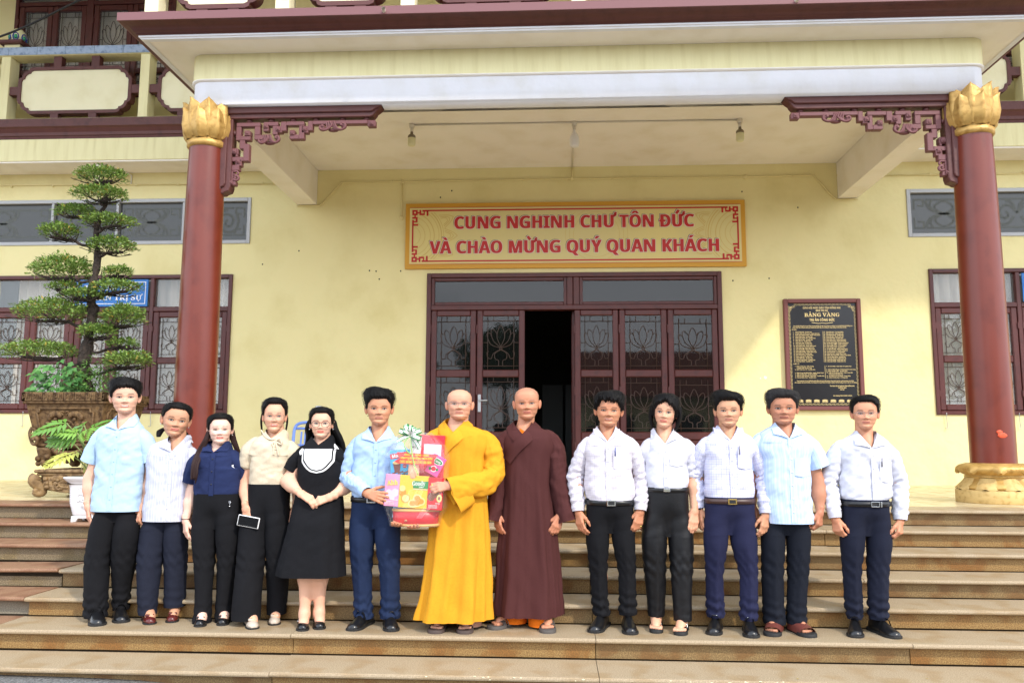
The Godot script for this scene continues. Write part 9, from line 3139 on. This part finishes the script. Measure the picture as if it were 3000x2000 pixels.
func build_gift() -> void:
	var base := Vector3(-0.955, 0.7, -0.11)
	var o := thing("gift_basket", "cellophane-wrapped gift basket of snack boxes with a green bow, between the monk and the man", "gift basket", base)
	var wood := mat(Color8(214, 168, 96), 0.5)
	var red := mat(Color8(206, 24, 36), 0.35)
	var pink := mat(Color8(232, 150, 186), 0.4)
	var yellow := mat(Color8(240, 190, 52), 0.4)
	var white := mat(Color8(238, 236, 232), 0.4)
	var green := mat(Color8(34, 136, 66), 0.4)
	var orange := mat(Color8(236, 140, 30), 0.4)
	var brown := mat(Color8(120, 62, 36), 0.5)
	var cream := mat(Color8(238, 208, 130), 0.5)
	var st := mb(true)
	lathe(st, [[0.155, 0.012], [0.158, 0.1]], Vector3.ZERO, 40, true, true, 0.58)
	put(st, "red_band", red, o)
	for y in [0.0, 0.098]:
		st = mb(true)
		lathe(st, [[0.15, y], [0.163, y + 0.003], [0.164, y + 0.016], [0.152, y + 0.019]], Vector3.ZERO, 40, true, true, 0.58)
		put(st, "rim", wood, o)
	var P := func(x: float, y: float) -> Vector2: return Vector2(x - base.x, y - base.y)
	# boxes in front
	var g := card(o, "cookie_box", yellow, P.call(-0.959, 0.932), 0.196, 0.215, 0.045, 0.088, -0.055)
	card(g, "label_patch", green, Vector2(0.046, 0.05), 0.104, 0.05, 0.001, 0.0015, 0.0)
	words("Goody", Vector3(0.032, 0.058, 0.0022), 0.03, white, g, "lettering", "serif_bold", 0.088, false, 0.05)
	words("JAMS", Vector3(0.05, 0.034, 0.002), 0.008, white, g, "lettering", "sans_bold")
	words("ORANGE JAM FILLING COOKIES", Vector3(0.046, 0.02, 0.002), 0.005, white, g, "lettering", "sans_bold", 0.095)
	for q in [[-0.075, -0.005, 0.026, orange], [-0.05, -0.045, 0.03, orange], [-0.05, -0.045, 0.024, cream], [-0.075, 0.02, 0.02, cream]]: disc(g, "orange_print", q[3], Vector2(q[0], q[1]), q[2], q[2], 0.0012 + q[2] * 0.01 * (1 if q[3] == orange else 4))
	for q in [[0.0, -0.075], [0.03, -0.07], [0.055, -0.06], [0.03, -0.04]]:
		disc(g, "cookie_print", cream, Vector2(q[0], q[1]), 0.03, 0.028, 0.0014 + q[0] * 0.006)
		disc(g, "cookie_print", orange, Vector2(q[0], q[1]), 0.021, 0.018, 0.0024 + q[0] * 0.006)
	for q in [[pink, -1.105, 0.943, 0.098, 0.212, 0], [red, -0.811, 0.92, 0.102, 0.215, 1]]:
		var b := card(o, "cake_box", q[0], P.call(q[1], q[2]), q[3], q[4], 0.05, 0.09 + 0.003 * q[5], -0.06)
		for e in [[-0.001, -0.001, orange, 0.0012], [0.0, 0.0, mat(Color8(250, 226, 70), 0.4), 0.0022]]:
			words("Ahh", Vector3(0.0 + e[0], 0.05 + e[1], e[3]), 0.032, e[2], b, "lettering", "serif_bold", 0.072, false, 0.12)
		if q[5] == 0:
			for e in [[-0.018, -0.02, 0.022, 0.026], [0.022, -0.015, 0.024, 0.028], [0.004, -0.045, 0.02, 0.02]]: disc(b, "cake_print", mat(Color8(246, 196, 214), 0.4), Vector2(e[0], e[1]), e[2], e[3], 0.0016 + e[0] * 0.01)
		else:
			for e in [[-0.024, -0.02, 0.025, 0.028], [0.006, -0.002, 0.022, 0.024], [0.03, -0.028, 0.018, 0.026]]: disc(b, "cake_print", brown if e[0] < 0.02 else cream, Vector2(e[0], e[1]), e[2], e[3], 0.0016 + e[0] * 0.01)
			disc(b, "cake_print", brown, Vector2(0.03, -0.028), 0.008, 0.012, 0.003)
		words("Socola" if q[5] else "Hương dâu", Vector3(0.02, -0.062, 0.0015), 0.007, white, b, "lettering", "sans_bold")
		for k in 3: words("Bánh phủ kem nhân mứt, hộp quà", Vector3(-0.01, -0.076 - 0.008 * k, 0.0015), 0.004, white, b, "lettering", "sans_bold", 0.06)
	# things standing behind them
	var mc := card(o, "coffee_box", mat(Color8(70, 178, 226), 0.35), P.call(-1.055, 1.13), 0.152, 0.165, 0.05, 0.035, 0.07)
	card(mc, "label_patch", red, Vector2(-0.015, 0.045), 0.12, 0.035, 0.001, 0.0015, 0.1)
	words("MacCo", Vector3(-0.015, 0.045, 0.0022), 0.023, white, mc, "lettering", "sans_bold", 0.095, false, 0.1)
	st = mb()
	prism(st, PackedVector2Array([Vector2(-0.058, -0.005), Vector2(-0.005, -0.005), Vector2(-0.014, -0.07), Vector2(-0.048, -0.07)]), 0, 0.0015)
	put(st, "cup_print", brown, mc)
	disc(mc, "foam_print", cream, Vector2(-0.032, -0.003), 0.028, 0.011, 0.0024)
	disc(mc, "badge_print", red, Vector2(0.022, -0.028), 0.013, 0.013, 0.0015)
	words("3in1", Vector3(0.022, -0.028, 0.0022), 0.007, white, mc, "lettering", "sans_bold")
	for k in 9: disc(mc, "bean_print", brown, Vector2(-0.06 + 0.013 * k, -0.074 + 0.004 * (k % 3)), 0.007, 0.0055, 0.003 + 0.0002 * k)
	var rb := card(o, "red_box", mat(Color8(208, 40, 56), 0.35), P.call(-0.852, 1.17), 0.172, 0.285, 0.05, 0.01, -0.04)
	card(rb, "box_window", mat(Color8(206, 220, 236), 0.25), Vector2(0.005, 0.03), 0.12, 0.1, 0.001, 0.0015, 0.0)
	for k in 2: words("♥", Vector3(-0.05 + 0.08 * k, 0.105, 0.0015), 0.014, mat(Color8(240, 180, 190), 0.4), rb) if false else null
	st = mb(true)
	var c0: Vector2 = P.call(-0.965, 1.08)
	lathe(st, [[0.034, -0.06], [0.038, -0.055], [0.038, 0.0], [0.033, 0.05], [0.034, 0.09]], Vector3(c0.x, c0.y, 0.055), 20)
	put(st, "drink_can", mat(Color8(240, 186, 150), 0.35), o)
	var wb := card(o, "white_pack", white, P.call(-0.958, 1.235), 0.07, 0.11, 0.03, 0.045, -0.06)
	st = mb()
	for q in [[[-0.022, 0.012], [-0.008, 0.012]], [[-0.022, 0.004], [-0.008, 0.004]], [[-0.015, 0.0], [-0.02, -0.008], [-0.01, -0.008], [-0.015, 0.0]], [[-0.002, 0.016], [-0.002, -0.01]], [[0.012, 0.014], [0.006, 0.002]], [[0.012, 0.014], [0.019, 0.002]], [[0.025, 0.016], [0.025, -0.002]], [[0.008, -0.008], [0.024, -0.008], [0.008, -0.016], [0.024, -0.016]]]:
		stroke(st, q.map(func(e): return Vector2(e[0], e[1])), 0.003, 0.0012)
	put(st, "brush_print", M.black, wb)
	var cz := card(o, "tea_box", mat(Color8(226, 84, 158), 0.35), P.call(-0.818, 1.108), 0.095, 0.135, 0.04, 0.05, -0.5)
	disc(cz, "label_patch", white, Vector2(0.0, 0.03), 0.042, 0.022, 0.001)
	disc(cz, "label_patch", green, Vector2(0.0, 0.03), 0.037, 0.017, 0.002)
	words("Cozy", Vector3(0.0, 0.03, 0.003), 0.016, white, cz, "lettering", "sans_bold", 0.05, false, 0.0)
	for q in [[0.0, -0.025, 0.022, white], [0.0, -0.025, 0.016, red], [-0.022, -0.035, 0.01, green], [0.024, -0.02, 0.009, green]]: disc(cz, "fruit_print", q[3], Vector2(q[0], q[1]), q[2], q[2], 0.001 + (0.001 if q[3] == red else 0.0))
	# message ribbon
	st = mb()
	prism(st, PackedVector2Array([Vector2(-0.135, 0.042), Vector2(0.148, 0.034), Vector2(0.122, -0.002), Vector2(0.12, -0.04), Vector2(-0.122, -0.034), Vector2(-0.152, -0.022), Vector2(-0.115, 0.002)]), 0, 0.001)
	var msg := put(st, "message_ribbon", mat(Color8(222, 36, 30), 0.35), o)
	var c1: Vector2 = P.call(-0.94, 1.152)
	msg.transform = Transform3D(Basis(Vector3(0, 0, 1), -0.03), Vector3(c1.x, c1.y, 0.1))
	var gold := mat(Color8(250, 224, 50), 0.4)
	words("ĐẢNG ỦY - HĐND - UBND", Vector3(0.0, 0.026, 0.001), 0.013, gold, msg, "lettering", "sans_bold", 0.165)
	words("UBMTTQVN PHƯỜNG TRẤN BIÊN", Vector3(0.0, 0.004, 0.001), 0.013, gold, msg, "lettering", "sans_bold", 0.215)
	words("CHÚC MỪNG ĐẠI LỄ VU LAN 2026", Vector3(-0.005, -0.021, 0.001), 0.017, gold, msg, "lettering", "sans_bold", 0.215)
	# bow
	rng.seed = 12
	var bc: Vector2 = P.call(-0.985, 1.315)
	var b3 := Vector3(bc.x, bc.y, 0.08)
	for k in 11:
		var a := -0.5 + k * 0.42 if k < 9 else 3.6 + (k - 9) * 1.7
		var r := rng.randf_range(0.055, 0.085)
		var d := Vector3(cos(a), sin(a) * 0.85 + 0.1, rng.randf_range(0.1, 0.6)).normalized()
		var side := d.cross(Vector3(0, 0, 1)).normalized()
		for lay in 2:
			st = mb(true)
			var rs := []
			var w := 0.017 if lay == 0 else 0.010
			for i in 13:
				var t := i / 12.0
				var off := sin(t * PI)
				var nn := side.cross(d).normalized()
				var p := b3 + d * r * sin(t * PI) + nn * 0.026 * sin(t * TAU) * (1.0 + off * 0.4)
				var lift := nn * 0.0012 * lay * (1.0 if t < 0.5 else -1.0)
				var row := PackedVector3Array([p - side * w + lift, p + side * w + lift])
				if k >= 9: row = PackedVector3Array([b3 + d * r * 1.6 * t - side * w * (1.0 - 0.3 * t) + Vector3(0, -0.02 * t * t, 0.001 * lay), b3 + d * r * 1.6 * t + side * w * (1.0 - 0.3 * t) + Vector3(0, -0.02 * t * t, 0.001 * lay)])
				rs.append(row)
			loft(st, rs, false)
			put(st, "bow_loop", green if lay == 0 else white, o)
	st = mb(true)
	tube(st, smooth_path([b3, b3 + Vector3(0.01, -0.1, 0.02), b3 + Vector3(0.03, -0.2, 0.025), b3 + Vector3(0.06, -0.27, 0.026)], 4), 0.004, 5)
	tube(st, smooth_path([b3, b3 + Vector3(-0.04, -0.06, 0.02), b3 + Vector3(-0.02, -0.11, 0.025), b3 + Vector3(0.01, -0.13, 0.026)], 4), 0.004, 5)
	put(st, "ribbon_tail", mat(Color8(150, 200, 90), 0.4), o)
	# crinkled cellophane
	var cel := mat(Color(0.95, 0.96, 0.97, 0.05), 0.06, 0.0, 0.5)
	cel.transparency = BaseMaterial3D.TRANSPARENCY_ALPHA
	st = mb()
	var f := FastNoiseLite.new()
	f.frequency = 9.0
	var rows := []
	for e in [[0.0, 0.17, 0.11], [0.06, 0.185, 0.125], [0.13, 0.222, 0.125], [0.25, 0.225, 0.125], [0.36, 0.22, 0.13], [0.46, 0.23, 0.13], [0.54, 0.2, 0.12], [0.6, 0.14, 0.1], [0.63, 0.1, 0.09]]:
		var row := PackedVector3Array()
		for j in 30:
			var a := TAU * j / 30.0
			var k := pow(pow(absf(cos(a)), 3.0) + pow(absf(sin(a)), 3.0), -1.0 / 3.0)
			var p := Vector3(cos(a) * k * e[1], e[0], -sin(a) * k * e[2])
			row.append(p + Vector3(cos(a), 0, -sin(a)) * 0.014 * f.get_noise_3d(p.x * 3.0, p.y * 3.0, p.z * 3.0))
		rows.append(row)
	loft(st, rows)
	put(st, "cellophane", cel, o)

func build_litter() -> void:
	rng.seed = 400
	var st := mb()
	for k in 120:
		var lv: int = [4, 4, 4, 3, 2, 2, 1, 0, -1][rng.randi() % 9]
		var x := rng.randf_range(-6.0, -4.3) if k < 80 else rng.randf_range(-5, 4.5)
		var zz := -T * (lv + 1) + 0.02 + rng.randf() * rng.randf() * 0.25
		if k >= 80: lv = rng.randi_range(-1, 4); zz = -T * lv - rng.randf() * 0.3 - 0.02
		var p := Vector3(x, R * lv + 0.005 + (0.03 if lv == 2 and x < -3.86 else 0.0), zz)
		var a := rng.randf() * TAU
		leaf(st, p, Vector3(cos(a), 0.12, sin(a)).normalized(), Vector3.UP, rng.randf_range(0.015, 0.035), 0.012, Color(0.5, 0.38, 0.12).lerp(Color(0.3, 0.2, 0.08), rng.randf()))
	tag(put(st, "fallen_leaves", leaf_mat(Color(0, 0, 0), 0.7)), "dry yellow leaf litter scattered along the step edges", "leaf litter", "", "stuff")
	st = mb()
	for k in 46:
		var x = [rng.randf_range(-0.8, 0.2), rng.randf_range(0.9, 2.3), rng.randf_range(0.6, 1.4)][k % 3]
		var p := Vector3(x, -R + rng.randf_range(-0.02, 0.002), T + rng.randf_range(-0.006, 0.002))
		ball(st, p, Vector3(rng.randf_range(0.003, 0.011), 0.003, 0.004), 6, 4)
	tag(put(st, "paint_drips", mat(Color8(222, 216, 180), 0.6)), "pale paint spatter along the nose of the lowest steps", "paint spatter", "", "stuff")
	# red paint mark on the right column
	st = mb(true)
	var s := Vector3(4.43, PY, -3.1)
	for q in [[-0.12, 0.7, 0.04, 0.02], [-0.03, 0.665, 0.05, 0.025], [0.02, 0.68, 0.02, 0.014], [-0.09, 0.68, 0.03, 0.014]]:
		ball(st, s + Vector3(sin(q[0]) * 0.211, q[1], cos(q[0]) * 0.211), Vector3(q[2], q[3], 0.004), 9, 5)
	tag(put(st, "paint_mark", mat(Color8(222, 84, 48), 0.5)), "small orange-red paint mark low on the right column", "paint mark")

func set_stage() -> void:
	var cam := Camera3D.new()
	cam.name = "camera"
	cam.transform = Transform3D(Basis(Vector3(0.99858448, 0.00332773, -0.05308443), Vector3(0.00310983, 0.99268071, 0.12072838), Vector3(0.05309764, -0.12072257, 0.9912652)), Vector3(0, 1.27346, 5.52887))
	cam.fov = 45.24
	cam.far = 300.0
	add_child(cam)
	var we := WorldEnvironment.new()
	we.name = "environment"
	var e := Environment.new()
	e.background_mode = Environment.BG_SKY
	var sky := Sky.new()
	var sm := ProceduralSkyMaterial.new()
	sm.sky_top_color = Color(0.68, 0.73, 0.8)
	sm.sky_horizon_color = Color(0.89, 0.9, 0.92)
	sm.sky_curve = 0.2
	sm.ground_bottom_color = Color(0.3, 0.29, 0.27)
	sm.ground_horizon_color = Color(0.6, 0.6, 0.58)
	sm.sky_cover = ntex(0.006, 1024, [[0.0, Color(1, 1, 1, 0.0)], [0.42, Color(0.9, 0.92, 0.95, 0.25)], [0.6, Color(1, 1, 1, 0.9)], [1.0, Color(0.8, 0.82, 0.86, 1)]], 5, FastNoiseLite.TYPE_SIMPLEX_SMOOTH, 8, 30.0)
	sm.sky_cover_modulate = Color(1, 1, 1, 0.8)
	sm.sky_energy_multiplier = SKY
	sky.sky_material = sm
	e.sky = sky
	e.tonemap_mode = Environment.TONE_MAPPER_LINEAR
	e.tonemap_exposure = EXPO
	e.sdfgi_enabled = true
	e.ssao_enabled = true
	e.ssil_enabled = true
	we.environment = e
	add_child(we)
	var sun := DirectionalLight3D.new()
	sun.name = "sun"
	var el := deg_to_rad(41.0)
	var az := deg_to_rad(41.0)
	sun.look_at_from_position(Vector3.ZERO, -Vector3(sin(az) * cos(el), sin(el), cos(az) * cos(el)))
	sun.light_color = Color(1.0, 0.96, 0.9)
	sun.light_energy = SUN
	sun.light_angular_distance = 2.2
	sun.shadow_enabled = true
	add_child(sun)

const SUN := 1.4
const SKY := 2.0
const EXPO := 0.72

func _ready() -> void:
	set_stage()
	make_materials()
	build_ground()
	build_steps()
	build_walls()
	build_windows()
	build_door()
	build_balconies()
	build_portal()
	column("red portal column with gold lotus capital, left of the door", -3.88)
	column("red portal column with gold lotus base and capital, right of the door", 4.43)
	bracket("brown fretwork bracket on the left column under the portal beam", -1.0)
	bracket("brown fretwork bracket on the right column under the portal beam", 1.0)
	build_fittings()
	build_signs()
	build_opposite()
	build_planter()
	build_bonsai()
	build_white_pot()
	build_chair()
	build_people()
	build_gift()
	build_litter()
